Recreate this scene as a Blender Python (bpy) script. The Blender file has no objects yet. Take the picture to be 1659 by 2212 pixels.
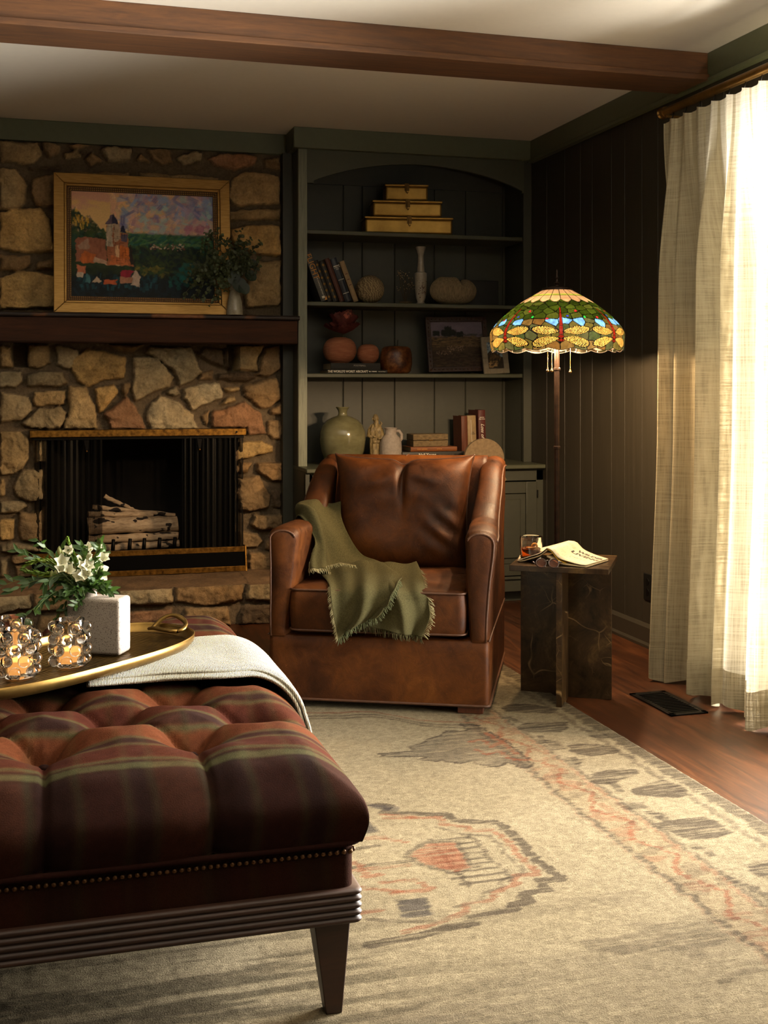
import bpy, math, random
import numpy as np
from mathutils import Vector, Matrix

PI = math.pi
S = bpy.context.scene
COL = S.collection

# ------------------------------------------------------------------ camera
FPX, YAW, YH, ZC, CX = 2570.0, math.radians(16.15), 830.0, 1.14, 829.5
cam_d = bpy.data.cameras.new('camera')
cam = bpy.data.objects.new('camera', cam_d)
COL.objects.link(cam)
cam.location = (0, 0, ZC)
cam.rotation_euler = (PI / 2, 0, -YAW)
cam_d.sensor_fit = 'HORIZONTAL'
cam_d.sensor_width = 36
cam_d.lens = FPX * 36 / 1659
cam_d.shift_y = -(1106 - YH) / 1659
cam_d.clip_start = 0.05
S.camera = cam
# ------------------------------------------------------------------ view
S.view_settings.view_transform = 'Standard'
S.view_settings.look = 'None'
S.view_settings.exposure = 0.10
S.view_settings.gamma = 1.0
S.view_settings.use_curve_mapping = False
S.cycles.max_bounces = 12
S.cycles.diffuse_bounces = 5
S.cycles.transmission_bounces = 12
S.cycles.transparent_max_bounces = 16
S.cycles.sample_clamp_indirect = 4.0
S.cycles.caustics_reflective = False
S.cycles.caustics_refractive = False
# ------------------------------------------------------------------ world
W = bpy.data.worlds.new('world')
S.world = W
W.use_nodes = True
W.node_tree.nodes['Background'].inputs[0].default_value = (0.92, 0.96, 1.0, 1)
W.node_tree.nodes['Background'].inputs[1].default_value = 0.3
# ------------------------------------------------------------------ daylight outside the glass doors


def area(name, loc, rot, sx, sy, power, color, spread=180):
    l = bpy.data.lights.new(name, 'AREA')
    l.shape = 'RECTANGLE'
    l.size = sx
    l.size_y = sy
    l.energy = power
    l.color = color
    l.spread = math.radians(spread)
    o = bpy.data.objects.new(name, l)
    COL.objects.link(o)
    o.location = loc
    o.rotation_euler = rot
    return o


DAY = (1.0, 0.95, 0.86)
area('daylight_far_window', (2.76, 2.93, 1.10), (0, PI / 2, 0), 2.1, 1.50, 850, DAY)
area('daylight_near_window', (2.76, -0.52, 1.10), (0, PI / 2, 0), 2.1, 2.4, 12, DAY)

# ------------------------------------------------------------------ geometry helpers


def dirpx(px, py):
    s, c = math.sin(YAW), math.cos(YAW)
    a = (px - CX) / FPX
    return Vector((s + c * a, c - s * a, (YH - py) / FPX))


def PY(px, py, y):
    d = dirpx(px, py)
    return Vector((0, 0, ZC)) + d * (y / d.y)


def PZ(px, py, z):
    d = dirpx(px, py)
    return Vector((0, 0, ZC)) + d * ((z - ZC) / d.z)


def PX(px, py, x):
    d = dirpx(px, py)
    return Vector((0, 0, ZC)) + d * (x / d.x)


def hexc(h, k=1.0):
    h = h.lstrip('#')
    v = [int(h[i:i + 2], 16) / 255 for i in (0, 2, 4)]
    v = [(c / 12.92 if c <= 0.04045 else ((c + 0.055) / 1.055) ** 2.4) * k for c in v]
    return (v[0], v[1], v[2], 1.0)


def hx(h, k=1.0):
    return np.array(hexc(h, k)[:3])


class MB:
    """collects faces for one mesh"""

    def __init__(s):
        s.v = []
        s.f = []
        s.c = []
        s.col = None

    def add(s, vs, fs, col=None):
        n = len(s.v)
        s.v.extend([tuple(map(float, v)) for v in vs])
        s.f.extend([tuple(i + n for i in f) for f in fs])
        if col is not None or s.c:
            while len(s.c) < n:
                s.c.append((1, 1, 1))
            if col is None:
                col = (1, 1, 1)
            if hasattr(col, 'ndim') and col.ndim == 2 or (isinstance(col, list)):
                s.c.extend([tuple(x[:3]) for x in col])
            else:
                s.c.extend([tuple(col[:3])] * len(vs))
        return s

    def box(s, x0, x1, y0, y1, z0, z1, M=None, col=None):
        vs = [(x, y, z) for z in (z0, z1) for y in (y0, y1) for x in (x0, x1)]
        if M is not None:
            vs = [M @ Vector(v) for v in vs]
        s.add(vs, [(0, 2, 3, 1), (4, 5, 7, 6), (0, 1, 5, 4), (1, 3, 7, 5), (3, 2, 6, 7), (2, 0, 4, 6)], col)
        return s

    def prism(s, poly, a0, a1, axis='z', M=None, col=None):
        n = len(poly)
        vs = []
        for a in (a0, a1):
            for p in poly:
                if axis == 'z':
                    v = (p[0], p[1], a)
                elif axis == 'y':
                    v = (p[0], a, p[1])
                else:
                    v = (a, p[0], p[1])
                vs.append(M @ Vector(v) if M is not None else v)
        fs = [tuple(range(n))[::-1], tuple(range(n, 2 * n))]
        fs += [(i, (i + 1) % n, n + (i + 1) % n, n + i) for i in range(n)]
        s.add(vs, fs, col)
        return s

    def tube(s, pts, r, n=8, cap=True, col=None, flat=None):
        pts = [Vector(p) for p in pts]
        m = len(pts)
        rs = r if isinstance(r, (list, tuple)) else [r] * m
        vs, fs = [], []
        up = None
        for i, p in enumerate(pts):
            t = (pts[min(i + 1, m - 1)] - pts[max(i - 1, 0)])
            if t.length < 1e-9:
                t = Vector((0, 0, 1))
            t.normalize()
            if up is None:
                up = Vector((0, 0, 1)) if abs(t.z) < .9 else Vector((1, 0, 0))
            a = t.cross(up)
            if a.length < 1e-6:
                a = t.cross(Vector((0, 1, 0)))
            a.normalize()
            b = a.cross(t).normalized()
            up = b
            k = flat if flat else 1.0
            for j in range(n):
                q = 2 * PI * j / n
                vs.append(p + a * math.cos(q) * rs[i] + b * math.sin(q) * rs[i] * k)
        for i in range(m - 1):
            for j in range(n):
                j2 = (j + 1) % n
                fs.append((i * n + j, i * n + j2, (i + 1) * n + j2, (i + 1) * n + j))
        if cap:
            fs.append(tuple(range(n))[::-1])
            fs.append(tuple(range((m - 1) * n, m * n)))
        s.add(vs, fs, col)
        return s

    def lathe(s, prof, n=32, c=(0, 0, 0), sx=1, sy=1, col=None, M=None, fn=None):
        vs, fs = [], []
        m = len(prof)
        for i, (r, z) in enumerate(prof):
            for j in range(n):
                q = 2 * PI * j / n
                rr = r * (fn(q, z) if fn else 1)
                v = Vector((c[0] + rr * math.cos(q) * sx, c[1] + rr * math.sin(q) * sy, c[2] + z))
                vs.append(M @ v if M is not None else v)
        for i in range(m - 1):
            for j in range(n):
                j2 = (j + 1) % n
                fs.append((i * n + j, i * n + j2, (i + 1) * n + j2, (i + 1) * n + j))
        if prof[0][0] > 1e-6:
            fs.append(tuple(range(n))[::-1])
        if prof[-1][0] > 1e-6:
            fs.append(tuple(range((m - 1) * n, m * n)))
        s.add(vs, fs, col)
        return s

    def ball(s, c, r, n=12, m=8, sx=1, sy=1, sz=1, col=None):
        pr = [(r * math.sin(PI * i / m) * (1 if 0 < i < m else 0), -r * sz * math.cos(PI * i / m)) for i in range(m + 1)]
        return s.lathe(pr, n, c, sx, sy, col)

    def grid(s, P, closed_u=False, col=None):
        """P: array [nv, nu, 3]"""
        nv, nu = P.shape[:2]
        n = len(s.v)
        vs = P.reshape(-1, 3)
        fs = []
        for j in range(nv - 1):
            for i in range(nu if closed_u else nu - 1):
                i2 = (i + 1) % nu
                fs.append((j * nu + i, j * nu + i2, (j + 1) * nu + i2, (j + 1) * nu + i))
        s.add([tuple(v) for v in vs], fs, list(col.reshape(-1, 3)) if col is not None else None)
        return s


def tag(o, label=None, cat=None, group=None, kind=None):
    if label:
        o['label'] = label
    if cat:
        o['category'] = cat
    if group:
        o['group'] = group
    if kind:
        o['kind'] = kind
    return o


def empty(name, loc=(0, 0, 0), rz=0.0, **k):
    o = bpy.data.objects.new(name, None)
    o.empty_display_size = 0.05
    COL.objects.link(o)
    o.location = loc
    o.rotation_euler = (0, 0, rz)
    return tag(o, **k)


def fixpar(o, parent, world):
    if parent is not None:
        o.parent = parent
        if world and parent.type == 'EMPTY':
            o.matrix_parent_inverse = parent.matrix_basis.inverted()


def finish(o, smooth=None, bevel=0.0, seg=2, subsurf=0, solid=0.0, off=0.0):
    if smooth is not None:
        me = o.data
        if smooth is True:
            me.polygons.foreach_set('use_smooth', [True] * len(me.polygons))
        elif smooth:
            me.polygons.foreach_set('use_smooth', [True] * len(me.polygons))
            try:
                me.set_sharp_from_angle(angle=math.radians(smooth))
            except Exception:
                pass
    if solid:
        m = o.modifiers.new('solid', 'SOLIDIFY')
        m.thickness = solid
        m.offset = off
    if bevel:
        m = o.modifiers.new('bevel', 'BEVEL')
        m.width = bevel
        m.segments = seg
        m.limit_method = 'ANGLE'
        m.angle_limit = math.radians(40)
        m.harden_normals = False
        o.data.polygons.foreach_set('use_smooth', [True] * len(o.data.polygons))
        try:
            o.data.set_sharp_from_angle(angle=math.radians(50))
        except Exception:
            pass
    if subsurf:
        m = o.modifiers.new('sub', 'SUBSURF')
        m.levels = subsurf
        m.render_levels = subsurf
    return o


def obj(name, mb, mat, parent=None, world=True, **k):
    me = bpy.data.meshes.new(name)
    if isinstance(mb, MB):
        me.from_pydata(mb.v, [], mb.f)
        if mb.c:
            while len(mb.c) < len(mb.v):
                mb.c.append((1, 1, 1))
            a = me.color_attributes.new('Col', 'FLOAT_COLOR', 'POINT')
            c = np.ones((len(mb.v), 4), dtype=np.float32)
            c[:, :3] = np.array(mb.c, dtype=np.float32)
            a.data.foreach_set('color', c.ravel())
    me.materials.append(mat)
    o = bpy.data.objects.new(name, me)
    COL.objects.link(o)
    fixpar(o, parent, world)
    lab = {q: k.pop(q) for q in ('label', 'cat', 'group', 'kind') if q in k}
    tag(o, **lab)
    if k:
        finish(o, **k)
    return o


def gridobj(name, P, mat, col=None, parent=None, world=True, mask=None, closed_u=False, **k):
    """fast numpy grid mesh. P [nv,nu,3]; mask [nv-1,nu-1] True = keep face"""
    nv, nu = P.shape[:2]
    jj, ii = np.meshgrid(np.arange(nv - 1), np.arange(nu if closed_u else nu - 1), indexing='ij')
    i2 = (ii + 1) % nu
    q = np.stack([jj * nu + ii, jj * nu + i2, (jj + 1) * nu + i2, (jj + 1) * nu + ii], -1)
    if mask is not None:
        q = q[mask]
    q = q.reshape(-1, 4)
    me = bpy.data.meshes.new(name)
    me.vertices.add(nv * nu)
    me.vertices.foreach_set('co', P.astype(np.float32).ravel())
    me.loops.add(q.size)
    me.loops.foreach_set('vertex_index', q.ravel().astype(np.int32))
    me.polygons.add(len(q))
    me.polygons.foreach_set('loop_start', np.arange(0, q.size, 4, dtype=np.int32))
    try:
        me.polygons.foreach_set('loop_total', np.full(len(q), 4, dtype=np.int32))
    except Exception:
        pass
    me.update(calc_edges=True)
    if col is not None:
        a = me.color_attributes.new('Col', 'FLOAT_COLOR', 'POINT')
        c = np.ones((nv * nu, 4), dtype=np.float32)
        c[:, :col.shape[-1]] = col.reshape(nv * nu, -1)
        a.data.foreach_set('color', c.ravel())
    me.polygons.foreach_set('use_smooth', [True] * len(q))
    me.materials.append(mat)
    o = bpy.data.objects.new(name, me)
    COL.objects.link(o)
    fixpar(o, parent, world)
    lab = {q_: k.pop(q_) for q_ in ('label', 'cat', 'group', 'kind') if q_ in k}
    tag(o, **lab)
    if k:
        finish(o, **k)
    return o


def text(name, body, size, M, mat, parent=None, extrude=0.0004, align='CENTER', sx=1.0, bold=0.0, shear=0.0, world=True):
    cu = bpy.data.curves.new(name, 'FONT')
    cu.body = body
    cu.size = size
    cu.extrude = extrude
    cu.align_x = align
    cu.align_y = 'CENTER'
    cu.offset = bold
    cu.shear = shear
    cu.resolution_u = 3
    cu.materials.append(mat)
    tmp = bpy.data.objects.new('tmp', cu)
    me = bpy.data.meshes.new_from_object(tmp)
    bpy.data.objects.remove(tmp)
    me.name = name
    if not me.materials:
        me.materials.append(mat)
    o = bpy.data.objects.new(name, me)
    COL.objects.link(o)
    o.matrix_basis = M @ Matrix.Diagonal((sx, 1, 1, 1))
    fixpar(o, parent, world)
    return o


# facing -Y (reading left to right along +X)
FRONT = Matrix(((1, 0, 0, 0), (0, 0, -1, 0), (0, 1, 0, 0), (0, 0, 0, 1)))

# ------------------------------------------------------------------ numpy noise


def _h(ix, iy, seed):
    n = (ix.astype(np.int64) * 374761393 + iy.astype(np.int64) * 668265263 + seed * 982451653) & 0x7fffffff
    n = ((n ^ (n >> 13)) * 1274126177) & 0x7fffffff
    n = n ^ (n >> 16)
    return (n & 0xffff) / 65535.0


def vnoise(x, y, seed=0):
    x0 = np.floor(x)
    y0 = np.floor(y)
    fx = x - x0
    fy = y - y0
    fx = fx * fx * (3 - 2 * fx)
    fy = fy * fy * (3 - 2 * fy)
    a = _h(x0, y0, seed)
    b = _h(x0 + 1, y0, seed)
    c = _h(x0, y0 + 1, seed)
    d = _h(x0 + 1, y0 + 1, seed)
    return (a * (1 - fx) + b * fx) * (1 - fy) + (c * (1 - fx) + d * fx) * fy


def fbm(x, y, seed=0, o=4, g=0.5):
    t = np.zeros_like(x, dtype=float)
    a, s = 1.0, 0.0
    for k in range(o):
        t += a * vnoise(x * 2 ** k, y * 2 ** k, seed + k * 17)
        s += a
        a *= g
    return t / s


def sstep(a, b, x):
    t = np.clip((x - a) / (b - a), 0, 1)
    return t * t * (3 - 2 * t)


def polydist(poly, X, Y):
    """signed distance, positive inside"""
    P = np.array(poly, float)
    n = len(P)
    d = np.full(X.shape, 1e9)
    ins = np.zeros(X.shape, bool)
    for i in range(n):
        a = P[i]
        b = P[(i + 1) % n]
        e = b - a
        t = np.clip(((X - a[0]) * e[0] + (Y - a[1]) * e[1]) / max(e @ e, 1e-12), 0, 1)
        d = np.minimum(d, np.hypot(X - a[0] - t * e[0], Y - a[1] - t * e[1]))
        c = (a[1] > Y) != (b[1] > Y)
        with np.errstate(divide='ignore', invalid='ignore'):
            xi = (b[0] - a[0]) * (Y - a[1]) / (b[1] - a[1] if b[1] != a[1] else 1e-12) + a[0]
        ins ^= c & (X < xi)
    return np.where(ins, d, -d)


# ------------------------------------------------------------------ material helpers


class NT:
    def __init__(s, name):
        s.m = bpy.data.materials.new(name)
        s.m.use_nodes = True
        s.t = s.m.node_tree
        s.n = s.t.nodes
        s.b = s.n['Principled BSDF']
        s.out = s.n['Material Output']

    def node(s, ty, **k):
        o = s.n.new(ty)
        for a, v in k.items():
            setattr(o, a, v)
        return o

    def link(s, a, b):
        s.t.links.new(a, b)

    def coord(s, scale=(1, 1, 1), rot=(0, 0, 0), obj=True):
        tc = s.node('ShaderNodeTexCoord')
        mp = s.node('ShaderNodeMapping')
        mp.inputs['Scale'].default_value = scale
        mp.inputs['Rotation'].default_value = rot
        s.link(tc.outputs['Object'], mp.inputs['Vector'])
        return mp.outputs[0]

    def noise(s, vec, scale=5, detail=4, rough=0.5, dist=0.0):
        n = s.node('ShaderNodeTexNoise')
        n.inputs['Scale'].default_value = scale
        n.inputs['Detail'].default_value = detail
        n.inputs['Roughness'].default_value = rough
        n.inputs['Distortion'].default_value = dist
        s.link(vec, n.inputs['Vector'])
        return n.outputs['Fac']

    def voro(s, vec, scale=5, feature='F1', out='Distance', rnd=1.0):
        n = s.node('ShaderNodeTexVoronoi')
        n.feature = feature
        n.inputs['Scale'].default_value = scale
        n.inputs['Randomness'].default_value = rnd
        s.link(vec, n.inputs['Vector'])
        return n.outputs[out]

    def wave(s, vec, scale=5, dist=0, detail=2, dscale=1, ty='BANDS', d='X'):
        n = s.node('ShaderNodeTexWave')
        n.wave_type = ty
        if ty == 'BANDS':
            n.bands_direction = d
        n.inputs['Scale'].default_value = scale
        n.inputs['Distortion'].default_value = dist
        n.inputs['Detail'].default_value = detail
        n.inputs['Detail Scale'].default_value = dscale
        s.link(vec, n.inputs['Vector'])
        return n.outputs['Fac']

    def ramp(s, fac, stops, interp='LINEAR'):
        r = s.node('ShaderNodeValToRGB')
        r.color_ramp.interpolation = interp
        e = r.color_ramp.elements
        while len(e) > 1:
            e.remove(e[0])
        e[0].position = stops[0][0]
        e[0].color = stops[0][1]
        for p, c in stops[1:]:
            q = e.new(p)
            q.color = c
        s.link(fac, r.inputs[0])
        return r.outputs['Color']

    def mix(s, fac, a, b, mode='MIX'):
        m = s.node('ShaderNodeMix', data_type='RGBA', blend_type=mode)
        for idx, v in ((0, fac), (6, a), (7, b)):
            if hasattr(v, 'is_output'):
                s.link(v, m.inputs[idx])
            else:
                m.inputs[idx].default_value = v
        return m.outputs[2]

    def math(s, op, a, b=0.0):
        m = s.node('ShaderNodeMath', operation=op)
        for i, v in enumerate((a, b)):
            if hasattr(v, 'is_output'):
                s.link(v, m.inputs[i])
            else:
                m.inputs[i].default_value = v
        return m.outputs[0]

    def attr(s, name='Col'):
        a = s.node('ShaderNodeAttribute')
        a.attribute_name = name
        return a.outputs['Color']

    def color(s, v):
        if hasattr(v, 'is_output'):
            s.link(v, s.b.inputs['Base Color'])
        else:
            s.b.inputs['Base Color'].default_value = v

    def set(s, **k):
        for a, v in k.items():
            i = s.b.inputs[a.replace('_', ' ')]
            if hasattr(v, 'is_output'):
                s.link(v, i)
            else:
                i.default_value = v
        return s

    def bump(s, h, strength=0.3, dist=0.01):
        b = s.node('ShaderNodeBump')
        b.inputs['Strength'].default_value = strength
        b.inputs['Distance'].default_value = dist
        s.link(h, b.inputs['Height'])
        s.link(b.outputs[0], s.b.inputs['Normal'])
        return b


def simple(name, c, rough=0.5, metal=0.0, noise=0.0, nscale=20, bump=0.0, spec=None, coat=0.0, sheen=0.0):
    m = NT(name)
    c = hexc(c) if isinstance(c, str) else c
    if noise or bump:
        v = m.coord()
        f = m.noise(v, nscale, 5, 0.6)
        lo = tuple(x * (1 - noise) for x in c[:3]) + (1,)
        hi = tuple(min(1, x * (1 + noise)) for x in c[:3]) + (1,)
        m.color(m.ramp(f, [(0.3, lo), (0.7, hi)]))
        if bump:
            m.bump(f, bump, 0.004)
    else:
        m.color(c)
    m.set(Roughness=rough, Metallic=metal)
    if spec is not None:
        m.b.inputs['Specular IOR Level'].default_value = spec
    if coat:
        m.b.inputs['Coat Weight'].default_value = coat
        m.b.inputs['Coat Roughness'].default_value = 0.08
    if sheen:
        m.b.inputs['Sheen Weight'].default_value = sheen
    return m.m


def wood(name, c0, c1, scale=(1, 12, 12), rough=0.45, bump=0.15, rot=(0, 0, 0), coat=0.0):
    m = NT(name)
    v = m.coord(scale, rot)
    n1 = m.noise(v, 3, 8, 0.65, 1.2)
    n2 = m.noise(v, 14, 4, 0.6, 0.3)
    f = m.math('ADD', m.math('MULTIPLY', n1, 0.7), m.math('MULTIPLY', n2, 0.3))
    m.color(m.ramp(f, [(0.3, hexc(c0)), (0.68, hexc(c1))]))
    m.set(Roughness=rough)
    m.bump(n2, bump, 0.002)
    if coat:
        m.b.inputs['Coat Weight'].default_value = coat
        m.b.inputs['Coat Roughness'].default_value = 0.15
    return m.m


def vcol(name, rough=0.6, noise=0.25, nscale=60, bump=0.3, bdist=0.003, spec=0.5, sheen=0.0, metal=0.0):
    """colour from the mesh attribute, broken up by procedural noise"""
    m = NT(name)
    v = m.coord()
    f = m.noise(v, nscale, 6, 0.65)
    k = m.ramp(f, [(0.25, (1 - noise, 1 - noise, 1 - noise, 1)), (0.75, (1 + noise, 1 + noise, 1 + noise, 1))])
    m.color(m.mix(1.0, m.attr(), k, 'MULTIPLY'))
    m.set(Roughness=rough, Metallic=metal)
    m.b.inputs['Specular IOR Level'].default_value = spec
    if sheen:
        m.b.inputs['Sheen Weight'].default_value = sheen
    if bump:
        m.bump(f, bump, bdist)
    return m.m
# =================================================================== SETTING
WX = 2.54      # right wall face
WY = 6.12      # mortar face of the stone wall
H = 2.44
LX, NY = -3.3, -2.6

green_wall = NT('dark_green_paint')
_v = green_wall.coord((1, 1, 0.05))
_f = green_wall.noise(_v, 60, 4, 0.6)
green_wall.color(green_wall.ramp(_f, [(0.3, hexc('27231a')), (0.7, hexc('2e2920'))]))
green_wall.set(Roughness=0.5)
green_wall.bump(_f, 0.12, 0.002)
M_GREEN = green_wall.m
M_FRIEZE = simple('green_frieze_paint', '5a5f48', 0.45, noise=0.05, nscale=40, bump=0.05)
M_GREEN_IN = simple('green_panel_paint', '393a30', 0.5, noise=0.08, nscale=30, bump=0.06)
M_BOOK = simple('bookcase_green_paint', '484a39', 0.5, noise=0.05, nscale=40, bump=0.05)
M_CEIL = simple('ceiling_plaster', 'ddd6c8', 0.9, noise=0.015, nscale=30, bump=0.05)

# ---- floor : reddish planks running along the room
mf = NT('walnut_floor')
_v = mf.coord((9, 0.9, 1))
_g = mf.noise(_v, 2.2, 9, 0.68, 1.5)
_b = mf.node('ShaderNodeTexBrick')
_b.inputs['Scale'].default_value = 1.0
_b.inputs['Brick Width'].default_value = 1.1
_b.inputs['Row Height'].default_value = 0.083
_b.inputs['Mortar Size'].default_value = 0.0012
_b.inputs['Color1'].default_value = (0.75, 0.75, 0.75, 1)
_b.inputs['Color2'].default_value = (1.15, 1.1, 1.05, 1)
_b.inputs['Mortar'].default_value = (0.35, 0.3, 0.3, 1)
mf.link(mf.coord((1, 1, 1), (0, 0, PI / 2)), _b.inputs['Vector'])
_c = mf.ramp(_g, [(0.28, hexc('200f08')), (0.5, hexc('40220f')), (0.72, hexc('5e371d'))])
mf.color(mf.mix(1.0, _c, _b.outputs['Color'], 'MULTIPLY'))
mf.set(Roughness=0.36)
mf.bump(_g, 0.12, 0.002)
obj('floor', MB().box(LX, 3.2, NY, 6.6, -0.1, 0.0), mf.m, kind='structure')
obj('ceiling', MB().box(LX, 3.2, NY, 6.6, H, H + 0.1), M_CEIL, kind='structure')
obj('wall_left', MB().box(LX - 0.1, LX, NY, 6.6, -.1, H + .1), M_GREEN, kind='structure')
obj('wall_near', MB().box(LX - .1, 3.2, NY - 0.1, NY, -.1, H + .1), M_GREEN, kind='structure')

# ---- right wall of vertical tongue and groove boards with two glass door openings
GY = [5.72, 5.50, 5.32, 5.19, 4.99, 4.86, 4.70, 4.56, 4.42, 4.21, 4.05, 3.90, 3.8]


def boards(mb, x, y0, y1, z0, z1, grooves):
    g = sorted([q for q in grooves if y0 + .02 < q < y1 - .02])
    pr = [(x, y0)]
    for q in g:
        pr += [(x, q - .0022), (x + .004, q - .0008), (x + .004, q + .0008), (x, q + .0022)]
    pr.append((x, y1))
    pr += [(x + .14, y1), (x + .14, y0)]
    mb.prism(pr, z0, z1)


gall = GY + [3.8 - 0.17 * k - (0.03 if k % 2 else 0) for k in range(1, 38)]
wm = MB()
W1 = (2.16, 3.72)
W2 = (-1.75, 0.70)
DT = 2.17
boards(wm, WX, W1[1], 6.6, 0, H, gall)
boards(wm, WX, W1[0], W1[1], DT, H, gall)
boards(wm, WX, W2[1], W1[0], 0, H, gall)
boards(wm, WX, W2[0], W2[1], DT, H, gall)
boards(wm, WX, NY, W2[0], 0, H, gall)
obj('wall_right', wm, M_GREEN, kind='structure')
M_WHITE = simple('white_window_paint', 'd8d2c4', 0.5)
glass = NT('window_glass')
glass.n.remove(glass.b)
_tr = glass.node('ShaderNodeBsdfTransparent')
_gl = glass.node('ShaderNodeBsdfGlossy')
_gl.inputs['Roughness'].default_value = 0.02
_mx = glass.node('ShaderNodeMixShader')
_fr = glass.node('ShaderNodeFresnel')
_fr.inputs[0].default_value = 1.35
glass.link(_fr.outputs[0], _mx.inputs[0])
glass.link(_tr.outputs[0], _mx.inputs[1])
glass.link(_gl.outputs[0], _mx.inputs[2])
glass.link(_mx.outputs[0], glass.out.inputs[0])
M_GLASS = glass.m
for k, (a, b) in enumerate((W1, W2)):
    fm = MB()
    x0, x1 = WX + .05, WX + .10
    mid = (a + b) / 2
    fm.box(x0, x1, a, a + .07, 0, DT).box(x0, x1, b - .07, b, 0, DT).box(x0, x1, mid - .05, mid + .05, 0, DT)
    fm.box(x0, x1, a, b, 0, .10).box(x0, x1, a, b, DT - .07, DT)
    w = obj('window_%d' % (k + 1), fm, M_WHITE, kind='structure')
    obj('pane', MB().box(x0 + .02, x0 + .026, a + .05, b - .05, .08, DT - .05), M_GLASS, w)
# ground outside, seen only through the curtain gaps
obj('floor_terrace', MB().box(3.2, 9, -6, 9, -0.12, -0.02), simple('terrace_concrete', '8f8a80', 0.9, noise=.1), kind='structure')

# ---- trims
t = MB()
zb = 2.335
t.box(WX - .022, WX + .01, NY, 5.9, zb, H)
t.box(WX - .03, WX + .01, NY, 5.9, zb - .012, zb + .004)
obj('trim_1', t, M_FRIEZE, kind='structure', bevel=.002)
t = MB()
t.box(LX, 1.262, 6.09, 6.3, zb, H)
obj('trim_2', t, M_FRIEZE, kind='structure', bevel=.003)
b = MB()
b.prism([(WX, 0), (WX - .022, 0), (WX - .022, .012), (WX - .014, .022), (WX - .014, .085), (WX - .004, .1), (WX, .1)], W1[1], 5.65, 'y')
b.v = [(x, y, z) for (x, y, z) in b.v]
obj('baseboard_right', b, simple('baseboard_paint', '332e25', 0.4, noise=.05), kind='structure')

# ---- ceiling beam
bm = MB()
M_BEAM = wood('stained_beam', '38200d', '643e1a', (0.8, 9, 9), 0.75, 0.2)
bm.box(LX, WX - .02, 4.13, 4.345, 2.352, H)
bm.box(LX, WX + .0, 4.118, 4.355, 2.33, 2.354)
obj('ceiling_beam', bm, M_BEAM, bevel=.003, label='long red-brown stained wooden beam running across the white ceiling', cat='beam')

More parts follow.
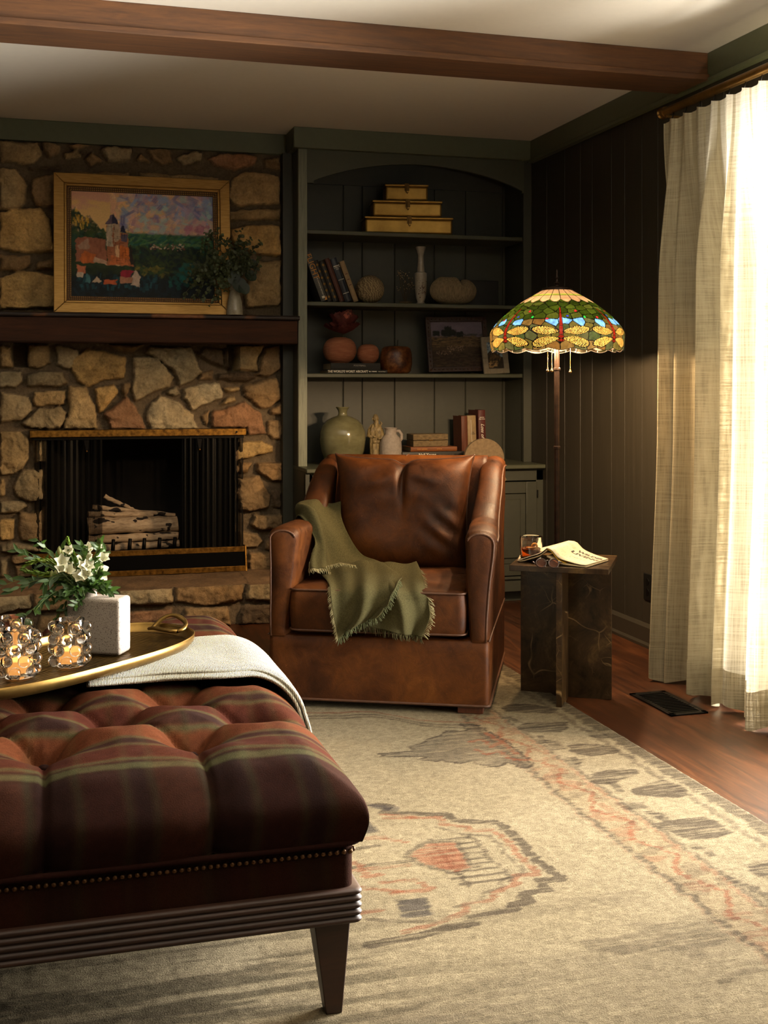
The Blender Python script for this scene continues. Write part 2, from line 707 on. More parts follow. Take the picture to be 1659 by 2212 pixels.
# ---- stone wall ----------------------------------------------------
# outlines of the stones, traced: (scale, offset) regions, tone letter first
ST_A = [
 ('t', (0,60),(60,75),(68,180),(0,185)), ('t',(152,62),(270,60),(278,160),(210,190),(150,185)),
 ('g',(305,70),(370,68),(425,90),(430,150),(375,195),(310,170)),
 ('T',(465,80),(560,90),(686,130),(682,245),(560,255),(480,290),(420,260),(388,200),(400,150)),
 ('b',(580,58),(780,62),(720,108),(620,90)),
 ('g',(722,125),(860,135),(950,240),(930,290),(830,320),(735,368),(722,300)),
 ('g',(820,68),(1040,75),(1100,210),(1040,260),(975,285),(940,200),(870,150),(795,105)),
 ('d',(1110,70),(1215,90),(1215,185),(1150,165),(1070,120)), ('d',(1222,80),(1245,80),(1240,195),(1224,185)),
 ('t',(1295,70),(1440,68),(1405,130),(1400,205),(1290,200)), ('b',(1445,75),(1515,70),(1525,190),(1460,235),(1385,225),(1412,205),(1412,140)),
 ('g',(0,210),(115,208),(125,260),(90,298),(0,292)), ('g',(150,230),(215,205),(345,210),(368,270),(300,292),(150,290)),
 ('b',(1095,225),(1160,190),(1158,250),(1085,252)), ('d',(1185,215),(1340,205),(1390,240),(1340,268),(1180,255)),
 ('t',(375,290),(470,290),(490,350),(525,410),(530,520),(340,520),(375,430),(368,360)),
 ('T',(515,300),(620,272),(650,320),(560,420),(535,430)), ('b',(665,275),(708,268),(700,320),(680,345),(665,320)),
 ('t',(185,315),(356,310),(352,385),(200,395),(175,360)), ('g',(0,315),(160,340),(175,420),(120,470),(0,490)),
 ('g',(115,490),(215,410),(330,400),(362,430),(332,520),(160,520)), ('r',(690,345),(740,400),(790,520),(600,520),(565,440)),
 ('G',(800,420),(870,335),(960,370),(1050,440),(1085,520),(825,520),(805,470)),
 ('G',(1000,300),(1100,270),(1195,270),(1212,350),(1100,390),(1045,420),(1000,350)),
 ('g',(905,320),(960,285),(980,330),(950,340)), ('t',(1215,295),(1305,290),(1310,310),(1240,320)),
 ('b',(1315,285),(1400,260),(1510,235),(1530,360),(1460,410),(1430,410),(1330,340)), ('b',(1468,415),(1528,380),(1528,440),(1475,440)),
 ('r',(1155,430),(1270,390),(1330,375),(1420,440),(1445,545),(1345,555),(1340,515),(1140,512)), ('b',(1095,450),(1140,415),(1132,505),(1110,500)),
 ('t',(1190,395),(1235,350),(1275,345),(1290,368),(1240,385)),
 ('t',(0,530),(110,530),(150,560),(160,680),(120,735),(60,772),(0,768)), ('b',(1455,470),(1530,475),(1530,582),(1480,575),(1460,540)),
 ('T',(1290,590),(1420,585),(1480,610),(1490,650),(1290,685)), ('b',(1390,700),(1530,700),(1530,800),(1470,800),(1400,750)),
 ('b',(1290,700),(1370,705),(1350,755),(1290,760)), ('b',(1290,780),(1410,775),(1470,880),(1460,950),(1290,965)),
 ('d',(1480,860),(1530,850),(1530,950),(1490,940)), ('b',(1380,980),(1530,985),(1530,1050),(1420,1070),(1365,1040)),
 ('b',(1290,1080),(1400,1085),(1430,1130),(1400,1165),(1290,1160)), ('b',(1450,1130),(1490,1110),(1500,1190),(1450,1170)),
 ('g',(65,840),(120,745),(240,730),(240,900),(160,920),(90,880)), ('t',(0,790),(25,790),(25,880),(0,885)),
 ('g',(0,915),(120,915),(160,940),(100,970),(0,980)), ('T',(0,1010),(75,1015),(75,1120),(0,1130)),
 ('b',(110,980),(240,950),(240,1135),(120,1130),(95,1080)), ('g',(0,1150),(60,1140),(190,1150),(240,1180),(60,1195),(0,1190)),
 ('b',(60,1215),(140,1195),(200,1240),(70,1250)), ('g',(0,1230),(40,1235),(40,1330),(0,1330)), ('b',(80,1265),(210,1255),(210,1320),(90,1330)),
 ('b',(1350,1185),(1500,1200),(1500,1330),(1360,1310)), ('t',(180,560),(300,560),(300,700),(190,700)),
 ('d',(1210,610),(1290,610),(1290,760),(1210,760)),('b',(1210,800),(1285,800),(1285,1140),(1210,1140)),
]
ST_D = [
 ('t',(0,160),(210,170),(230,240),(180,285),(0,278)), ('b',(230,170),(340,180),(320,230),(270,250),(240,215)),
 ('b',(360,178),(480,185),(400,205)), ('t',(345,220),(420,205),(440,240),(350,265)), ('b',(450,262),(500,220),(560,265),(500,300)),
 ('G',(540,205),(580,190),(715,200),(710,260),(670,275),(590,270)), ('b',(735,265),(770,220),(820,280)),
 ('b',(790,200),(930,205),(945,285),(880,290),(830,260)), ('g',(960,250),(1060,210),(1105,225),(1095,270),(1000,290)),
 ('r',(1130,255),(1200,230),(1300,230),(1410,240),(1390,290),(1280,320),(1180,300)), ('b',(1435,260),(1520,250),(1525,320),(1435,310)),
 ('t',(0,310),(90,305),(150,400),(140,500),(90,535),(0,535)), ('b',(175,370),(230,345),(330,345),(330,515),(200,515),(165,440)),
 ('d',(150,300),(330,300),(330,325),(170,320)), ('t',(1265,360),(1330,330),(1450,335),(1520,350),(1525,505),(1290,515),(1235,470)),
 ('t',(1235,545),(1380,530),(1525,530),(1520,590),(1240,592)), ('T',(1250,640),(1400,615),(1520,620),(1525,780),(1400,780),(1260,720)),
 ('t',(1395,815),(1525,815),(1525,1060),(1340,1065),(1330,960),(1390,880)), ('T',(0,550),(150,525),(230,530),(275,600),(300,765),(80,768),(0,740)),
 ('b',(0,780),(160,785),(180,830),(110,865),(0,865)), ('b',(190,830),(300,790),(300,860),(200,860)),
 ('T',(0,910),(100,870),(200,870),(330,900),(335,1060),(150,1075),(0,1075)),
 ('b',(380,1040),(560,1042),(700,1060),(560,1100),(400,1090)), ('d',(760,1050),(900,1050),(890,1100),(770,1100)),('b',(930,1055),(1150,1060),(1140,1105),(940,1100)),
 ('b',(350,330),(700,330),(720,600),(500,640),(350,560)), ('t',(760,330),(1190,360),(1200,560),(900,620),(760,560)),
 ('b',(350,680),(800,700),(760,990),(360,1000)), ('t',(850,680),(1210,640),(1250,960),(880,1000)),
]
TONE = {'t': 'a8926c', 'T': 'b39766', 'g': '9a8c70', 'G': 'ab9d80', 'b': '8e7656', 'r': '967256', 'd': '5e4f3e'}
MORTAR = hx('6b5c48')
rs = random.Random(5)
polys = []
for reg, (ox, oy) in ((ST_A, (0, 720)), (ST_D, (0, 240))):
    for p in reg:
        pts = []
        for zx, zy in p[1:]:
            w = PY(ox + zx / 2.5136, oy + zy / 2.5136, WY - .03)
            pts.append((w.x, w.z))
        polys.append((p[0], pts))
# the same masonry carries on to the left, outside the picture
px0 = PY(0, 500, WY - .03).x
extra = []
for tn, pts in polys:
    if max(q[0] for q in pts) < 1.24:
        for sh in (-1.43, -2.86):
            extra.append((tn, [(q[0] + sh, q[1]) for q in pts]))
polys = [(t_, p_, 0) for t_, p_ in polys] + [(t_, [(max(LX, min(a, px0 - .01)), b_) for a, b_ in p_], 1) for t_, p_ in extra]

OPX = (0.035, 0.965)    # firebox opening
OPZ = 0.885


def stone_sheet(x0, x1, z0, z1, st, y, polys, holes=(), base=0.0, seed=0):
    nx = int((x1 - x0) / st) + 1
    nz = int((z1 - z0) / st) + 1
    X, Z = np.meshgrid(np.linspace(x0, x1, nx), np.linspace(z0, z1, nz))
    hgt = (fbm(X * 30, Z * 30, seed + 3) - .5) * .008 + base
    col = np.ones(X.shape + (3,)) * MORTAR * (0.85 + 0.3 * fbm(X * 14, Z * 14, seed + 9))[..., None]
    wob = (fbm(X * 22, Z * 22, seed + 1, 3) - .5) * .022 + (fbm(X * 70, Z * 70, seed + 2, 2) - .5) * .008
    rough = (fbm(X * 18, Z * 18, seed + 4, 5, .6) - .5) * .026
    ridge = np.abs(fbm(X * 9, Z * 9, seed + 5, 3) - .5)
    chip = np.round(fbm(X * 7, Z * 7, seed + 11, 2) * 7) / 7
    for i, (tn, pts, ex) in enumerate(polys):
        rr = random.Random(i * 7 + seed)
        A = np.array(pts)
        bx0, bz0 = A.min(0) - .02
        bx1, bz1 = A.max(0) + .02
        i0, i1 = np.searchsorted(X[0], [bx0, bx1])
        j0, j1 = np.searchsorted(Z[:, 0], [bz0, bz1])
        if i1 - i0 < 3 or j1 - j0 < 3:
            continue
        sl = (slice(j0, j1), slice(i0, i1))
        xs, zs = X[sl], Z[sl]
        d = polydist(pts, xs, zs) + wob[sl] * .8 + .002
        h0 = rr.uniform(.030, .056)
        tx, tz = rr.uniform(-.05, .05), rr.uniform(-.05, .05)
        cx_, cz_ = A.mean(0)
        h = h0 * sstep(-.001, .008, d) + (np.minimum(d, .06) * .22 + rough[sl] + (.02 - ridge[sl] * .2).clip(0) * -.4 + (chip[sl] - .5) * .045
             + (xs - cx_) * tx + (zs - cz_) * tz) * sstep(0, .02, d)
        m = d > 0.0
        hgt[sl] = np.where(m, np.maximum(hgt[sl], h), hgt[sl])
        c = hx(TONE[tn]) * rr.uniform(.85, 1.12)
        n1 = fbm(xs * 16 + i * 3.1, zs * 16, seed + 21, 5, .6)[..., None]
        n2 = fbm(xs * 6 + i, zs * 6 + 5, seed + 31, 3)[..., None]
        warm = np.array([1.16, 1.02, .84])
        cold = np.array([.98, 1.02, 1.06])
        cc = c * (0.5 + 1.0 * n1) * (cold * (1 - n2) + warm * n2)
        w = sstep(0, .006, d)[..., None]
        col[sl] = np.where(m[..., None], col[sl] * (1 - w) + cc * w, col[sl])
    P = np.stack([X, np.full_like(X, y) - hgt, Z], -1)
    for hx0, hx1, hz0, hz1 in holes:
        k = (X > hx0) & (X < hx1) & (Z > hz0) & (Z < hz1)
        P[..., 1][k] = y + .11
    xc = (X[:-1, :-1] + X[1:, 1:]) / 2
    zc = (Z[:-1, :-1] + Z[1:, 1:]) / 2
    return P, col.clip(0, 1), xc, zc


hw = [PY(45 - 17, 0, WY).x, PY(45 + 13, 0, WY).x]
hz = 1.345
P_, c_, xc_, zc_ = stone_sheet(LX, 1.30, .172, 2.36, .0062, WY, polys,
    holes=[(PY(28, 0, WY).x, PY(59, 0, WY).x, PY(0, 793, WY).z, 1.40), (PY(491, 0, WY).x, PY(513, 0, WY).x, PY(0, 800, WY).z, 1.40)])
mask = ~((xc_ > OPX[0]) & (xc_ < OPX[1]) & (zc_ > .0) & (zc_ < OPZ))
M_STONE = vcol('field_stone', 0.85, noise=.30, nscale=80, bump=.9, bdist=.008, spec=.25)
gridobj('wall_back', P_, M_STONE, c_, mask=mask, kind='structure')
# firebox
M_SOOT = simple('sooty_firebrick', '17120e', 0.95, noise=.5, nscale=8, bump=.3)
fb = MB()
x0, x1, y0, y1, z0, z1 = OPX[0] - .01, OPX[1] + .01, WY - .01, WY + .52, .17, OPZ + .01
fb.add([(x0, y0, z0), (x1, y0, z0), (x1 - .12, y1, z0), (x0 + .12, y1, z0), (x0, y0, z1), (x1, y0, z1), (x1 - .12, y1, z1 + .2), (x0 + .12, y1, z1 + .2)],
       [(0, 1, 2, 3), (0, 3, 7, 4), (1, 5, 6, 2), (3, 2, 6, 7), (4, 7, 6, 5)])
obj('wall_firebox', fb, M_SOOT, kind='structure')
obj('wall_behind', MB().box(LX, 2.75, 6.66, 6.76, -.1, 2.6), M_GREEN, kind='structure')

# ---- raised hearth
HZ, HY = .19, 5.60
hs = random.Random(3)
ST_H = []
xk = 1.20
k = 0
while xk > LX:                                   # cap stones
    wdt = hs.uniform(.22, .40)
    ST_H.append(('b' if k % 2 else 'g', [(xk - wdt + .012, .195), (xk - .012, .195), (xk - .006, .125 + hs.uniform(-.01, .012)), (xk - wdt * .5, .105 + hs.uniform(-.012, .012)), (xk - wdt + .01, .118 + hs.uniform(-.01, .012))], 0))
    xk -= wdt
    k += 1
xk = 1.20
while xk > LX:
    wdt = hs.uniform(.16, .34)
    ST_H.append((('b', 'r', 'd')[k % 3], [(xk - wdt + .015 + hs.uniform(0, .03), .088), (xk - .02 - hs.uniform(0, .03), .090), (xk - .01, .0), (xk - wdt + .02, .0)], 0))
    xk -= wdt
    k += 1
P1, c1, xc1, zc1 = stone_sheet(LX, 1.215, -.01, HZ, .007, HY + .03, ST_H, seed=50)
hr = empty('hearth', (-.5, HY + .2, 0), label='low raised stone hearth running below the fireplace', cat='hearth')
gridobj('stone_face', P1, M_STONE, c1, parent=hr)
nx = P1.shape[1]
ny = 60
X = np.tile(P1[-1, :, 0], (ny, 1))
tt = np.linspace(0, 1, ny)[:, None]
Yv = P1[-1, :, 1][None] * (1 - tt) + (WY + .3) * tt
Zv = HZ + (fbm(X * 9, Yv * 9, 77, 5) - .5) * .03 * sstep(0, .1, tt) + (fbm(X * 3, Yv * 3, 78, 2) - .5) * .02 * sstep(0, .1, tt)
Zv = np.where(Yv > WY - .16, np.minimum(Zv, HZ - .002), Zv)
cc = (0.5 + 1.0 * fbm(X * 12, Yv * 12, 79, 5))[..., None] * hx('7d6349') * np.where(np.abs(fbm(X * 2.6, Yv * 1.5, 80, 1) - .5) < .012, .6, 1)[..., None]
gridobj('stone_top', np.stack([X, Yv, Zv], -1), M_STONE, cc, parent=hr)

# ---- mantel shelf
mr = empty('mantel_beam', (-.6, 6.0, 1.34), label='thick dark brown wooden mantel beam across the stone wall', cat='mantel')
M_MANTEL = wood('dark_mantel', '28130a', '4e2b16', (0.8, 8, 8), 0.9, 0.3)
obj('beam', MB().box(LX, 1.255, 5.905, 6.16, 1.345, 1.462), M_MANTEL, mr, bevel=.004)
nx = 420
xx = np.linspace(LX, 1.262, nx)
rows = []
wob = (fbm(xx * 6, xx * 0, 91, 3) - .5) * .016
for (dy, z) in ((.25, 1.463), (0.0, 1.463), (-.004, 1.466), (-.006, 1.474), (-.003, 1.482), (.004, 1.485), (.25, 1.485)):
    rows.append(np.stack([xx, 5.893 + dy + (wob if dy < .2 else wob * 0), np.full_like(xx, z)], -1))
P = np.array(rows)
n = fbm(P[..., 0] * 7, P[..., 2] * 3, 92, 3)
blot = sstep(.55, .62, n)[..., None] * sstep(1.460, 1.470, P[..., 2])[..., None]
c = hx('221510') * (1 - blot) + hx('7a4c28') * blot * (.6 + .8 * fbm(P[..., 0] * 60, P[..., 2] * 300, 93, 2))[..., None]
gridobj('live_edge_board', P, vcol('scorched_edge', .55, .2, 80, .3), c, parent=mr, label='scorched live-edge top board with pale patches')

# ---- added uplighter, unseen near the camera, put in to brighten the ceiling
M_UPL = simple('added_uplighter_metal', '3a2c1c', .4, .8)
ul = empty('added_uplighter', (1.55, .55, 0), label='added bronze torchiere, out of view near the camera, as fill light for the ceiling', cat='lamp')
obj('base', MB().lathe([(0, 0), (.13, 0), (.13, .015), (.02, .03), (0, .03)], 32, (1.55, .55, 0)), M_UPL, ul, smooth=40)
obj('pole', MB().tube([(1.55, .55, .03), (1.55, .55, 1.14)], .012, 16), M_UPL, ul, smooth=40)
obj('bowl', MB().lathe([(0, 1.14), (.05, 1.145), (.13, 1.20), (.165, 1.26), (.16, 1.26), (.125, 1.205), (.05, 1.155), (0, 1.15)], 40, (1.55, .55, 0)), M_UPL, ul, smooth=50)
_pl = bpy.data.lights.new('ceiling_fill_light', 'SPOT')
_pl.energy = 290
_pl.color = (1.0, .90, .76)
_pl.spot_size = math.radians(172)
_pl.spot_blend = .5
_pl.shadow_soft_size = .07
_po = bpy.data.objects.new('ceiling_fill_light', _pl)
COL.objects.link(_po)
_po.location = (1.55, .55, 1.245)
_po.rotation_euler = (PI, 0, 0)
fixpar(_po, ul, True)
# =================================================================== BUILT-IN BOOKCASE
BX0, BX1 = 1.262, 2.54
FY = 5.92
BKY = 6.24
SH = [1.931, 1.5636, 1.196]
CT = 0.722
bc = empty('bookcase', (1.9, 6.0, 0), label='built-in dark green bookcase with arched top and cupboards below', cat='bookcase')
IX0, IX1 = 1.308, 2.494
M_STILE = NT('brushed_green_oak')
_v = M_STILE.coord((9, 9, 0.5))
_f = M_STILE.noise(_v, 14, 6, .7, .4)
M_STILE.color(M_STILE.ramp(_f, [(0.35, hexc('666a5b')), (0.55, hexc('7c806e'))]))
M_STILE.set(Roughness=.5)
M_STILE.bump(_f, .5, .002)
M_STILE = M_STILE.m
# side towards the fireplace
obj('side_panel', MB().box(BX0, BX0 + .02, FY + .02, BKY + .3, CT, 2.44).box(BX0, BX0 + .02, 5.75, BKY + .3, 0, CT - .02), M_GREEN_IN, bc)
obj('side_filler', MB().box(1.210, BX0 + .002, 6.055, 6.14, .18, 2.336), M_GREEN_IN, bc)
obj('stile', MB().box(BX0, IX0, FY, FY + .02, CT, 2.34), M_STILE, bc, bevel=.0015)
obj('stile', MB().box(IX1, BX1, FY, FY + .02, CT, 2.34), M_GREEN_IN, bc, bevel=.0015)  # darker paint than the left stile, its shade put into the colour
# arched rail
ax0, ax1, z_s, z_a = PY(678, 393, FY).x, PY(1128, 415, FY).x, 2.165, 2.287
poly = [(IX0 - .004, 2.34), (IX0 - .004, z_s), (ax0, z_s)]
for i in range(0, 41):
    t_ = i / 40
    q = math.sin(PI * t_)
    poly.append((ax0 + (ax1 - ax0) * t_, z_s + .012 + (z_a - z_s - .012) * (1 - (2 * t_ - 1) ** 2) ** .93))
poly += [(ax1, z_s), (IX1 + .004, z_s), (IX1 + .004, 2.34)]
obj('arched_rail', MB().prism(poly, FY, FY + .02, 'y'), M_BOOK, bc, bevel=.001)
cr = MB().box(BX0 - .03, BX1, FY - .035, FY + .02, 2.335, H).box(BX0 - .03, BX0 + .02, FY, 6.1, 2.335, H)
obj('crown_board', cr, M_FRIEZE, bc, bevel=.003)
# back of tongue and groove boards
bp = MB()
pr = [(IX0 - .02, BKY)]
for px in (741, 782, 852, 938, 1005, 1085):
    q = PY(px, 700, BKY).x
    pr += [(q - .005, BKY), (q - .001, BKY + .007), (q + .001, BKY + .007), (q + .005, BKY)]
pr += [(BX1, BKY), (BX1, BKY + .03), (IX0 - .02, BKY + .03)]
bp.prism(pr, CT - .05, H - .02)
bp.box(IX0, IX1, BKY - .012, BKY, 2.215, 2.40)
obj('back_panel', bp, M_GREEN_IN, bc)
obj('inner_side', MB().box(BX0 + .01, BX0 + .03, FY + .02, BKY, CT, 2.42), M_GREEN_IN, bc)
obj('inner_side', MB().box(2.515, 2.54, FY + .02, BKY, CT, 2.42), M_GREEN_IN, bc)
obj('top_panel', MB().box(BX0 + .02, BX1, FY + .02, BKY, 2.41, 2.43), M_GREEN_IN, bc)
for z in SH:
    obj('shelf', MB().box(BX0 + .03, BX1 - .025, FY + .022, BKY, z - .022, z), M_BOOK, bc, bevel=.004)
obj('countertop', MB().box(BX0, BX1, 5.73, BKY, CT - .022, CT), M_BOOK, bc, bevel=.005)
# base cupboards
CF = 5.765
ff = MB()
ff.box(BX0, BX0 + .04, CF, CF + .02, .0, CT - .03).box(2.50, BX1, CF, CF + .02, 0, CT - .03)
ff.box(1.875, 1.925, CF, CF + .02, .09, CT - .03)
ff.box(BX0, BX1, CF, CF + .02, CT - .085, CT - .022).box(BX0, BX1, CF, CF + .02, .06, .13)
ff.box(BX0, BX1, CF + .06, CF + .08, 0, .09)
ff.box(BX0, BX1, CF - .012, CF + .01, .125, .14)
obj('cupboard_frame', ff, M_GREEN_IN, bc, bevel=.002)
M_IRON = simple('black_iron', '15120f', .45, .8)
for a, b_ in ((BX0 + .045, 1.872), (1.928, 2.497)):
    d = MB()
    z0, z1 = .145, CT - .09
    y = CF - .016
    w = .06
    d.box(a, a + w, y, y + .018, z0, z1).box(b_ - w, b_, y, y + .018, z0, z1)
    d.box(a + w, b_ - w, y, y + .018, z0, z0 + w).box(a + w, b_ - w, y, y + .018, z1 - w, z1)
    d.box(a + w, b_ - w, y + .010, y + .018, z0 + w, z1 - w)
    dd = obj('cupboard_door', d, M_GREEN_IN, bc, bevel=.003)
    p = MB().box(a + w + .03, b_ - w - .03, y + .002, y + .012, z0 + w + .03, z1 - w - .03)
    obj('raised_panel', p, M_GREEN_IN, dd, bevel=.006)
    hxx = b_ if a > 1.9 else a
    for zz in (z0 + .06, z1 - .08):
        obj('hinge', MB().tube([(hxx + .004, y + .002, zz), (hxx + .004, y + .002, zz + .035)], .004, 8), M_IRON, dd)
    kx = a + .03 if a > 1.9 else b_ - .03
    obj('knob', MB().ball((kx, y - .012, .5), .012), M_IRON, dd)

# =================================================================== FIREPLACE SCREEN + LOGS
SY = WY - .075
M_BRASS_D = NT('aged_brass')
_v = M_BRASS_D.coord((2, 2, 2))
_f = M_BRASS_D.noise(_v, 25, 5, .6)
M_BRASS_D.color(M_BRASS_D.ramp(_f, [(.3, hexc('4a2f12')), (.7, hexc('a87a34'))]))
M_BRASS_D.set(Metallic=.9, Roughness=.42)
M_BRASS_D = M_BRASS_D.m
fs = empty('fireplace_screen', (.5, SY, HZ), label='brass fireplace surround with black mesh curtains half drawn', cat='fire screen')
sx0, sx1 = PY(64, 0, SY).x, PY(532, 0, SY).x
zt = PY(300, 928, SY).z
obj('top_rail', MB().box(sx0, sx1, SY, WY + .01, zt - .034, zt), M_BRASS_D, fs, bevel=.002)
obj('rail_underside', MB().box(sx0 + .01, sx1 - .01, SY + .015, WY + .02, zt - .048, zt - .034), M_IRON, fs)
obj('screw', MB().tube([(PY(511, 930, SY).x, SY + .002, zt - .017), (PY(511, 930, SY).x, SY - .003, zt - .017)], .005, 10), M_IRON, fs)
# mesh curtain material: woven wire with open holes
mm = NT('wire_mesh')
mm.b.inputs['Base Color'].default_value = hexc('15130f')
mm.set(Roughness=.45, Metallic=.6)
_t = mm.coord((1, 1, 1))
_s = mm.node('ShaderNodeSeparateXYZ')
mm.link(_t, _s.inputs[0])
_a = mm.math('SINE', mm.math('MULTIPLY', mm.math('ADD', _s.outputs[0], _s.outputs[2]), 850))
_b2 = mm.math('SINE', mm.math('MULTIPLY', mm.math('SUBTRACT', _s.outputs[0], _s.outputs[2]), 850))
_hole = mm.math('GREATER_THAN', mm.math('MULTIPLY', _a, _b2), 0.22)
_tr = mm.node('ShaderNodeBsdfTransparent')
_mx = mm.node('ShaderNodeMixShader')
mm.link(_hole, _mx.inputs[0])
mm.link(mm.b.outputs[0], _mx.inputs[1])
mm.link(_tr.outputs[0], _mx.inputs[2])
mm.link(_mx.outputs[0], mm.out.inputs[0])
for (pa, pb, ph) in ((74, 221, 0.0), (394, 527, 1.3)):
    xa, xb = PY(pa, 0, SY + .02).x, PY(pb, 0, SY + .02).x
    nu, nv = 200, 14
    u = np.linspace(0, 1, nu)
    z = np.linspace(.245, zt - .04, nv)
    U, Z = np.meshgrid(u, z)
    amp = .011 + .004 * np.sin(U * 9)
    Yv = SY + .028 + amp * np.sin(U * 2 * PI * 11 + ph + .6 * np.sin(U * 17) + .3 * (Z - .3))
    Xv = xa + (xb - xa) * U + .004 * np.sin(U * 2 * PI * 11 * 2)
    gridobj('mesh_curtain', np.stack([Xv, Yv, Z], -1), mm.m, parent=fs, solid=0)
for px in (187, 431):
    x = PY(px, 0, SY).x
    z = zt - .05
    k_ = obj('curtain_pull', MB().prism([(x - .012, z), (x + .012, z), (x + .006, z - .05), (x - .004, z - .05)], SY - .006, SY + .004, 'y'), M_IRON, fs)
    obj('pull_ball', MB().ball((x + .001, SY - .004, z - .054), .005), M_BRASS_D, k_)
zb1, zb2 = PY(400, 1188, SY).z, PY(400, 1200, SY).z
bxx0 = sx0 + .01
br = MB().box(bxx0, sx1 - .004, SY - .004, SY + .02, HZ + .095, HZ + .121)
obj('bottom_rail', MB().box(bxx0, sx1 - .004, SY - .03, SY - .015, HZ, HZ + .026), M_BRASS_D, fs, bevel=.001)
obj('bottom_frame', br, M_BRASS_D, fs, bevel=.001)
M_BLK = simple('matt_black_panel', '080707', .9, spec=.08)
obj('damper_panel', MB().prism([(SY - .02, HZ + .02), (SY, HZ + .10), (SY + .006, HZ + .10), (SY - .01, HZ + .02)], bxx0, sx1 - .01, 'x'), M_BLK, fs)
obj('end_plate', MB().prism([(SY - .034, HZ), (SY - .008, HZ + .125), (SY + .05, HZ + .125), (SY + .05, HZ)], sx1 - .008, sx1 - .001, 'x'), M_BRASS_D, fs)
obj('side_rail', MB().box(sx1 - .045, sx1 - .035, SY + .04, SY + .05, HZ + .12, zt - .04), M_IRON, fs)
obj('side_rail', MB().box(sx0 + .045, sx0 + .055, SY + .04, SY + .05, HZ + .12, zt - .04), M_IRON, fs)

# logs and grate
GYD = 6.30
mb_ = NT('birch_bark')
_v = mb_.coord((1, 1, 1))
_f = mb_.noise(mb_.coord((14, 60, 60)), 1.2, 6, .7)
_g = mb_.noise(mb_.coord((16, 24, 24)), 1.0, 2, .5)
_c = mb_.ramp(_f, [(.3, hexc('7d6650')), (.55, hexc('b9a184')), (.8, hexc('cdb899'))])
mb_.color(mb_.mix(mb_.ramp(_g, [(.605, (0, 0, 0, 1)), (.625, (1, 1, 1, 1))]), _c, hexc('1d110b')))
mb_.set(Roughness=.8)
mb_.bump(_f, .4, .004)
M_BIRCH = mb_.m
M_CUT = wood('cut_wood_end', '6e4c2c', 'a17a4c', (8, 8, 8), .8)


def log(pa, pb, ra, rb, ya, yb, name, label, seed):
    a, b = PY(pa[0], pa[1], ya), PY(pb[0], pb[1], yb)
    rr_ = random.Random(seed)
    n_ = 14
    pts, rad = [], []
    for i in range(n_ + 1):
        q = i / n_
        p = a.lerp(b, q)
        p.z += rr_.uniform(-.003, .003)
        pts.append(p)
        rad.append((ra + (rb - ra) * q) * rr_.uniform(.95, 1.05))
    m_ = MB().tube(pts, rad, 18, cap=False)
    o = obj(name, m_, M_BIRCH, smooth=True, label=label, cat='log' if 'log' in name else 'branch', group='birch wood laid in the fireplace')
    for e, d_ in ((pts[0], 0), (pts[-1], -1)):
        t_ = (pts[1] - pts[0]).normalized()
        e1 = MB().tube([e + t_ * (-.001 if d_ == 0 else -.001), e + t_ * .002], (rad[0] if d_ == 0 else rad[-1]) * .97, 18)
        obj('cut_end', e1, M_CUT, o)
    return o


log((190, 1136), (383, 1131), .046, .040, GYD, GYD, 'birch_log', 'thick pale birch log with dark knots, middle of the fireplace pile', 1)
log((190, 1167), (384, 1156), .022, .020, GYD - .02, GYD - .02, 'birch_log', 'thin birch log lying under the thick log', 2)
log((195, 1185), (386, 1174), .020, .018, GYD - .03, GYD - .01, 'birch_log', 'thin birch log lowest in the pile, just above the grate', 3)
log((190, 1110), (330, 1112), .015, .012, GYD - .02, GYD + .03, 'birch_branch', 'short birch branch wedged against the top of the thick log', 4)
log((200, 1096), (378, 1112), .013, .010, GYD + .03, GYD + .03, 'birch_branch', 'long thin birch branch lying along the thick log', 5)
log((226, 1072), (290, 1102), .012, .009, GYD + .05, GYD + .05, 'birch_branch', 'birch branch slanting up to the left, topmost of the pile', 6)
gt = empty('fire_grate', (.6, GYD, HZ), label='black iron grate with upright fingers holding the birch logs', cat='grate')
for px in (210, 245, 281, 312, 345, 378):
    x = PY(px, 0, GYD - .08).x
    obj('grate_bar', MB().tube([(x, GYD + .12, HZ + .075), (x, GYD - .04, HZ + .075), (x - .004, GYD - .075, HZ + .09), (x, GYD - .085, HZ + .158)], [.010, .010, .011, .009], 8), M_IRON, gt, smooth=True)
gx0, gx1 = PY(200, 0, GYD).x, PY(388, 0, GYD).x
for yy in (GYD - .04, GYD + .08):
    obj('cross_bar', MB().box(gx0, gx1, yy - .008, yy + .008, HZ + .052, HZ + .068), M_IRON, gt)
for xx_ in (gx0 + .01, gx1 - .01):
    for yy in (GYD - .04, GYD + .08):
        obj('foot', MB().box(xx_ - .008, xx_ + .008, yy - .008, yy + .008, HZ + .001, HZ + .055), M_IRON, gt)
# =================================================================== THINGS ON THE SHELVES
OY = 6.02          # usual depth of shelf objects


def XO(px, y=OY):
    return PY(px, 700, y).x


def sc(y=OY, px=900):
    """metres per pixel at that depth"""
    return (PY(px + 100, 700, y) - PY(px, 700, y)).length / 100


M_BOXBRASS = NT('brushed_brass_box')
_v = M_BOXBRASS.coord((1, 1, 1))
_f = M_BOXBRASS.noise(_v, 9, 4, .6)
M_BOXBRASS.color(M_BOXBRASS.ramp(_f, [(.3, hexc('8a6a2e')), (.7, hexc('b8934a'))]))
M_BOXBRASS.set(Metallic=.75, Roughness=.42)
M_BOXBRASS.bump(_f, .06, .004)
M_BOXBRASS = M_BOXBRASS.m
M_DKBRASS = simple('dark_brass', '5a421f', .4, .9)


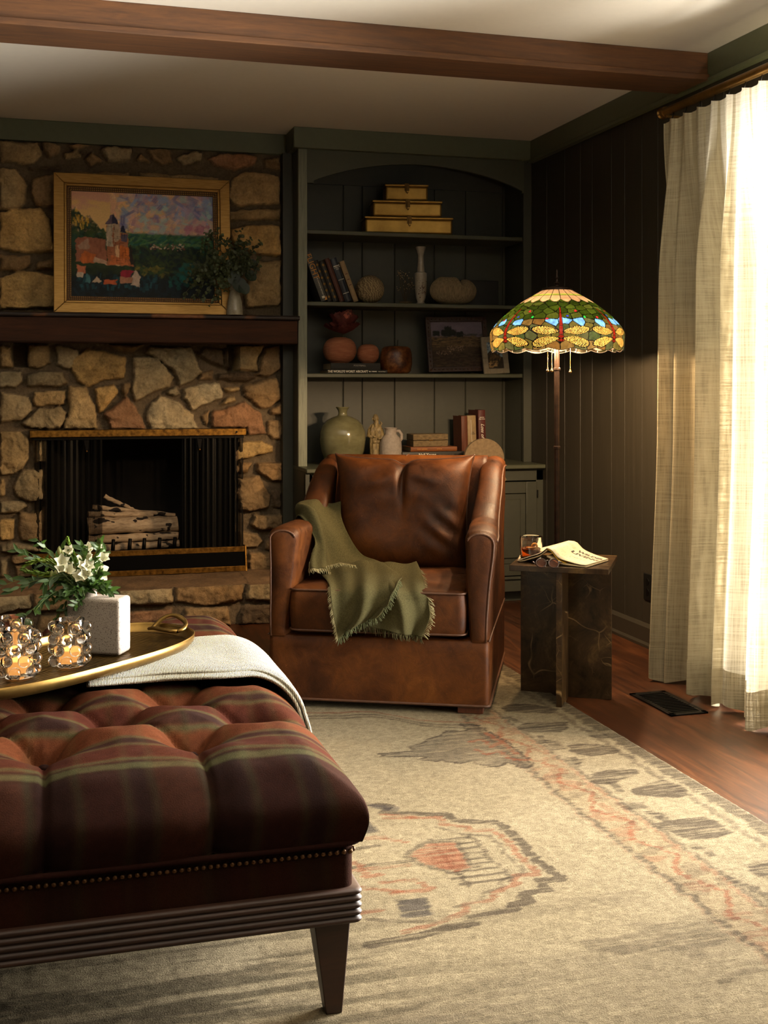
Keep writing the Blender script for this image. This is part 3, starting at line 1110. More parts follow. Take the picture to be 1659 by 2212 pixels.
def brass_box(cx, y0, z, w, d, h, rot, label):
    e = empty('brass_box', (cx, y0 + d / 2, z), rot, label=label, cat='box', group='stacked brass boxes')
    obj('box_body', MB().box(-w / 2, w / 2, -d / 2, d / 2, 0, h - .012), M_BOXBRASS, e, world=False, bevel=.012, seg=3)
    obj('lid', MB().box(-w / 2 - .003, w / 2 + .003, -d / 2 - .003, d / 2 + .003, h - .014, h - .002), M_BOXBRASS, e, world=False, bevel=.004, seg=3)
    l = obj('latch', MB().box(-.012, .012, -d / 2 - .007, -d / 2 - .002, h - .038, h + .001), M_DKBRASS, e, world=False, bevel=.001)
    obj('latch_hook', MB().tube([(-.005, -d / 2 - .009, h - .012), (-.005, -d / 2 - .010, h - .045), (.001, -d / 2 - .010, h - .052), (.006, -d / 2 - .010, h - .045)], .0022, 6), M_DKBRASS, l, world=False)


zt_ = SH[0]
brass_box(XO(889, 5.97) + .005, 5.985, zt_, .468, .18, .093, math.radians(-8), 'long brass box at the bottom of the stack under the arch')
brass_box(XO(885, 5.98) + .004, 5.99, zt_ + .093, .368, .15, .087, math.radians(-9), 'middle brass box of the stack under the arch')
brass_box(XO(882, 6.0) + .003, 6.005, zt_ + .180, .228, .12, .088, math.radians(-9), 'small brass box on top of the stack under the arch')

# ---- leaning books
M_PAGE = simple('book_pages', 'b09c78', .9, noise=.1, nscale=200)
M_GOLD = simple('gold_foil', 'c9a04a', .35, .8)
M_ORANGE = simple('orange_ink', 'c98a3a', .6)
M_WHITEINK = simple('white_ink', 'e6e0d0', .6)
M_INK = simple('black_ink', '14110e', .6)


def book(name, label, M, w, h, d, cover, group, ribs=0, dots=0, bandcol=None):
    """standing book: x thickness w, z height h, spine at y=0 facing -Y; M places it"""
    e = bpy.data.objects.new(name, None)
    e.empty_display_size = .05
    COL.objects.link(e)
    e.matrix_basis = M
    tag(e, label, 'book', group)
    t_ = .0028
    c = MB()
    c.box(-w / 2, -w / 2 + t_, 0, d, 0, h).box(w / 2 - t_, w / 2, 0, d, 0, h)
    c.prism([(-w / 2, .004), (-w / 2 + .003, 0), (0, -.003), (w / 2 - .003, 0), (w / 2, .004), (w / 2 - t_, .006), (-w / 2 + t_, .006)], 0, h)
    obj('cover', c, cover, e, world=False, bevel=.0006, seg=1)
    obj('pages', MB().box(-w / 2 + t_, w / 2 - t_, .006, d - .004, .004, h - .004), M_PAGE, e, world=False)
    if ribs:
        for k in range(ribs):
            z = h * (k + .6) / (ribs + .2)
            obj('spine_band', MB().box(-w / 2 + .001, w / 2 - .001, -.0045, .002, z, z + .003), bandcol or cover, e, world=False, bevel=.0008)
    if dots:
        for k in range(dots):
            z = h * (k + .7) / (dots + .4)
            obj('spine_ornament', MB().lathe([(.0, -.001), (w * .26, -.001), (w * .26, .001), (0, .001)], 12, M=Matrix.Translation((0, -.0035, z)) @ Matrix.Rotation(PI / 2, 4, 'X')), M_DKBRASS, e, world=False)
    return e


def cover(c, r=.6):
    return simple('cover_' + c, c, r, noise=.15, nscale=40)


G1 = 'books leaning on the second shelf'
tl = math.radians(-20.5)
zt_ = SH[1]


def lean(pxbase, y, w):
    x = PY(pxbase, 648, y).x
    return Matrix.Translation((x, y, zt_ + abs(math.sin(tl)) * w / 2 + .0005)) @ Matrix.Rotation(tl, 4, 'Y')


k_ = sc(5.98, 720) * math.cos(tl)
b1 = book('leaning_book', 'grey book with orange title on its spine, leftmost of the leaning books', lean(701, 5.965, .032), .034, .262, .19, cover('4a4a46'), G1)
text('spine_title', 'FLIGHT', .042, Matrix.Translation((0, -.0034, .185)) @ FRONT @ Matrix.Rotation(-PI / 2, 4, 'Z'), M_ORANGE, b1, world=False)
text('spine_author', 'THE COMPLETE HISTORY', .009, Matrix.Translation((.003, -.0034, .080)) @ FRONT @ Matrix.Rotation(-PI / 2, 4, 'Z'), M_WHITEINK, b1, world=False)
obj('spine_badge', MB().box(-.007, .008, -.0038, 0, .014, .026), M_WHITEINK, b1, world=False)
obj('spine_corner', MB().prism([(.002, .002), (.016, .002), (.016, .022)], -.0038, 0, 'y'), M_ORANGE, b1, world=False)
book('leaning_book', 'thin black book with gold rosettes, beside the grey book', lean(713.5, 5.97, .024), .025, .222, .15, cover('17140f'), G1, dots=6)
book('leaning_book', 'black book with gold rosettes, next to the red-brown book', lean(726, 5.97, .024), .026, .222, .15, cover('1b1710'), G1, dots=6)
book('leaning_book', 'plain red-brown leather book among the leaning books', lean(739.5, 5.975, .022), .026, .236, .16, cover('4a2314'), G1)
b5 = book('leaning_book', 'thick navy blue book with silver title among the leaning books', lean(753.5, 5.97, .03), .034, .236, .17, cover('131c28', .4), G1, ribs=3, bandcol=M_WHITEINK)
text('spine_title', 'AGATHA\nCHRISTIE\n1926', .009, Matrix.Translation((0, -.0045, .185)) @ FRONT, M_WHITEINK, b5, world=False)
b6 = book('leaning_book', 'pale tan book, rightmost of the leaning books', lean(769.5, 5.97, .026), .026, .222, .15, cover('917a58'), G1)
for zz in (.09, .12, .15):
    obj('spine_lettering', MB().box(-.006, .006, -.0036, 0, zz, zz + .004), cover('5a2c1c'), b6, world=False)

# ---- woven ball
mbl = NT('wound_rattan')
_v = mbl.coord((1, 1, 2.2), (.4, .2, 0))
_f = mbl.wave(_v, 22, 9, 4, 1.5)
mbl.color(mbl.ramp(_f, [(.0, hexc('6e5d45')), (.5, hexc('94815f')), (1, hexc('a8946f'))]))
mbl.set(Roughness=.85)
mbl.bump(_f, .5, .004)
r = 29.5 * sc(6.05, 799)
obj('woven_ball', MB().ball((XO(799, 6.05), 6.05, zt_ + r), r, 40, 24), mbl.m, smooth=True,
    label='round textured beige ball on the shelf beside the leaning books', cat='ball')

# ---- dried sprigs in a little dish
dx = XO(876, 6.04)
obj('flower_dish', MB().lathe([(0, 0), (.022, 0), (.034, .012), (.036, .015), (.033, .015), (.02, .006), (0, .006)], 24, (dx, 6.04, zt_)),
    simple('clay_dish', '6b5a42', .7, noise=.2), smooth=40, label='tiny clay dish holding dried sprigs', cat='dish')
rr = random.Random(8)
sp = MB()
for k in range(13):
    a = rr.uniform(0, 2 * PI)
    hgt_ = rr.uniform(.07, .165)
    l = rr.uniform(.01, .055) * (1 if k else .2)
    base = Vector((dx + rr.uniform(-.006, .006), 6.04 + rr.uniform(-.006, .006), zt_ + .008))
    tip = base + Vector((math.cos(a) * l * 1.2, math.sin(a) * l * .6, hgt_))
    mid = base.lerp(tip, .5) + Vector((rr.uniform(-.01, .01), 0, 0))
    sp.tube([base, mid, tip], .0007, 4, col=hx('4a3a24'))
    for q in range(5):
        p = tip + Vector((rr.uniform(-.014, .014), rr.uniform(-.01, .01), rr.uniform(-.02, .012)))
        sp.tube([tip.lerp(mid, .2), p], .0004, 3, col=hx('4a3a24'))
        sp.ball(p, .0022, 6, 4, col=hx('b49a6c'))
obj('dried_sprigs', sp, vcol('dried_flower', .9, .2, 300, 0), label='wispy dried sprigs rising from a tiny dish, left of the tall vase', cat='dried flowers')

# ---- tall bud vase with painted sprig
vx = XO(909, 6.03)
s_ = sc(6.03, 909)
prof = [(0, 0), (9.5, 0), (10, 2), (7.5, 4), (7.2, 6), (10, 14), (11.7, 32), (12.2, 62), (12.2, 64), (8, 66), (7.6, 70), (6, 90), (5.8, 100), (9, 112), (10.2, 115), (10.2, 117.5), (8, 117.5), (5, 110), (4.5, 90), (0, 90)]
mv = NT('ivory_ceramic')
_v = mv.coord()
_f = mv.noise(_v, 55, 4, .6)
_z = mv.node('ShaderNodeSeparateXYZ')
mv.link(_v, _z.inputs[0])
mv.color(mv.ramp(_f, [(.3, hexc('8f877a')), (.7, hexc('a59d8d'))]))
mv.set(Roughness=.3)
vz = obj('bud_vase', MB().lathe([(a * s_, b * s_) for a, b in prof], 36, (vx, 6.03, zt_)), mv.m, smooth=35,
         label='tall slender ivory vase with a painted brown sprig', cat='vase')
dm = MB()
rr = random.Random(4)
for k in range(46):
    a = rr.gauss(-PI / 2 - .15, .42)
    zz = rr.gauss(32, 9) * s_
    if not 12 * s_ < zz < 58 * s_:
        continue
    R_ = 12.2 * s_ * (.97 + .03 * zz / (62 * s_)) + .0003
    p = Vector((vx + R_ * math.cos(a), 6.03 + R_ * math.sin(a), zt_ + zz))
    dm.ball(p, rr.uniform(.0015, .0032), 6, 4, sy=.3)
obj('painted_sprig', dm, simple('sienna_glaze', '4a2c1c', .4), vz, label='painted brown sprig on the vase')

# ---- wide ribbed vase with a dipped rim
cx_, cy_ = XO(979, 6.03), 6.03
nu, nv = 240, 60
U = np.linspace(0, 2 * PI, nu, endpoint=False)[None, :]
T = np.linspace(0, 1, nv)[:, None]
hh = 55 * sc(6.03, 979)
ww = 48.5 * sc(6.03, 979)
ang = -PI / 2 + T * PI * .86
rad = np.cos(ang) ** .75
rad = np.where(T < .02, .0, rad)
zz = (np.sin(ang) + 1) / (1 + math.sin(-PI / 2 + PI * .86))
Xv = ww * rad * np.cos(U)
Yv = ww * .55 * rad * np.sin(U)
xn = Xv / ww
dip = 1 - .20 * np.exp(-((xn - .30) / .17) ** 2) * sstep(.5, 1, T) - .04 * sstep(.2, .9, xn) * sstep(.5, 1, T) + .03 * np.exp(-((xn + .6) / .15) ** 2) * sstep(.6, 1, T)
Zv = hh * zz * dip * np.ones_like(U)
rib = 1 + .012 * np.sin(U * 58 + 3 * np.sin(T * 4)) * (rad > .2)
P = np.stack([cx_ + Xv * rib, cy_ + Yv * rib, zt_ + Zv + .001], -1)
inner = P[-1:].copy()
inner2 = inner.copy()
ctr = np.array([cx_, cy_, 0])
inner[..., :2] = ctr[:2] + (inner[..., :2] - ctr[:2]) * .82
inner2[..., :2] = ctr[:2] + (inner2[..., :2] - ctr[:2]) * .75
inner2[..., 2] = zt_ + hh * .3
end = inner2 * 0 + np.array([cx_, cy_, zt_ + hh * .25])
P = np.concatenate([P, inner, inner2, end], 0)
mr_ = NT('ribbed_sand_ceramic')
_v = mr_.coord((1, 1, .16))
_f = mr_.noise(_v, 180, 4, .7)
mr_.color(mr_.ramp(_f, [(.3, hexc('5c5039')), (.65, hexc('938264'))]))
mr_.set(Roughness=.85)
mr_.bump(_f, .7, .004)
gridobj('wide_ribbed_vase', P, mr_.m, closed_u=True, label='wide squat sand-coloured ribbed vase with a dipped rim', cat='vase')
obj('dark_box', MB().box(XO(968, 6.17), XO(1074, 6.17), 6.15, 6.225, zt_, zt_ + .148), simple('black_lacquer', '0c0b0a', .4), bevel=.002,
    label='low black rectangular box behind the ribbed vase', cat='box')

# =================================================================== third shelf
zt_ = SH[2]


def flatbook(name, label, x0, x1, y0, y1, z0, z1, cov, group, rot=0.0, jacket=None):
    cx, cy = (x0 + x1) / 2, (y0 + y1) / 2
    e = empty(name, (cx, cy, z0), rot, label=label, cat='book', group=group)
    w, d, h = (x1 - x0) / 2, (y1 - y0) / 2, z1 - z0
    t_ = .0025
    c = MB().box(-w, w, -d, d, 0, t_).box(-w, w, -d, d, h - t_, h)
    c.prism([(-d, 0), (-d + .004, 0), (-d + .004, h), (-d, h), (-d - .003, h * .7), (-d - .003, h * .3)], -w, w, 'x')
    obj('cover', c, cov, e, world=False, bevel=.0006, seg=1)
    obj('pages', MB().box(-w + .003, w - .003, -d + .004, d - .003, t_, h - t_), M_PAGE, e, world=False)
    return e


G2 = 'flat books under the terracotta pots'
xa, xb = XO(709, 5.97), XO(836, 5.97)
f1 = flatbook('flat_book', 'black book with bold white title lying flat on the shelf', xa, xb, 5.965, 6.17, zt_, zt_ + .0185, cover('0f0e0c', .5), G2)
text('spine_title', "THE WORLD'S WORST AIRCRAFT", .0165, Matrix.Translation((-.055, -.1065, .0095)) @ FRONT, M_WHITEINK, f1, world=False, bold=.0006, sx=.86)
text('spine_author', 'BILL YENNE', .008, Matrix.Translation((.078, -.1065, .0095)) @ FRONT, M_WHITEINK, f1, world=False, bold=.0002)
text('spine_publisher', 'Dorset Press', .007, Matrix.Translation((.128, -.1065, .0095)) @ FRONT, M_WHITEINK, f1, world=False)
f2 = flatbook('flat_book', 'thick charcoal book titled in grey, directly under the terracotta pots', XO(714, 5.98), XO(821, 5.98), 5.975, 6.16, zt_ + .0187, zt_ + .054, cover('24221d', .7), G2)
text('spine_title', 'FOOTBALL', .0115, Matrix.Translation((.021, -.0965, .022)) @ FRONT, simple('grey_ink', '8e877c', .6), f2, world=False, bold=.0003, sx=1.15)
M_TERRA = NT('terracotta')
_v = M_TERRA.coord((1, 1, 1))
_f = M_TERRA.noise(M_TERRA.coord((2, 2, 14)), 10, 5, .7)
M_TERRA.color(M_TERRA.ramp(_f, [(.3, hexc('8a4f34')), (.7, hexc('b27452'))]))
M_TERRA.set(Roughness=.9)
M_TERRA.bump(_f, .5, .003)
M_TERRA = M_TERRA.m
s_ = sc(6.05, 760)
zk = zt_ + .0545


def squash(wr, h, n=14, lip=.35, p=.62):
    o = [(0, 0)]
    for i in range(n + 1):
        a = -PI / 2 + PI * i / n
        r_ = wr * (abs(math.cos(a)) ** p if abs(math.cos(a)) > 1e-6 else 0)
        r_ = max(r_, wr * (.5 if a < 0 else lip))
        o.append((r_, h * (math.sin(a) + 1) / 2))
    o += [(wr * lip * .8, h), (wr * lip * .7, h * .8), (0, h * .78)]
    return o


obj('terracotta_vase', MB().lathe(squash(34.5 * s_, 53 * s_), 40, (XO(734, 6.05), 6.05, zk)), M_TERRA, smooth=40,
    label='round terracotta vase holding the dark red bloom', cat='vase')
obj('terracotta_vase', MB().lathe(squash(23.3 * s_, 39.5 * s_, lip=.3), 36, (XO(795, 6.05), 6.05, zk)), M_TERRA, smooth=40,
    label='small terracotta ball vase, empty, beside the vase with the bloom', cat='vase')
# dark bloom
fl = empty('dark_red_bloom', (XO(741, 6.05), 6.05, zk + 53 * s_), label='large dark burgundy ruffled bloom in the round terracotta vase', cat='flower')
M_PET = simple('burgundy_petal', '5c241f', .75, noise=.4, nscale=30)
M_PETIN = simple('dusty_rose_petal', 'a85c46', .75, noise=.3, nscale=30)


def petal(mb, c, az, el, L, Wd, cup, seed, ruf=.18):
    """curved ruffled petal from point c outwards"""
    rr_ = random.Random(seed)
    nu_, nv_ = 9, 8
    R = Matrix.Rotation(az, 4, 'Z') @ Matrix.Rotation(-el, 4, 'Y')
    vs = []
    for j in range(nv_):
        t_ = j / (nv_ - 1)
        w_ = Wd * math.sin(PI * min(1, (t_ * .82 + .10))) ** .7
        for i in range(nu_):
            u_ = (i / (nu_ - 1) - .5) * 2
            x = L * t_
            y = w_ * u_ * .5
            z = cup * L * (t_ ** 2) * .6 + cup * Wd * .35 * u_ ** 2 + (ruf * Wd * t_ * t_ * math.sin(u_ * 7 + seed * 2.1) * .35)
            x += -.06 * L * abs(u_) * t_ + .03 * L * math.sin(u_ * 11 + seed) * t_
            vs.append(Vector(c) + (R @ Vector((x, y, z))))
    fs = [(j * nu_ + i, j * nu_ + i + 1, (j + 1) * nu_ + i + 1, (j + 1) * nu_ + i) for j in range(nv_ - 1) for i in range(nu_ - 1)]
    mb.add(vs, fs)


c0 = Vector((XO(741, 6.05), 6.04, zk + 56 * s_))
rr = random.Random(2)
k = 0
for ring, (n_, el, L, Wd) in enumerate(((9, .22, .110, .095), (8, .62, .118, .10), (7, .98, .115, .09), (6, 1.25, .10, .08))):
    for i in range(n_):
        m_ = MB()
        petal(m_, c0 + Vector((0, 0, .006 * ring + .01)), 2 * PI * i / n_ + ring * .4 + rr.uniform(-.1, .1), el + rr.uniform(-.12, .12), L * rr.uniform(.85, 1.08), Wd, .35, k)
        obj('petal', m_, M_PET, fl, smooth=True)
        k += 1
for i in range(9):
    m_ = MB()
    petal(m_, c0 + Vector((.006, -.045, .075)), 2 * PI * i / 9 - .6, .4 + .35 * (i % 3), .042, .045, .8, 90 + i, .4)
    obj('inner_petal', m_, M_PETIN, fl, smooth=True, label='dusty rose inner petal')
obj('stem', MB().tube([c0 - Vector((0, 0, .06)), c0 + Vector((0, 0, .03))], .005, 8), simple('dark_stem', '2b2f1c', .7), fl)
# brown lidded jar
jm = NT('bronze_glaze')
_v = jm.coord()
_f = jm.noise(_v, 26, 6, .75)
jm.color(jm.ramp(_f, [(.35, hexc('2a130a')), (.5, hexc('5c3015')), (.72, hexc('94683a'))]))
jm.set(Roughness=.38)
s_ = sc(6.03, 855)
ja = empty('brown_jar', (XO(855.5, 6.03), 6.03, zt_), label='squat mottled brown jar with two thin stalks on top', cat='jar')
obj('jar_body', MB().lathe([(0, 0), (24 * s_, 0), (30 * s_, 5 * s_), (33 * s_, 20 * s_), (32 * s_, 40 * s_), (29 * s_, 51 * s_), (24 * s_, 55 * s_), (0, 57 * s_)], 40, (XO(855.5, 6.03), 6.03, zt_)), jm.m, ja, smooth=50)
for q in (-3, 3.5):
    x = XO(855 + q, 6.03)
    obj('stalk', MB().tube([(x, 6.03, zt_ + 55 * s_), (x + .002, 6.03, zt_ + 69 * s_)], .002, 6), M_IRON, ja)

# ---- paint canvases in numpy ---------------------------------------------


def paint(nu, nv, bg, strokes, seed):
    """img [nv, nu, 3], row 0 = bottom. bg(u,v)->rgb ; strokes list of (n, region fn, palette, w, h, ang)"""
    rng = np.random.default_rng(seed)
    U, V = np.meshgrid(np.linspace(0, 1, nu), np.linspace(0, 1, nv))
    img = bg(U, V)
    for n_, (u0, u1, v0, v1), pal, w, h, a0, ja_ in strokes:
        for k in range(n_):
            cu, cv = rng.uniform(u0, u1), rng.uniform(v0, v1)
            ww_, hh_ = w * rng.uniform(.5, 1.5), h * rng.uniform(.5, 1.5)
            a = a0 + rng.uniform(-ja_, ja_)
            c = pal[rng.integers(len(pal))] * rng.uniform(.8, 1.2)
            R_ = max(ww_, hh_) * 1.1
            i0, i1 = int(max(0, (cu - R_) * nu)), int(min(nu, (cu + R_) * nu + 1))
            j0, j1 = int(max(0, (cv - R_) * nv)), int(min(nv, (cv + R_) * nv + 1))
            if i1 <= i0 or j1 <= j0:
                continue
            du, dv = U[j0:j1, i0:i1] - cu, (V[j0:j1, i0:i1] - cv) * nv / nu
            p = (du * math.cos(a) + dv * math.sin(a)) / ww_
            q = (-du * math.sin(a) + dv * math.cos(a)) / hh_
            m = np.clip(1.6 * (1 - np.maximum(np.abs(p), np.abs(q)) ** 2), 0, 1) * rng.uniform(.4, .95)
            m = m * (0.85 + .15 * np.sin(q * 9 + rng.uniform(0, 6)))
            m = m[..., None]
            img[j0:j1, i0:i1] = img[j0:j1, i0:i1] * (1 - m) + c * m
    return img


def poly_fill(img, poly, col, seed=0, soft=.006):
    nv, nu = img.shape[:2]
    U, V = np.meshgrid(np.linspace(0, 1, nu), np.linspace(0, 1, nv))
    w = (fbm(U * 40, V * 40, seed, 3) - .5) * .02
    d = polydist(poly, U, V) + w
    m = np.clip(d / soft, 0, 1)[..., None]
    tex = (.65 + .7 * fbm(U * 60, V * 25, seed + 5, 4))[..., None]
    img[:] = img * (1 - m) + hx(col) * tex * m


def L3(*s):
    return [hx(q) for q in s]


M_CANVAS = vcol('oil_paint', .62, noise=.12, nscale=160, bump=.35, bdist=.001, spec=.3)


def canvas(name, img, x0, x1, z0, z1, y, parent, tilt=0.0, yz=None):
    nv, nu = img.shape[:2]
    X, Z = np.meshgrid(np.linspace(x0, x1, nu), np.linspace(z0, z1, nv))
    Yv = np.full_like(X, y)
    return gridobj(name, np.stack([X, Yv, Z], -1), M_CANVAS, (img * 1.25).clip(0, 1), parent=parent, world=False)


# dark meadow landscape on the third shelf
def bg2(U, V):
    sky = hx('5f5560')[None, None] * (.7 + .5 * fbm(U * 4, V * 6, 3, 3))[..., None]
    land = hx('3f3020')[None, None] * (.4 + 1.0 * fbm(U * 9, V * 20, 4, 4))[..., None]
    m = sstep(.655, .69, V + .015 * np.sin(U * 9))[..., None]
    return sky * m + land * (1 - m)


img = paint(150, 118, bg2, [
    (260, (0, 1, .45, .68), L3('5c4a30', '4a3b28', '6b5636'), .05, .008, 0, .2),
    (200, (0, 1, 0, .35), L3('231712', '2c1c14', '1a110d'), .05, .01, 0, .3),
    (90, (.30, .62, .36, .47), L3('a48a72', '8f7560'), .007, .005, 0, 1),
    (60, (.08, .40, .27, .36), L3('a89078', '8f7560'), .006, .005, 0, 1),
    (40, (.55, 1, .42, .52), L3('7d6654', '6a5546'), .012, .004, 0, .5),
    (160, (.22, .48, .70, .80), L3('0c0f0c', '12160f', '090a08'), .028, .022, 0, 3),
    (90, (.29, .40, .78, .88), L3('0c0f0c', '12160f'), .022, .016, 0, 3),
    (60, (.06, .16, .71, .78), L3('0e110d'), .022, .02, 0, 3),
    (70, (.50, .62, .68, .76), L3('0e110d'), .022, .018, 0, 3),
    (40, (.62, 1, .69, .73), L3('2b2c26'), .04, .006, 0, .1)], 11)
xa, xb = XO(924, 6.10), XO(1056, 6.10)
wv = xb - xa
hv = 112 * sc(6.10, 990)
pic = bpy.data.objects.new('framed_landscape', None)
pic.empty_display_size = .05
COL.objects.link(pic)
pic.matrix_basis = Matrix.Translation(((xa + xb) / 2 - .002, 6.07, zt_ + .013)) @ Matrix.Rotation(math.radians(-9), 4, 'X') @ Matrix.Rotation(math.radians(-1.2), 4, 'Y')
tag(pic, 'dark meadow landscape in an ornate brown frame on the third shelf', 'picture')
M_DKFRAME = wood('dark_carved_frame', '1c0f09', '3a2115', (9, 9, 9), .45, .4)
fw = .027
F_ = MB()
F_.prism([(-wv / 2, 0), (wv / 2, 0), (wv / 2 - fw, fw), (-wv / 2 + fw, fw)], 0, .022, 'y')
F_.prism([(-wv / 2, hv), (-wv / 2 + fw, hv - fw), (wv / 2 - fw, hv - fw), (wv / 2, hv)], 0, .022, 'y')
F_.prism([(-wv / 2, 0), (-wv / 2 + fw, fw), (-wv / 2 + fw, hv - fw), (-wv / 2, hv)], 0, .022, 'y')
F_.prism([(wv / 2, 0), (wv / 2, hv), (wv / 2 - fw, hv - fw), (wv / 2 - fw, fw)], 0, .022, 'y')
obj('frame', F_, M_DKFRAME, pic, world=False, bevel=.002)
be = MB()
for i in range(15):
    t_ = (i + .5) / 15
    for z in (fw / 2, hv - fw / 2):
        be.ball((-wv / 2 + wv * t_, -.001, z), .0048, 6, 4, sx=1.4, sz=.6)
for i in range(13):
    t_ = (i + .5) / 13
    for x in (-wv / 2 + fw / 2, wv / 2 - fw / 2):
        be.ball((x, -.001, hv * t_), .0048, 6, 4, sz=1.4, sx=.6)
obj('frame_carving', be, simple('carved_wood', '4a2c1c', .4), pic, world=False)
canvas('canvas', img, -wv / 2 + fw - .002, wv / 2 - fw + .002, fw - .002, hv - fw + .002, .010, pic)
st = empty('picture_stand', (XO(1005, 6.1), 6.08, zt_), label='thin black wire easel under the dark landscape', cat='stand')
for px in (952, 1012, 1028):
    x = XO(px, 6.06)
    obj('wire_foot', MB().tube([(x, 6.18, zt_ + .10), (x, 6.10, zt_ + .006), (x, 6.04, zt_ + .004), (x, 6.035, zt_ + .014)], .002, 6), M_IRON, st)

# small picture with a pale stone-like frame
img = paint(60, 84, lambda U, V: np.where((V > .55 + .12 * np.sin(U * 5))[..., None], hx('6f7f88') * (.5 + .9 * fbm(U * 5, V * 7, 9, 3))[..., None], hx('2a2116') * (.5 + fbm(U * 8, V * 8, 7, 3))[..., None]), [
    (60, (0, 1, .7, 1), L3('8c9a9e', '4d6072', '2c3c4c'), .10, .04, .5, .6),
    (60, (.15, .8, .25, .6), L3('5c4526', '3a2c18', '1c1a12'), .12, .05, 0, 2),
    (25, (.1, .6, .05, .3), L3('9a7a4c', '7c5f3a'), .10, .03, .4, .5)], 5)
sm = bpy.data.objects.new('small_framed_picture', None)
sm.empty_display_size = .05
COL.objects.link(sm)
sm.matrix_basis = Matrix.Translation((XO(1074, 6.0), 6.0, zt_ + .001)) @ Matrix.Rotation(math.radians(-8), 4, 'X') @ Matrix.Rotation(math.radians(-3), 4, 'Y')
tag(sm, 'small upright picture in a pale chalky frame, behind the lamp shade', 'picture')
s_ = sc(6.0, 1070)
w2, h2, f2_ = 54 * s_, 75 * s_, 10.5 * s_
F_ = MB()
rr = random.Random(1)
M_CHALK = simple('chalky_frame', '8a7f6b', .9, noise=.12, nscale=60, bump=.5)
for (a, b_, c, d) in ((-w2 / 2, w2 / 2, 0, f2_), (-w2 / 2, w2 / 2, h2 - f2_, h2)):
    n_ = 4
    for i in range(n_):
        F_.box(a + (b_ - a) * i / n_, a + (b_ - a) * (i + 1) / n_ + .0005, rr.uniform(-.002, 0), .014, c - rr.uniform(0, .0015) * (c > 0), d + rr.uniform(0, .0015))
for (a, b_) in ((-w2 / 2, -w2 / 2 + f2_), (w2 / 2 - f2_, w2 / 2)):
    for i in range(5):
        c, d = f2_ + (h2 - 2 * f2_) * i / 5, f2_ + (h2 - 2 * f2_) * (i + 1) / 5
        F_.box(a - rr.uniform(0, .0015), b_ + rr.uniform(0, .0015), rr.uniform(-.002, 0), .014, c, d + .0005)
obj('frame', F_, M_CHALK, sm, world=False, bevel=.002)
canvas('print', img, -w2 / 2 + f2_ - .001, w2 / 2 - f2_ + .001, f2_ - .001, h2 - f2_ + .001, .006, sm)

# =================================================================== things on the counter
zt_ = CT
y_ = 6.00
s_ = sc(y_, 740)
gm = NT('celadon_glaze')
_v = gm.coord((1, 1, 2))
_f = gm.noise(_v, 9, 4, .6)
gm.color(gm.ramp(_f, [(.3, hexc('5f5c42')), (.7, hexc('7c7859'))]))
gm.set(Roughness=.12)
gm = gm.m
obj('celadon_bottle', MB().lathe([(0, 0), (30 * s_, 0), (38 * s_, 8 * s_), (45 * s_, 30 * s_), (48 * s_, 52 * s_), (47 * s_, 68 * s_), (42 * s_, 82 * s_), (32 * s_, 93 * s_), (20 * s_, 99 * s_), (10.5 * s_, 102 * s_), (9 * s_, 106 * s_), (9.5 * s_, 112 * s_), (12.5 * s_, 116.5 * s_), (14 * s_, 118.5 * s_), (13.5 * s_, 119.5 * s_), (9 * s_, 116 * s_), (6 * s_, 105 * s_), (0, 100 * s_)], 56, (XO(740, y_), y_, zt_)),
    gm, smooth=50, label='large round glossy olive-green bottle vase with a flared neck', cat='vase')
# sage figurine
sx = XO(811, 5.99)
s_ = sc(5.99, 811)
fg = empty('sage_figurine', (sx, 5.99, zt_), label='carved ivory figurine of a bearded sage in long robes', cat='figurine')
M_IVORY = NT('carved_ivory')
_f = M_IVORY.noise(M_IVORY.coord((1, 1, .5)), 70, 5, .7)
M_IVORY.color(M_IVORY.ramp(_f, [(.32, hexc('4c3d22')), (.6, hexc('948158'))]))
M_IVORY.set(Roughness=.5)
M_IVORY.bump(_f, .8, .003)
M_IVORY = M_IVORY.m


def fold(q, z):
    return 1 + .10 * math.sin(q * 9 + z * 25) + .05 * math.sin(q * 17 - z * 40)


body = MB().lathe([(a * s_, b * s_) for a, b in ((0, 0), (13, 0), (13.5, 4), (11.5, 20), (11, 40), (12.5, 55), (14.5, 66), (13.5, 74), (9, 81), (4.5, 84), (4.6, 86))], 40, (sx, 5.99, zt_), 1, .7, fn=fold)
obj('robe', body, M_IVORY, fg, smooth=60)
hd = MB().ball((sx, 5.988, zt_ + 94 * s_), 6.6 * s_, 20, 14, .9, .95, 1.35)
hd.ball((sx, 5.988 - 6.2 * s_, zt_ + 93.5 * s_), 1.3 * s_, 8, 6, 1, 1, 1.6)
for q in (-1, 1):
    hd.ball((sx + q * 6.2 * s_, 5.99, zt_ + 93 * s_), 1.7 * s_, 8, 6, .6, 1, 2.0)
    hd.ball((sx + q * 2.4 * s_, 5.988 - 5.4 * s_, zt_ + 96.3 * s_), 1.5 * s_, 8, 6, 1.3, .6, .5)
obj('head', hd, M_IVORY, fg, smooth=True)
obj('beard', MB().lathe([(a * s_, b * s_) for a, b in ((0, 62), (1.2, 63), (3.4, 74), (4.6, 84), (4.0, 91), (0, 92))], 20, (sx, 5.988 - 6.5 * s_, zt_), 1, .6, fn=lambda q, z: 1 + .12 * math.sin(q * 8)), M_IVORY, fg, smooth=True)
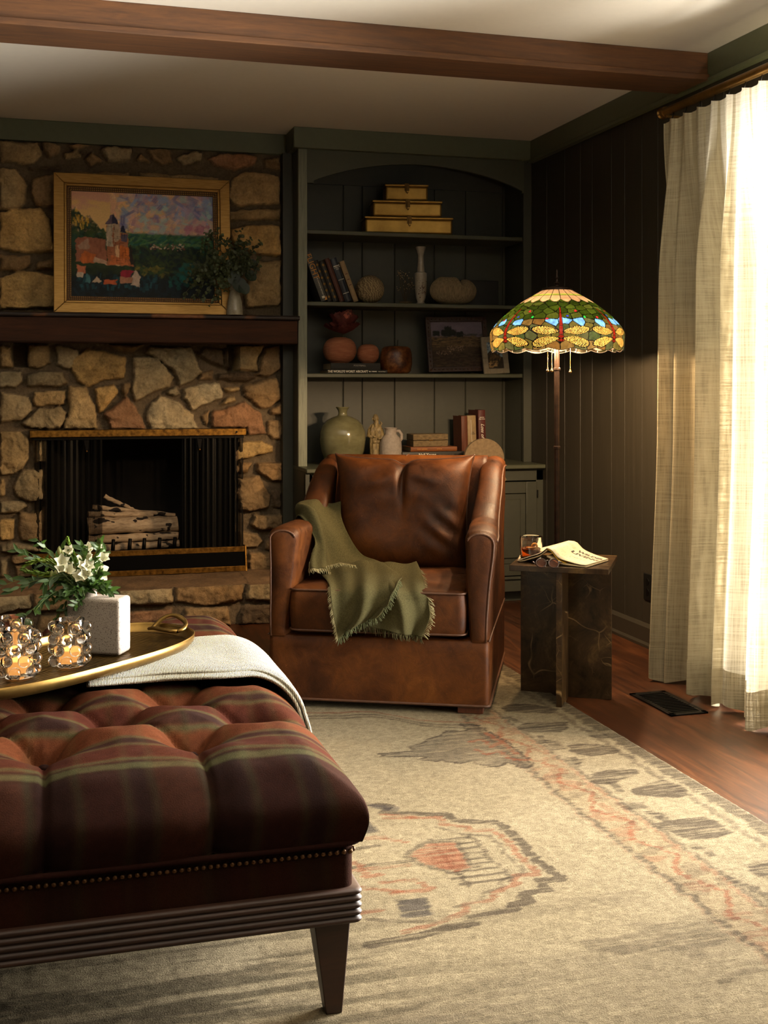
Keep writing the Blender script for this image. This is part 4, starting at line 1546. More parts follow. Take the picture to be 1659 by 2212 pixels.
for q, zz in ((-1, 52), (1, 48)):
    obj('sleeve', MB().tube([(sx + q * 12 * s_, 5.99, zt_ + 72 * s_), (sx + q * 15 * s_, 5.985, zt_ + 58 * s_), (sx + q * 9 * s_, 5.965, zt_ + (zz + 4) * s_)], [4.2 * s_, 4.8 * s_, 3.6 * s_], 12), M_IVORY, fg, smooth=True)
    obj('sleeve_drape', MB().tube([(sx + q * 11 * s_, 5.975, zt_ + 56 * s_), (sx + q * 12.5 * s_, 5.975, zt_ + 38 * s_), (sx + q * 12 * s_, 5.978, zt_ + 22 * s_)], [4.5 * s_, 4.0 * s_, 1.5 * s_], 10, flat=.5), M_IVORY, fg, smooth=True)
    obj('hand', MB().ball((sx + q * 5 * s_, 5.962, zt_ + (zz + 5) * s_), 2.6 * s_, 10, 8, 1.4, .8, .8), M_IVORY, fg, smooth=True)
obj('shoulder_ornament', MB().tube([(sx + 9 * s_, 5.99, zt_ + 76 * s_), (sx + 13 * s_, 5.99, zt_ + 84 * s_), (sx + 10 * s_, 5.99, zt_ + 88 * s_)], [2.2 * s_, 2.4 * s_, 1 * s_], 8), M_IVORY, fg, smooth=True)
obj('sash', MB().lathe([(12.3 * s_, 0), (12.8 * s_, 3 * s_), (12.3 * s_, 6 * s_)], 30, (sx, 5.99, zt_ + 43 * s_), 1, .72, fn=fold), M_IVORY, fg, smooth=True)
# white jug
s_ = sc(5.96, 845)
jx = XO(844, 5.96)
jg = empty('white_jug', (jx, 5.96, zt_), label='small chalky white jug with one ring handle', cat='jug')
M_CHW = simple('chalk_white_clay', '9f948a', .85, noise=.15, nscale=90, bump=.4)
obj('jug_body', MB().lathe([(a * s_, b * s_) for a, b in ((0, 0), (20, 0), (22.5, 4), (23, 25), (22, 45), (18, 55), (13, 60), (11.5, 64), (12, 72), (14, 74.5), (13, 75), (10, 72), (9, 62), (0, 60))], 40, (jx, 5.96, zt_)), M_CHW, jg, smooth=45)
obj('jug_handle', MB().tube([(jx + 11 * s_, 5.96, zt_ + 68 * s_), (jx + 18 * s_, 5.96, zt_ + 68 * s_), (jx + 23 * s_, 5.96, zt_ + 61 * s_), (jx + 23 * s_, 5.96, zt_ + 52 * s_), (jx + 19 * s_, 5.96, zt_ + 47 * s_)], 3.4 * s_, 12), M_CHW, jg, smooth=True)
# stack of books and linen box
G3 = 'books stacked flat on the counter'
z = zt_
flatbook('stacked_book', 'dark book at the bottom of the counter stack, mostly behind the armchair', XO(872, 5.93), XO(1004, 5.93), 5.925, 6.13, z, z + .030, cover('1a1815'), G3)
z += .0305
f3 = flatbook('stacked_book', 'black book with a pale blackletter title in the counter stack', XO(868, 5.92), XO(1002, 5.92), 5.92, 6.14, z, z + .034, cover('12110f', .4), G3, rot=.02)
text('spine_title', 'Neil Young', .021, Matrix.Translation((-.035, -.1138, .018)) @ FRONT, M_WHITEINK, f3, world=False, bold=.0004)
text('spine_subtitle', 'THE DEFINITIVE HISTORY', .0075, Matrix.Translation((.072, -.1138, .018)) @ FRONT, simple('dim_ink', '6b6458', .6), f3, world=False)
z += .0345
f4 = flatbook('stacked_book', 'slim orange-brown book in the counter stack, under the linen box', XO(887, 5.94), XO(987, 5.94), 5.94, 6.11, z, z + .024, cover('7a4418'), G3)
text('spine_title', 'EASY RIDERS', .010, Matrix.Translation((-.065, -.0885, .012)) @ FRONT, M_ORANGE, f4, world=False)
text('spine_author', 'BISKIND', .008, Matrix.Translation((.03, -.0885, .012)) @ FRONT, M_ORANGE, f4, world=False)
z += .0245
xl, xr = XO(893, 5.95), XO(968, 5.95)
ml = NT('coarse_linen')
_f = ml.noise(ml.coord((.3, 1, 1)), 150, 5, .7)
ml.color(ml.ramp(_f, [(.3, hexc('54452f')), (.7, hexc('8a7553'))]))
ml.set(Roughness=.9)
ml.bump(_f, .5, .003)
lb = empty('linen_box', ((xl + xr) / 2, 6.01, z), label='tan linen-covered box with a lid on top of the stacked books', cat='box')
wbx = (xr - xl) / 2
obj('box_base', MB().box(-wbx, wbx, -.06, .06, 0, .032), ml.m, lb, world=False, bevel=.003)
obj('box_lid', MB().box(-wbx - .001, wbx + .001, -.061, .061, .034, .066), ml.m, lb, world=False, bevel=.004)
obj('clasp', MB().box(-.012, .012, -.064, -.060, .031, .036), M_DKBRASS, lb, world=False)
# upright books
G4 = 'upright books on the counter'


def stand(px, y):
    return Matrix.Translation((XO(px, y), y, zt_ + .0003)) @ Matrix.Rotation(math.radians(-1.5), 4, 'Y')


s_ = sc(5.99, 1010)
book('upright_book', 'worn reddish-brown book standing on the counter, left of the cream one', stand(1005, 6.0), 13 * s_, 93 * s_, .13, cover('5a2c16'), G4)
bq = book('upright_book', 'cream book with a shiny torn wrapper standing on the counter', stand(1021, 5.995), 18 * s_, 94 * s_, .13, cover('8f7854'), G4)
obj('wrapper_glint', MB().tube([(-.006, -.004, .226), (-.005, -.0045, .20), (-.004, -.004, .14), (-.001, -.0045, .10), (.001, -.004, .04), (.003, -.004, 0.01)], .0012, 5), simple('shiny_wrapper', 'd8cfbe', .15), bq, world=False)
text('spine_title', 'THE\nGREEN', .008, Matrix.Translation((.004, -.0036, .155)) @ FRONT, M_INK, bq, world=False)
text('spine_author', 'GEORGE', .008, Matrix.Translation((.0, -.0036, .105)) @ FRONT, M_INK, bq, world=False)
br_ = book('upright_book', 'tall dark red book with a white script title standing on the counter', stand(1043, 5.985), 15.5 * s_, 105 * s_, .15, cover('4a1a12'), G4)
text('spine_title', 'Loss of Eden', .026, Matrix.Translation((.002, -.0036, .140)) @ FRONT @ Matrix.Rotation(-PI / 2, 4, 'Z'), M_WHITEINK, br_, world=False, shear=.4, extrude=.0002)
text('spine_author', 'JOYCE\nMILTON', .009, Matrix.Translation((0, -.0036, .235)) @ FRONT, M_WHITEINK, br_, world=False)
# pale round ornament hanging over the counter edge
yo = 5.715
s_ = sc(yo, 1050)
pts = []
cx_, cz_ = 1045, 990


def pz(px, py):
    w_ = PY(px, py, yo)
    return (w_.x, w_.z)


pp = []
for i in range(0, 25):
    a = math.radians(200 - i * 209 / 24)
    pp.append(pz(1045 + 43 * math.cos(a), 990 - 43 * math.sin(a)))
pp += [pz(1083, 998), pz(1080, 1012), pz(1089, 1018), pz(1087, 1022), pz(1093, 1036), pz(1078, 1052), pz(1050, 1060), pz(1020, 1050), pz(1004, 1020)]
obj('round_pale_ornament', MB().prism(pp, yo - .012, yo + .012, 'y'), simple('pale_rough_plaster', '7d6a50', .95, noise=.2, nscale=70, bump=.5), bevel=.003,
    label='pale rough ornament with a rounded top, half hidden behind the armchair', cat='ornament')
# =================================================================== PAINTING ON THE MANTEL


def bg1(U, V):
    n = fbm(U * 5, V * 7, 31, 4)
    n2 = fbm(U * 6 + 9, V * 9, 32, 4)
    pink, yel, blu, vio, tea = [hx(q)[None, None] for q in ('c99680', 'd6b077', '7c93b5', '6f6f9f', '86a6a0')]
    w1 = sstep(.25, .75, U + (n - .5) * .9)[..., None]
    sky = (pink * (1 - sstep(.4, .6, n2)[..., None]) + yel * sstep(.4, .6, n2)[..., None]) * (1 - w1)
    m2 = sstep(.42, .58, n2)[..., None]
    sky = sky + w1 * (blu * (1 - m2) + vio * m2 * .5 + pink * m2 * .5)
    low = sstep(.78, .60, V + (n - .5) * .2)[..., None]
    sky = sky * (1 - low * .5) + yel * .9 * low * .5
    g1, g2, g3 = [hx(q)[None, None] for q in ('1e4a42', '223018', '070f14')]
    k = fbm(U * 9, V * 12, 33, 4)[..., None]
    land = g1 * (sstep(.40, .60, V)[..., None]) * (.6 + 1.4 * k) + g2 * ((1 - sstep(.40, .6, V)) * sstep(.08, .3, V))[..., None] * (.3 + 1.6 * k) + g3 * (1 - sstep(.08, .3, V))[..., None] * (.4 + 1.0 * k)
    m = sstep(.60, .63, V + (n - .5) * .02)[..., None]
    return sky * m + land * (1 - m)


NU, NV = 400, 310
SKY = L3('c99680', 'd6b077', 'd9b98c', '8c9cba', 'a18ba3', '9db3ac')
img = paint(NU, NV, bg1, [
    (260, (0, .45, .68, 1), L3('d3a185', 'd8b27c', 'dcbf95', 'c79d8c'), .035, .018, .5, 1.5),
    (260, (.35, 1, .66, 1), L3('8497bb', '7577a6', 'a48fa8', '93b0b0', 'c7a69b', '6a6c9d'), .035, .018, .5, 1.5),
    (120, (.40, 1, .64, .76), L3('cfae8a', 'c9a08f', '9cb0ae', 'b48c98'), .03, .014, .3, 1),
    (40, (.80, .97, .62, .72), L3('a0677a', 'b07a88'), .022, .014, .8, .8),
    (380, (.38, 1, .42, .60), L3('1d5a52', '2c5a34', '416c40', '14403e', '234a2c', '5a7a4c'), .03, .010, .3, .8),
    (500, (.35, 1, .18, .48), L3('1d3320', '0e211e', '32401c', '14232a', '0b1a1c', '3d4a22'), .03, .012, .8, 1.6),
    (60, (.45, .66, .20, .30), L3('5f5a24', '7a6c2c', '2c4426'), .020, .010, 0, 1),
    (420, (0, 1, 0, .20), L3('070d14', '0a1418', '0c1c24', '06090e', '10222c'), .04, .014, .8, 1.6),
    (60, (.05, .6, .08, .2), L3('14404a', '1c4c55', '0f3440'), .010, .022, 0, .5),
    (30, (.68, .85, .1, .35), L3('125a55', '0e4440'), .018, .02, 0, 1.5),
    (50, (.55, .80, .46, .52), L3('b89c8c', '7a4038', 'a07868', 'c2b29c'), .008, .006, 0, .8),
    (260, (0, .24, .54, .82), L3('16301a', '2c3c1a', '0d1c12', '1e4032', '3a4a1e'), .022, .014, .8, 1.6),
    (24, (.01, .12, .66, .84), L3('c89a34', 'd2a94a'), .008, .020, 0, .4)], 21)
# restore sky above the wooded slope
U_, V_ = np.meshgrid(np.linspace(0, 1, NU), np.linspace(0, 1, NV))
sk = bg1(U_, V_)
lim = .86 - U_ * .95 + (fbm(U_ * 25, V_ * 8, 5, 3) - .5) * .12
mk = (sstep(0, .02, V_ - lim) * (U_ < .27))[..., None]
img = img * (1 - mk) + sk * mk
for poly, colr, sd in (
    ([(.03, .33), (.03, .55), (.10, .57), (.24, .55), (.25, .32)], '8a5640', 1), ([(.04, .48), (.12, .56), (.13, .45), (.05, .44)], '9c7a66', 2),
    ([(.05, .36), (.09, .44), (.17, .40), (.16, .32), (.08, .31)], 'b4602e', 3), ([(.15, .33), (.155, .39), (.25, .34), (.245, .30)], 'b09078', 4),
    ([(.245, .30), (.24, .69), (.33, .70), (.335, .62), (.395, .61), (.40, .45), (.43, .30)], '9a5f40', 5),
    ([(.24, .48), (.24, .70), (.29, .71), (.29, .48)], 'a79784', 6), ([(.29, .50), (.29, .70), (.335, .70), (.34, .55)], 'a58e78', 7),
    ([(.33, .36), (.33, .50), (.40, .48), (.405, .36)], 'c0672c', 8), ([(.30, .30), (.305, .50), (.33, .50), (.335, .30)], 'caa27a', 9),
    ([(.26, .31), (.27, .40), (.43, .36), (.43, .30)], 'b8673a', 10), ([(.34, .54), (.345, .60), (.39, .60), (.385, .52)], '4c4658', 11),
    ([(.235, .695), (.29, .80), (.335, .69)], '23233c', 12), ([(.235, .70), (.283, .80), (.285, .69)], '5c4c5c', 13),
    ([(.33, .62), (.355, .70), (.385, .61)], '1c1e3a', 14), ([(.40, .30), (.40, .58), (.415, .50), (.44, .32)], '2a1f1c', 15),
    ([(.035, .22), (.04, .30), (.10, .29), (.095, .22)], 'b5694a', 16), ([(.035, .18), (.035, .235), (.09, .23), (.08, .18)], 'b7a594', 17),
    ([(.14, .14), (.175, .20), (.21, .15), (.19, .13)], 'b09a84', 18), ([(.22, .12), (.215, .17), (.315, .17), (.31, .12)], 'b2552e', 19),
    ([(.335, .19), (.34, .27), (.44, .26), (.40, .19)], '8c2034', 20), ([(.335, .13), (.335, .20), (.42, .20), (.43, .14)], 'a5745c', 21),
    ([(.41, .12), (.42, .22), (.445, .27), (.48, .20), (.47, .10)], 'b5a092', 22), ([(.09, .14), (.10, .24), (.14, .18), (.13, .12)], '3f6a70', 23)):
    poly_fill(img, poly, colr, sd)
rng_ = np.random.default_rng(3)
for k in range(70):      # dark window dabs and seams on the tower
    cu, cv = rng_.uniform(.24, .43), rng_.uniform(.32, .68)
    i0, j0 = int(cu * NU), int(cv * NV)
    if k % 2:
        img[j0:j0 + rng_.integers(6, 22), i0:i0 + 1] *= .35
    else:
        img[j0:j0 + 1, i0:i0 + rng_.integers(4, 18)] *= .4
for k in range(5):
    img = img
fy = 5.955
A, B_, C_, D_ = [PY(px, py, fy) for px, py in ((116, 655), (500, 662), (113, 345), (500, 363))]
pw = B_.x - A.x
ph = C_.z - A.z
pt = bpy.data.objects.new('framed_painting', None)
pt.empty_display_size = .05
COL.objects.link(pt)
tilt = math.asin(.075 / ph)
pt.matrix_basis = Matrix.Translation((A.x + pw / 2, 5.955, 1.4855)) @ Matrix.Rotation(-tilt, 4, 'X')
tag(pt, 'large gold-framed painting of a castle village leaning on the mantel', 'painting')
M_GOLDF = NT('champagne_gold_frame')
_f = M_GOLDF.noise(M_GOLDF.coord((.6, 1, 10)), 30, 5, .6)
M_GOLDF.color(M_GOLDF.ramp(_f, [(.3, hexc('8f6a30')), (.7, hexc('b58d4c'))]))
M_GOLDF.set(Metallic=.6, Roughness=.42)
M_GOLDF.bump(_f, .1, .001)
M_GOLDF = M_GOLDF.m
w_, h_ = pw / 2, ph
f1w, f2w = .062, .092
F_ = MB()


def mitre(F_, w_, h_, a, b, y0, y1):
    F_.prism([(-w_ + a, a), (w_ - a, a), (w_ - b, b), (-w_ + b, b)], y0, y1, 'y')
    F_.prism([(-w_ + a, h_ - a), (-w_ + b, h_ - b), (w_ - b, h_ - b), (w_ - a, h_ - a)], y0, y1, 'y')
    F_.prism([(-w_ + a, a), (-w_ + b, b), (-w_ + b, h_ - b), (-w_ + a, h_ - a)], y0, y1, 'y')
    F_.prism([(w_ - a, a), (w_ - a, h_ - a), (w_ - b, h_ - b), (w_ - b, b)], y0, y1, 'y')


mitre(F_, w_, h_, 0, f1w - .012, -.012, .03)
mitre(F_, w_, h_, f1w - .012, f1w, -.004, .03)
obj('frame', F_, M_GOLDF, pt, world=False, bevel=.003)
F_ = MB()
mitre(F_, w_, h_, f1w, f2w - .008, .004, .03)
obj('inner_moulding', F_, simple('dark_gold', '4a3013', .5, .5), pt, world=False)
be = MB()
for row, off in enumerate((f1w + .007, f1w + .017)):
    n_ = int((2 * w_ - 2 * off) / .0092)
    for i in range(n_):
        x = -w_ + off + (2 * w_ - 2 * off) * (i + .5) / n_
        for z in (off, h_ - off):
            be.ball((x, .003, z), .0036, 5, 3)
    n_ = int((h_ - 2 * off) / .0092)
    for i in range(n_):
        z = off + (h_ - 2 * off) * (i + .5) / n_
        for x in (-w_ + off, w_ - off):
            be.ball((x, .003, z), .0036, 5, 3)
obj('beading', be, simple('bead_gold', 'b08a4c', .35, .7), pt, world=False, smooth=True, kind='stuff')
canvas('canvas', img, -w_ + f2w - .010, w_ - f2w + .010, f2w - .010, h_ - f2w + .010, .012, pt)
obj('backing', MB().box(-w_ + .01, w_ - .01, .031, .034, .01, h_ - .01), simple('kraft_backing', '6b5233', .9), pt, world=False)

# =================================================================== VASE AND GREENERY ON THE MANTEL
vy = 5.915
s_ = sc(vy, 507)
vx, vz_ = PY(507, 0, vy).x, 1.4855
M_CREAM = NT('cream_glazed_stoneware')
_f = M_CREAM.noise(M_CREAM.coord(), 60, 4, .7)
M_CREAM.color(M_CREAM.ramp(_f, [(.3, hexc('8f8a78')), (.7, hexc('a9a391'))]))
M_CREAM.set(Roughness=.2)
M_CREAM = M_CREAM.m
obj('cream_vase', MB().lathe([(a * s_, b * s_) for a, b in ((0, 0), (16.5, 0), (17.5, 2), (17, 12), (15, 28), (11.5, 44), (10, 52), (11.5, 53), (12, 55), (10.5, 56), (9.5, 60), (10.5, 66), (13, 73), (12, 73.5), (9, 66), (8, 55), (0, 50))], 40, (vx, vy, vz_)),
    M_CREAM, smooth=40, label='narrow-waisted cream stoneware vase at the right end of the mantel', cat='vase')


def leaf_mat(name, c0, c1, sss=0.1):
    m = NT(name)
    f = m.noise(m.coord(), 14, 3, .5)
    m.color(m.ramp(f, [(.3, hexc(c0)), (.7, hexc(c1))]))
    m.set(Roughness=.5)
    m.b.inputs['Subsurface Weight'].default_value = 0
    t = m.node('ShaderNodeBsdfTranslucent')
    t.inputs[0].default_value = hexc(c1)
    mx = m.node('ShaderNodeMixShader')
    mx.inputs[0].default_value = .25
    m.link(m.b.outputs[0], mx.inputs[1])
    m.link(t.outputs[0], mx.inputs[2])
    m.link(mx.outputs[0], m.out.inputs[0])
    return m.m


M_EUC = leaf_mat('eucalyptus_leaf', '2a3522', '54603c')
M_IVY = leaf_mat('ivy_leaf', '121e10', '1f3318')
M_TWIG = simple('green_twig', '4a4526', .7)


def leaf(mb, p, d, up, L, Wd, fold=.15, shape='oval', n=5):
    d = d.normalized()
    s = d.cross(up)
    if s.length < 1e-4:
        s = d.cross(Vector((1, 0, 0)))
    s.normalize()
    nn = s.cross(d).normalized()
    pr = []
    for i in range(n + 1):
        t = i / n
        if shape == 'round':
            w = math.sin(PI * min(.98, t * .9 + .06)) ** .6
        else:
            w = math.sin(PI * (t ** .8 * .96 + .02)) ** .9
        pr.append((t, w))
    vs, fs = [], []
    for t, w in pr:
        c = p + d * (L * t) - nn * (L * .18 * t * t)
        for q in (-1, 0, 1):
            vs.append(c + s * (Wd * .5 * w * q) + nn * (fold * Wd * w * abs(q)))
    for i in range(n):
        for q in (0, 1):
            a = i * 3 + q
            fs.append((a, a + 1, a + 4, a + 3))
    mb.add(vs, fs)


gr = empty('eucalyptus_bunch', (vx, vy, vz_ + 70 * s_), label='trailing bunch of small-leaved greenery spilling left from the cream vase', cat='greenery')
rr = random.Random(12)
neck = Vector((vx, vy, vz_ + 70 * s_))
tips = []
# arching sprays: target pixels
targ = [(405, 628), (398, 608), (418, 640), (440, 640), (462, 640), (410, 590), (425, 572), (445, 560), (470, 642), (485, 625), (452, 615), (430, 600),
        (440, 520), (455, 505), (470, 495), (450, 540), (490, 520), (465, 560), (520, 500), (515, 520), (545, 545), (558, 560), (562, 522), (540, 515), (530, 575), (555, 578), (500, 545), (480, 585), (505, 580)]
lv, tw = MB(), MB()
for k, (px, py) in enumerate(targ):
    y_t = vy - .05 - rr.uniform(0, .12)
    tip = PY(px, py, y_t)
    mid = neck.lerp(tip, .45)
    drop = max(0, (py - 520) / 140) * (1 if px < 500 else .4)
    mid.z += .05 + .10 * drop
    mid.y = min(mid.y, vy - .02)
    pts = []
    for i in range(13):
        t = i / 12
        p = neck * (1 - t) ** 2 + mid * 2 * t * (1 - t) + tip * t * t
        if i:
            p = p + Vector((rr.uniform(-.004, .004), 0, rr.uniform(-.004, .004)))
        pts.append(p)
    tw.tube(pts, [.0018 - .001 * i / 12 for i in range(13)], 5)
    for i in range(2, 13):
        for side in (-1, 1, 0):
            if rr.random() < .18:
                continue
            d = (pts[i] - pts[i - 1]).normalized()
            sd = d.cross(Vector((0, -1, 0))).normalized() * side
            dd = (d * .5 + sd * 1.0 + Vector((rr.uniform(-.5, .5), rr.uniform(-.9, .3), rr.uniform(-.5, .3)))).normalized()
            up = Vector((rr.uniform(-.6, .6), -1, rr.uniform(-.3, .8)))
            L = rr.uniform(.013, .022)
            leaf(lv, pts[i] + d * rr.uniform(-.01, .01), dd, up, L, L * .75, .1, 'round', 4)
    # little side shoots
    for q in range(5):
        i = rr.randint(3, 12)
        p0 = pts[i]
        e = p0 + Vector((rr.uniform(-.04, .03), rr.uniform(-.03, .01), rr.uniform(-.06, .01)))
        tw.tube([p0, e], .0007, 4)
        for j in range(5):
            pp_ = p0.lerp(e, j / 4)
            L = rr.uniform(.010, .017)
            leaf(lv, pp_, Vector((rr.uniform(-1, 1), rr.uniform(-1, .2), rr.uniform(-1, .4))), Vector((rr.uniform(-.5, .5), -1, .4)), L, L * .75, .1, 'round', 4)
obj('leaves', lv, M_EUC, gr, smooth=True, kind='stuff')
obj('twigs', tw, M_TWIG, gr, smooth=True)
ivy = MB()
for (px, py, L, dx, dz) in ((512, 600, .075, .3, -1), (530, 590, .06, 1, -.5), (520, 612, .06, .6, -.9), (535, 572, .05, 1, .2), (505, 585, .07, -.1, -1)):
    p = PY(px, py, vy - .07)
    leaf(ivy, p, Vector((dx, -.25, dz)), Vector((0, -1, .3)), L, L * .95, .12, 'round', 7)
obj('ivy_leaf_cluster', ivy, M_IVY, gr, smooth=True, label='large dark lobed leaves over the rim of the vase')
bry = MB()
for px, py in ((497, 515), (492, 514), (486, 520)):
    bry.ball(PY(px, py, vy - .06), .004, 8, 6)
obj('berries', bry, simple('dark_berry', '3a0a12', .3), gr, smooth=True)

# =================================================================== FLOOR LAMP
LPX, LPY = 1.968, 4.335
lamp = empty('floor_lamp', (LPX, LPY, 0), label='bronze floor lamp with a stained glass dragonfly shade, lit', cat='lamp')
M_BRONZE = NT('dark_bronze')
_f = M_BRONZE.noise(M_BRONZE.coord(), 30, 4, .6)
M_BRONZE.color(M_BRONZE.ramp(_f, [(.3, hexc('1c1410')), (.7, hexc('3a2a20'))]))
M_BRONZE.set(Metallic=.7, Roughness=.38)
M_BRONZE = M_BRONZE.m
obj('base', MB().lathe([(0, 0), (.135, 0), (.14, .008), (.13, .018), (.09, .028), (.05, .036), (.028, .055), (.018, .08), (0, .08)], 40, (LPX, LPY, 0)), M_BRONZE, lamp, smooth=40)


def flute(q, z):
    return 1 + .07 * math.cos(q * 8)


zz = [.07 + i * (1.30 - .07) / 20 for i in range(21)]
obj('pole', MB().lathe([(.0105, z) for z in zz] + [(0, 1.30)], 32, (LPX, LPY, 0), fn=flute), M_BRONZE, lamp, smooth=60)
for z in (.45, .89, 1.20):
    obj('pole_ring', MB().lathe([(.010, z - .006), (.014, z - .004), (.014, z + .004), (.010, z + .006)], 24, (LPX, LPY, 0)), M_BRONZE, lamp, smooth=50)
Rr = .265
zrim = 1.274
ztop = 1.513
NUA, NVA = 1300, 150
Ug = np.linspace(0, 2 * PI, NUA, endpoint=False)
Tg = np.linspace(0, 1, NVA)
# profile: t=0 rim, t=1 top
prof_t = np.linspace(0, 1, 9)
prof_r = np.array([.975, .99, 1.0, .992, .913, .766, .547, .30, .185]) * Rr
prof_z = np.array([0, .10, .20, .28, .42, .58, .77, .925, 1.0]) * (ztop - zrim) + zrim
Rg = np.interp(Tg, prof_t, prof_r)
Zg = np.interp(Tg, prof_t, prof_z)
for _k in range(40):
    Rg[1:-1] = .25 * Rg[:-2] + .5 * Rg[1:-1] + .25 * Rg[2:]
    Zg[1:-1] = .25 * Zg[:-2] + .5 * Zg[1:-1] + .25 * Zg[2:]
UU, TT = np.meshgrid(Ug, Tg)
RR = np.repeat(Rg[:, None], NUA, 1)
ZZ = np.repeat(Zg[:, None], NUA, 1)
ND = 7
ang0 = math.atan2(-LPY, -LPX) + .06    # one dragonfly faces the room
ph = (UU - ang0) * ND / (2 * PI)
loc = (ph - np.round(ph)) * (2 * PI / ND)      # angle from the nearest dragonfly axis
scal = .010 * np.abs(np.sin(ph * PI * 2.5)) * sstep(.12, 0, TT)
ZZ = ZZ - scal + .004
S_ = np.concatenate([[0], np.cumsum(np.hypot(np.diff(Rg), np.diff(Zg)))])
SS = np.repeat(S_[:, None], NUA, 1)             # arc length from the rim
Lx = loc * RR.clip(.14)                           # metres sideways
# voronoi glass pieces
rng = np.random.default_rng(17)
seeds = []
for row, (s0, n_) in enumerate(((.012, 34), (.045, 33), (.078, 33), (.108, 32), (.136, 30), (.163, 28), (.19, 25), (.215, 22), (.24, 18))):
    for i in range(n_):
        a = 2 * PI * (i + .5 * (row % 2) + rng.uniform(-.22, .22)) / n_
        seeds.append((a, s0 + rng.uniform(-.006, .006)))
seeds = np.array(seeds)
d1 = np.full(UU.shape, 9.)
d2 = np.full(UU.shape, 9.)
idx = np.zeros(UU.shape, int)
for i, (a, s0) in enumerate(seeds):
    j0, j1 = np.searchsorted(S_, [s0 - .045, s0 + .045])
    if j1 <= j0:
        continue
    da = np.angle(np.exp(1j * (UU[j0:j1] - a)))
    D_ = np.hypot(da * RR[j0:j1], SS[j0:j1] - s0)
    a1, a2, ai = d1[j0:j1], d2[j0:j1], idx[j0:j1]
    nw = D_ < a1
    a2[:] = np.where(nw, a1, np.minimum(a2, D_))
    ai[:] = np.where(nw, i, ai)
    a1[:] = np.where(nw, D_, a1)
edge = (d2 - d1) * .5
LW = .0016
sN = S_[-1]
pal_g = L3('4f6b22', '5c7a2c', '3f5a1e', '6a8038')
pal_o = L3('8a8a4c', '75805a', '9a7c4a', '6e7f5c', 'a5905c', '5f7a50')
rc = rng.uniform(size=len(seeds))
ci = rng.integers(0, 4, len(seeds))
cj = rng.integers(0, 6, len(seeds))
gcol = np.array(pal_g)[ci[idx]]
ocol = np.array(pal_o)[cj[idx]]
gm_ = ((seeds[:, 1] > .125)[idx])[..., None]
col = np.where(gm_, gcol, ocol) * .040 * (.7 + .6 * fbm(UU * 30, SS * 90, 3, 3))[..., None]
lead = edge < LW
# blue pieces beside the dragonflies
blue = (np.abs(np.abs(Lx) - .043) < .014) & (np.abs(SS - .074) < .016)
_sp = (seeds[:, 0] - ang0) * ND / (2 * PI)
sloc = (_sp - np.round(_sp)) * (2 * PI / ND) * .245
bl2 = ((seeds[:, 1] > .095) & (seeds[:, 1] < .122) & (np.abs(sloc) > .015) & (np.abs(sloc) < .082))[idx]
col = np.where((bl2 & ~gm_[..., 0])[..., None], hx('3f70b8') * (.10 + .4 * fbm(UU * 30, SS * 90, 4, 3))[..., None], col)
# cream crown
q = SS > sN - .070
pet = np.abs(np.mod(UU * 20 / (2 * PI), 1) - .5)
low = sN - .070 + .018 * (1 - (2 * pet) ** 2) * -1 + .0
crown = SS > (sN - .118 + .022 * (2 * pet) ** 1.6)
band = (SS > sN - .062) & (SS < sN - .048)
cream = hx('c9ab8c') * .11
col = np.where(crown[..., None], cream, col)
lead = np.where(crown, (np.abs(pet - .5) * 2 * PI / 20 * RR < LW * .8) | (np.abs(SS - (sN - .118 + .022 * (2 * pet) ** 1.6)) < LW), lead)
col = np.where(band[..., None], hx('4c5a22') * .6, col)
lead |= (np.abs(SS - (sN - .062)) < LW * .7) | (np.abs(SS - (sN - .048)) < LW * .7)
# dragonflies: red bodies and netted wings
bodyw = .0072 * np.clip(1.15 - (SS - .045) / .16, .15, 1)
body = (np.abs(Lx) < bodyw) & (SS > .048) & (SS < .185)
bodyl = (np.abs(Lx) < bodyw + LW) & (SS > .046) & (SS < .188)
lead = np.where(bodyl, ~body | (np.abs(np.mod(SS, .034) - .017) < LW * .5), lead)
col = np.where(body[..., None], hx('280503'), col)
head = np.hypot(Lx, SS - .034) < .013
col = np.where(head[..., None], hx('280503'), col)
lead = np.where(np.hypot(Lx, SS - .034) < .0148, ~head | (np.abs(np.hypot(Lx, SS - .028) - .006) < .0012), lead)
ax = np.abs(Lx)
for (cx_w, cy_w, hw_, hh_, sl) in ((.060, .066, .050, .0165, .10), (.058, .026, .049, .0155, -.18)):
    yy = SS - cy_w - sl * (ax - cx_w)
    e = ((ax - cx_w) / hw_) ** 2 + (yy / (hh_ * (.62 + .38 * sstep(.01, .06, ax)))) ** 2
    w = e < 1
    wl = e < 1.22
    vor = np.minimum(np.abs(np.sin(ax * 560 + 1.3 * np.sin(SS * 420))), np.abs(np.sin(SS * 900 + ax * 260)))
    net = vor < .70
    col = np.where(w[..., None], hx('d0b060') * (.050 + .5 * fbm(UU * 60, SS * 200, 6, 2))[..., None], col)
    lead = np.where(wl, net | ~w, lead)
lead |= SS < .0022
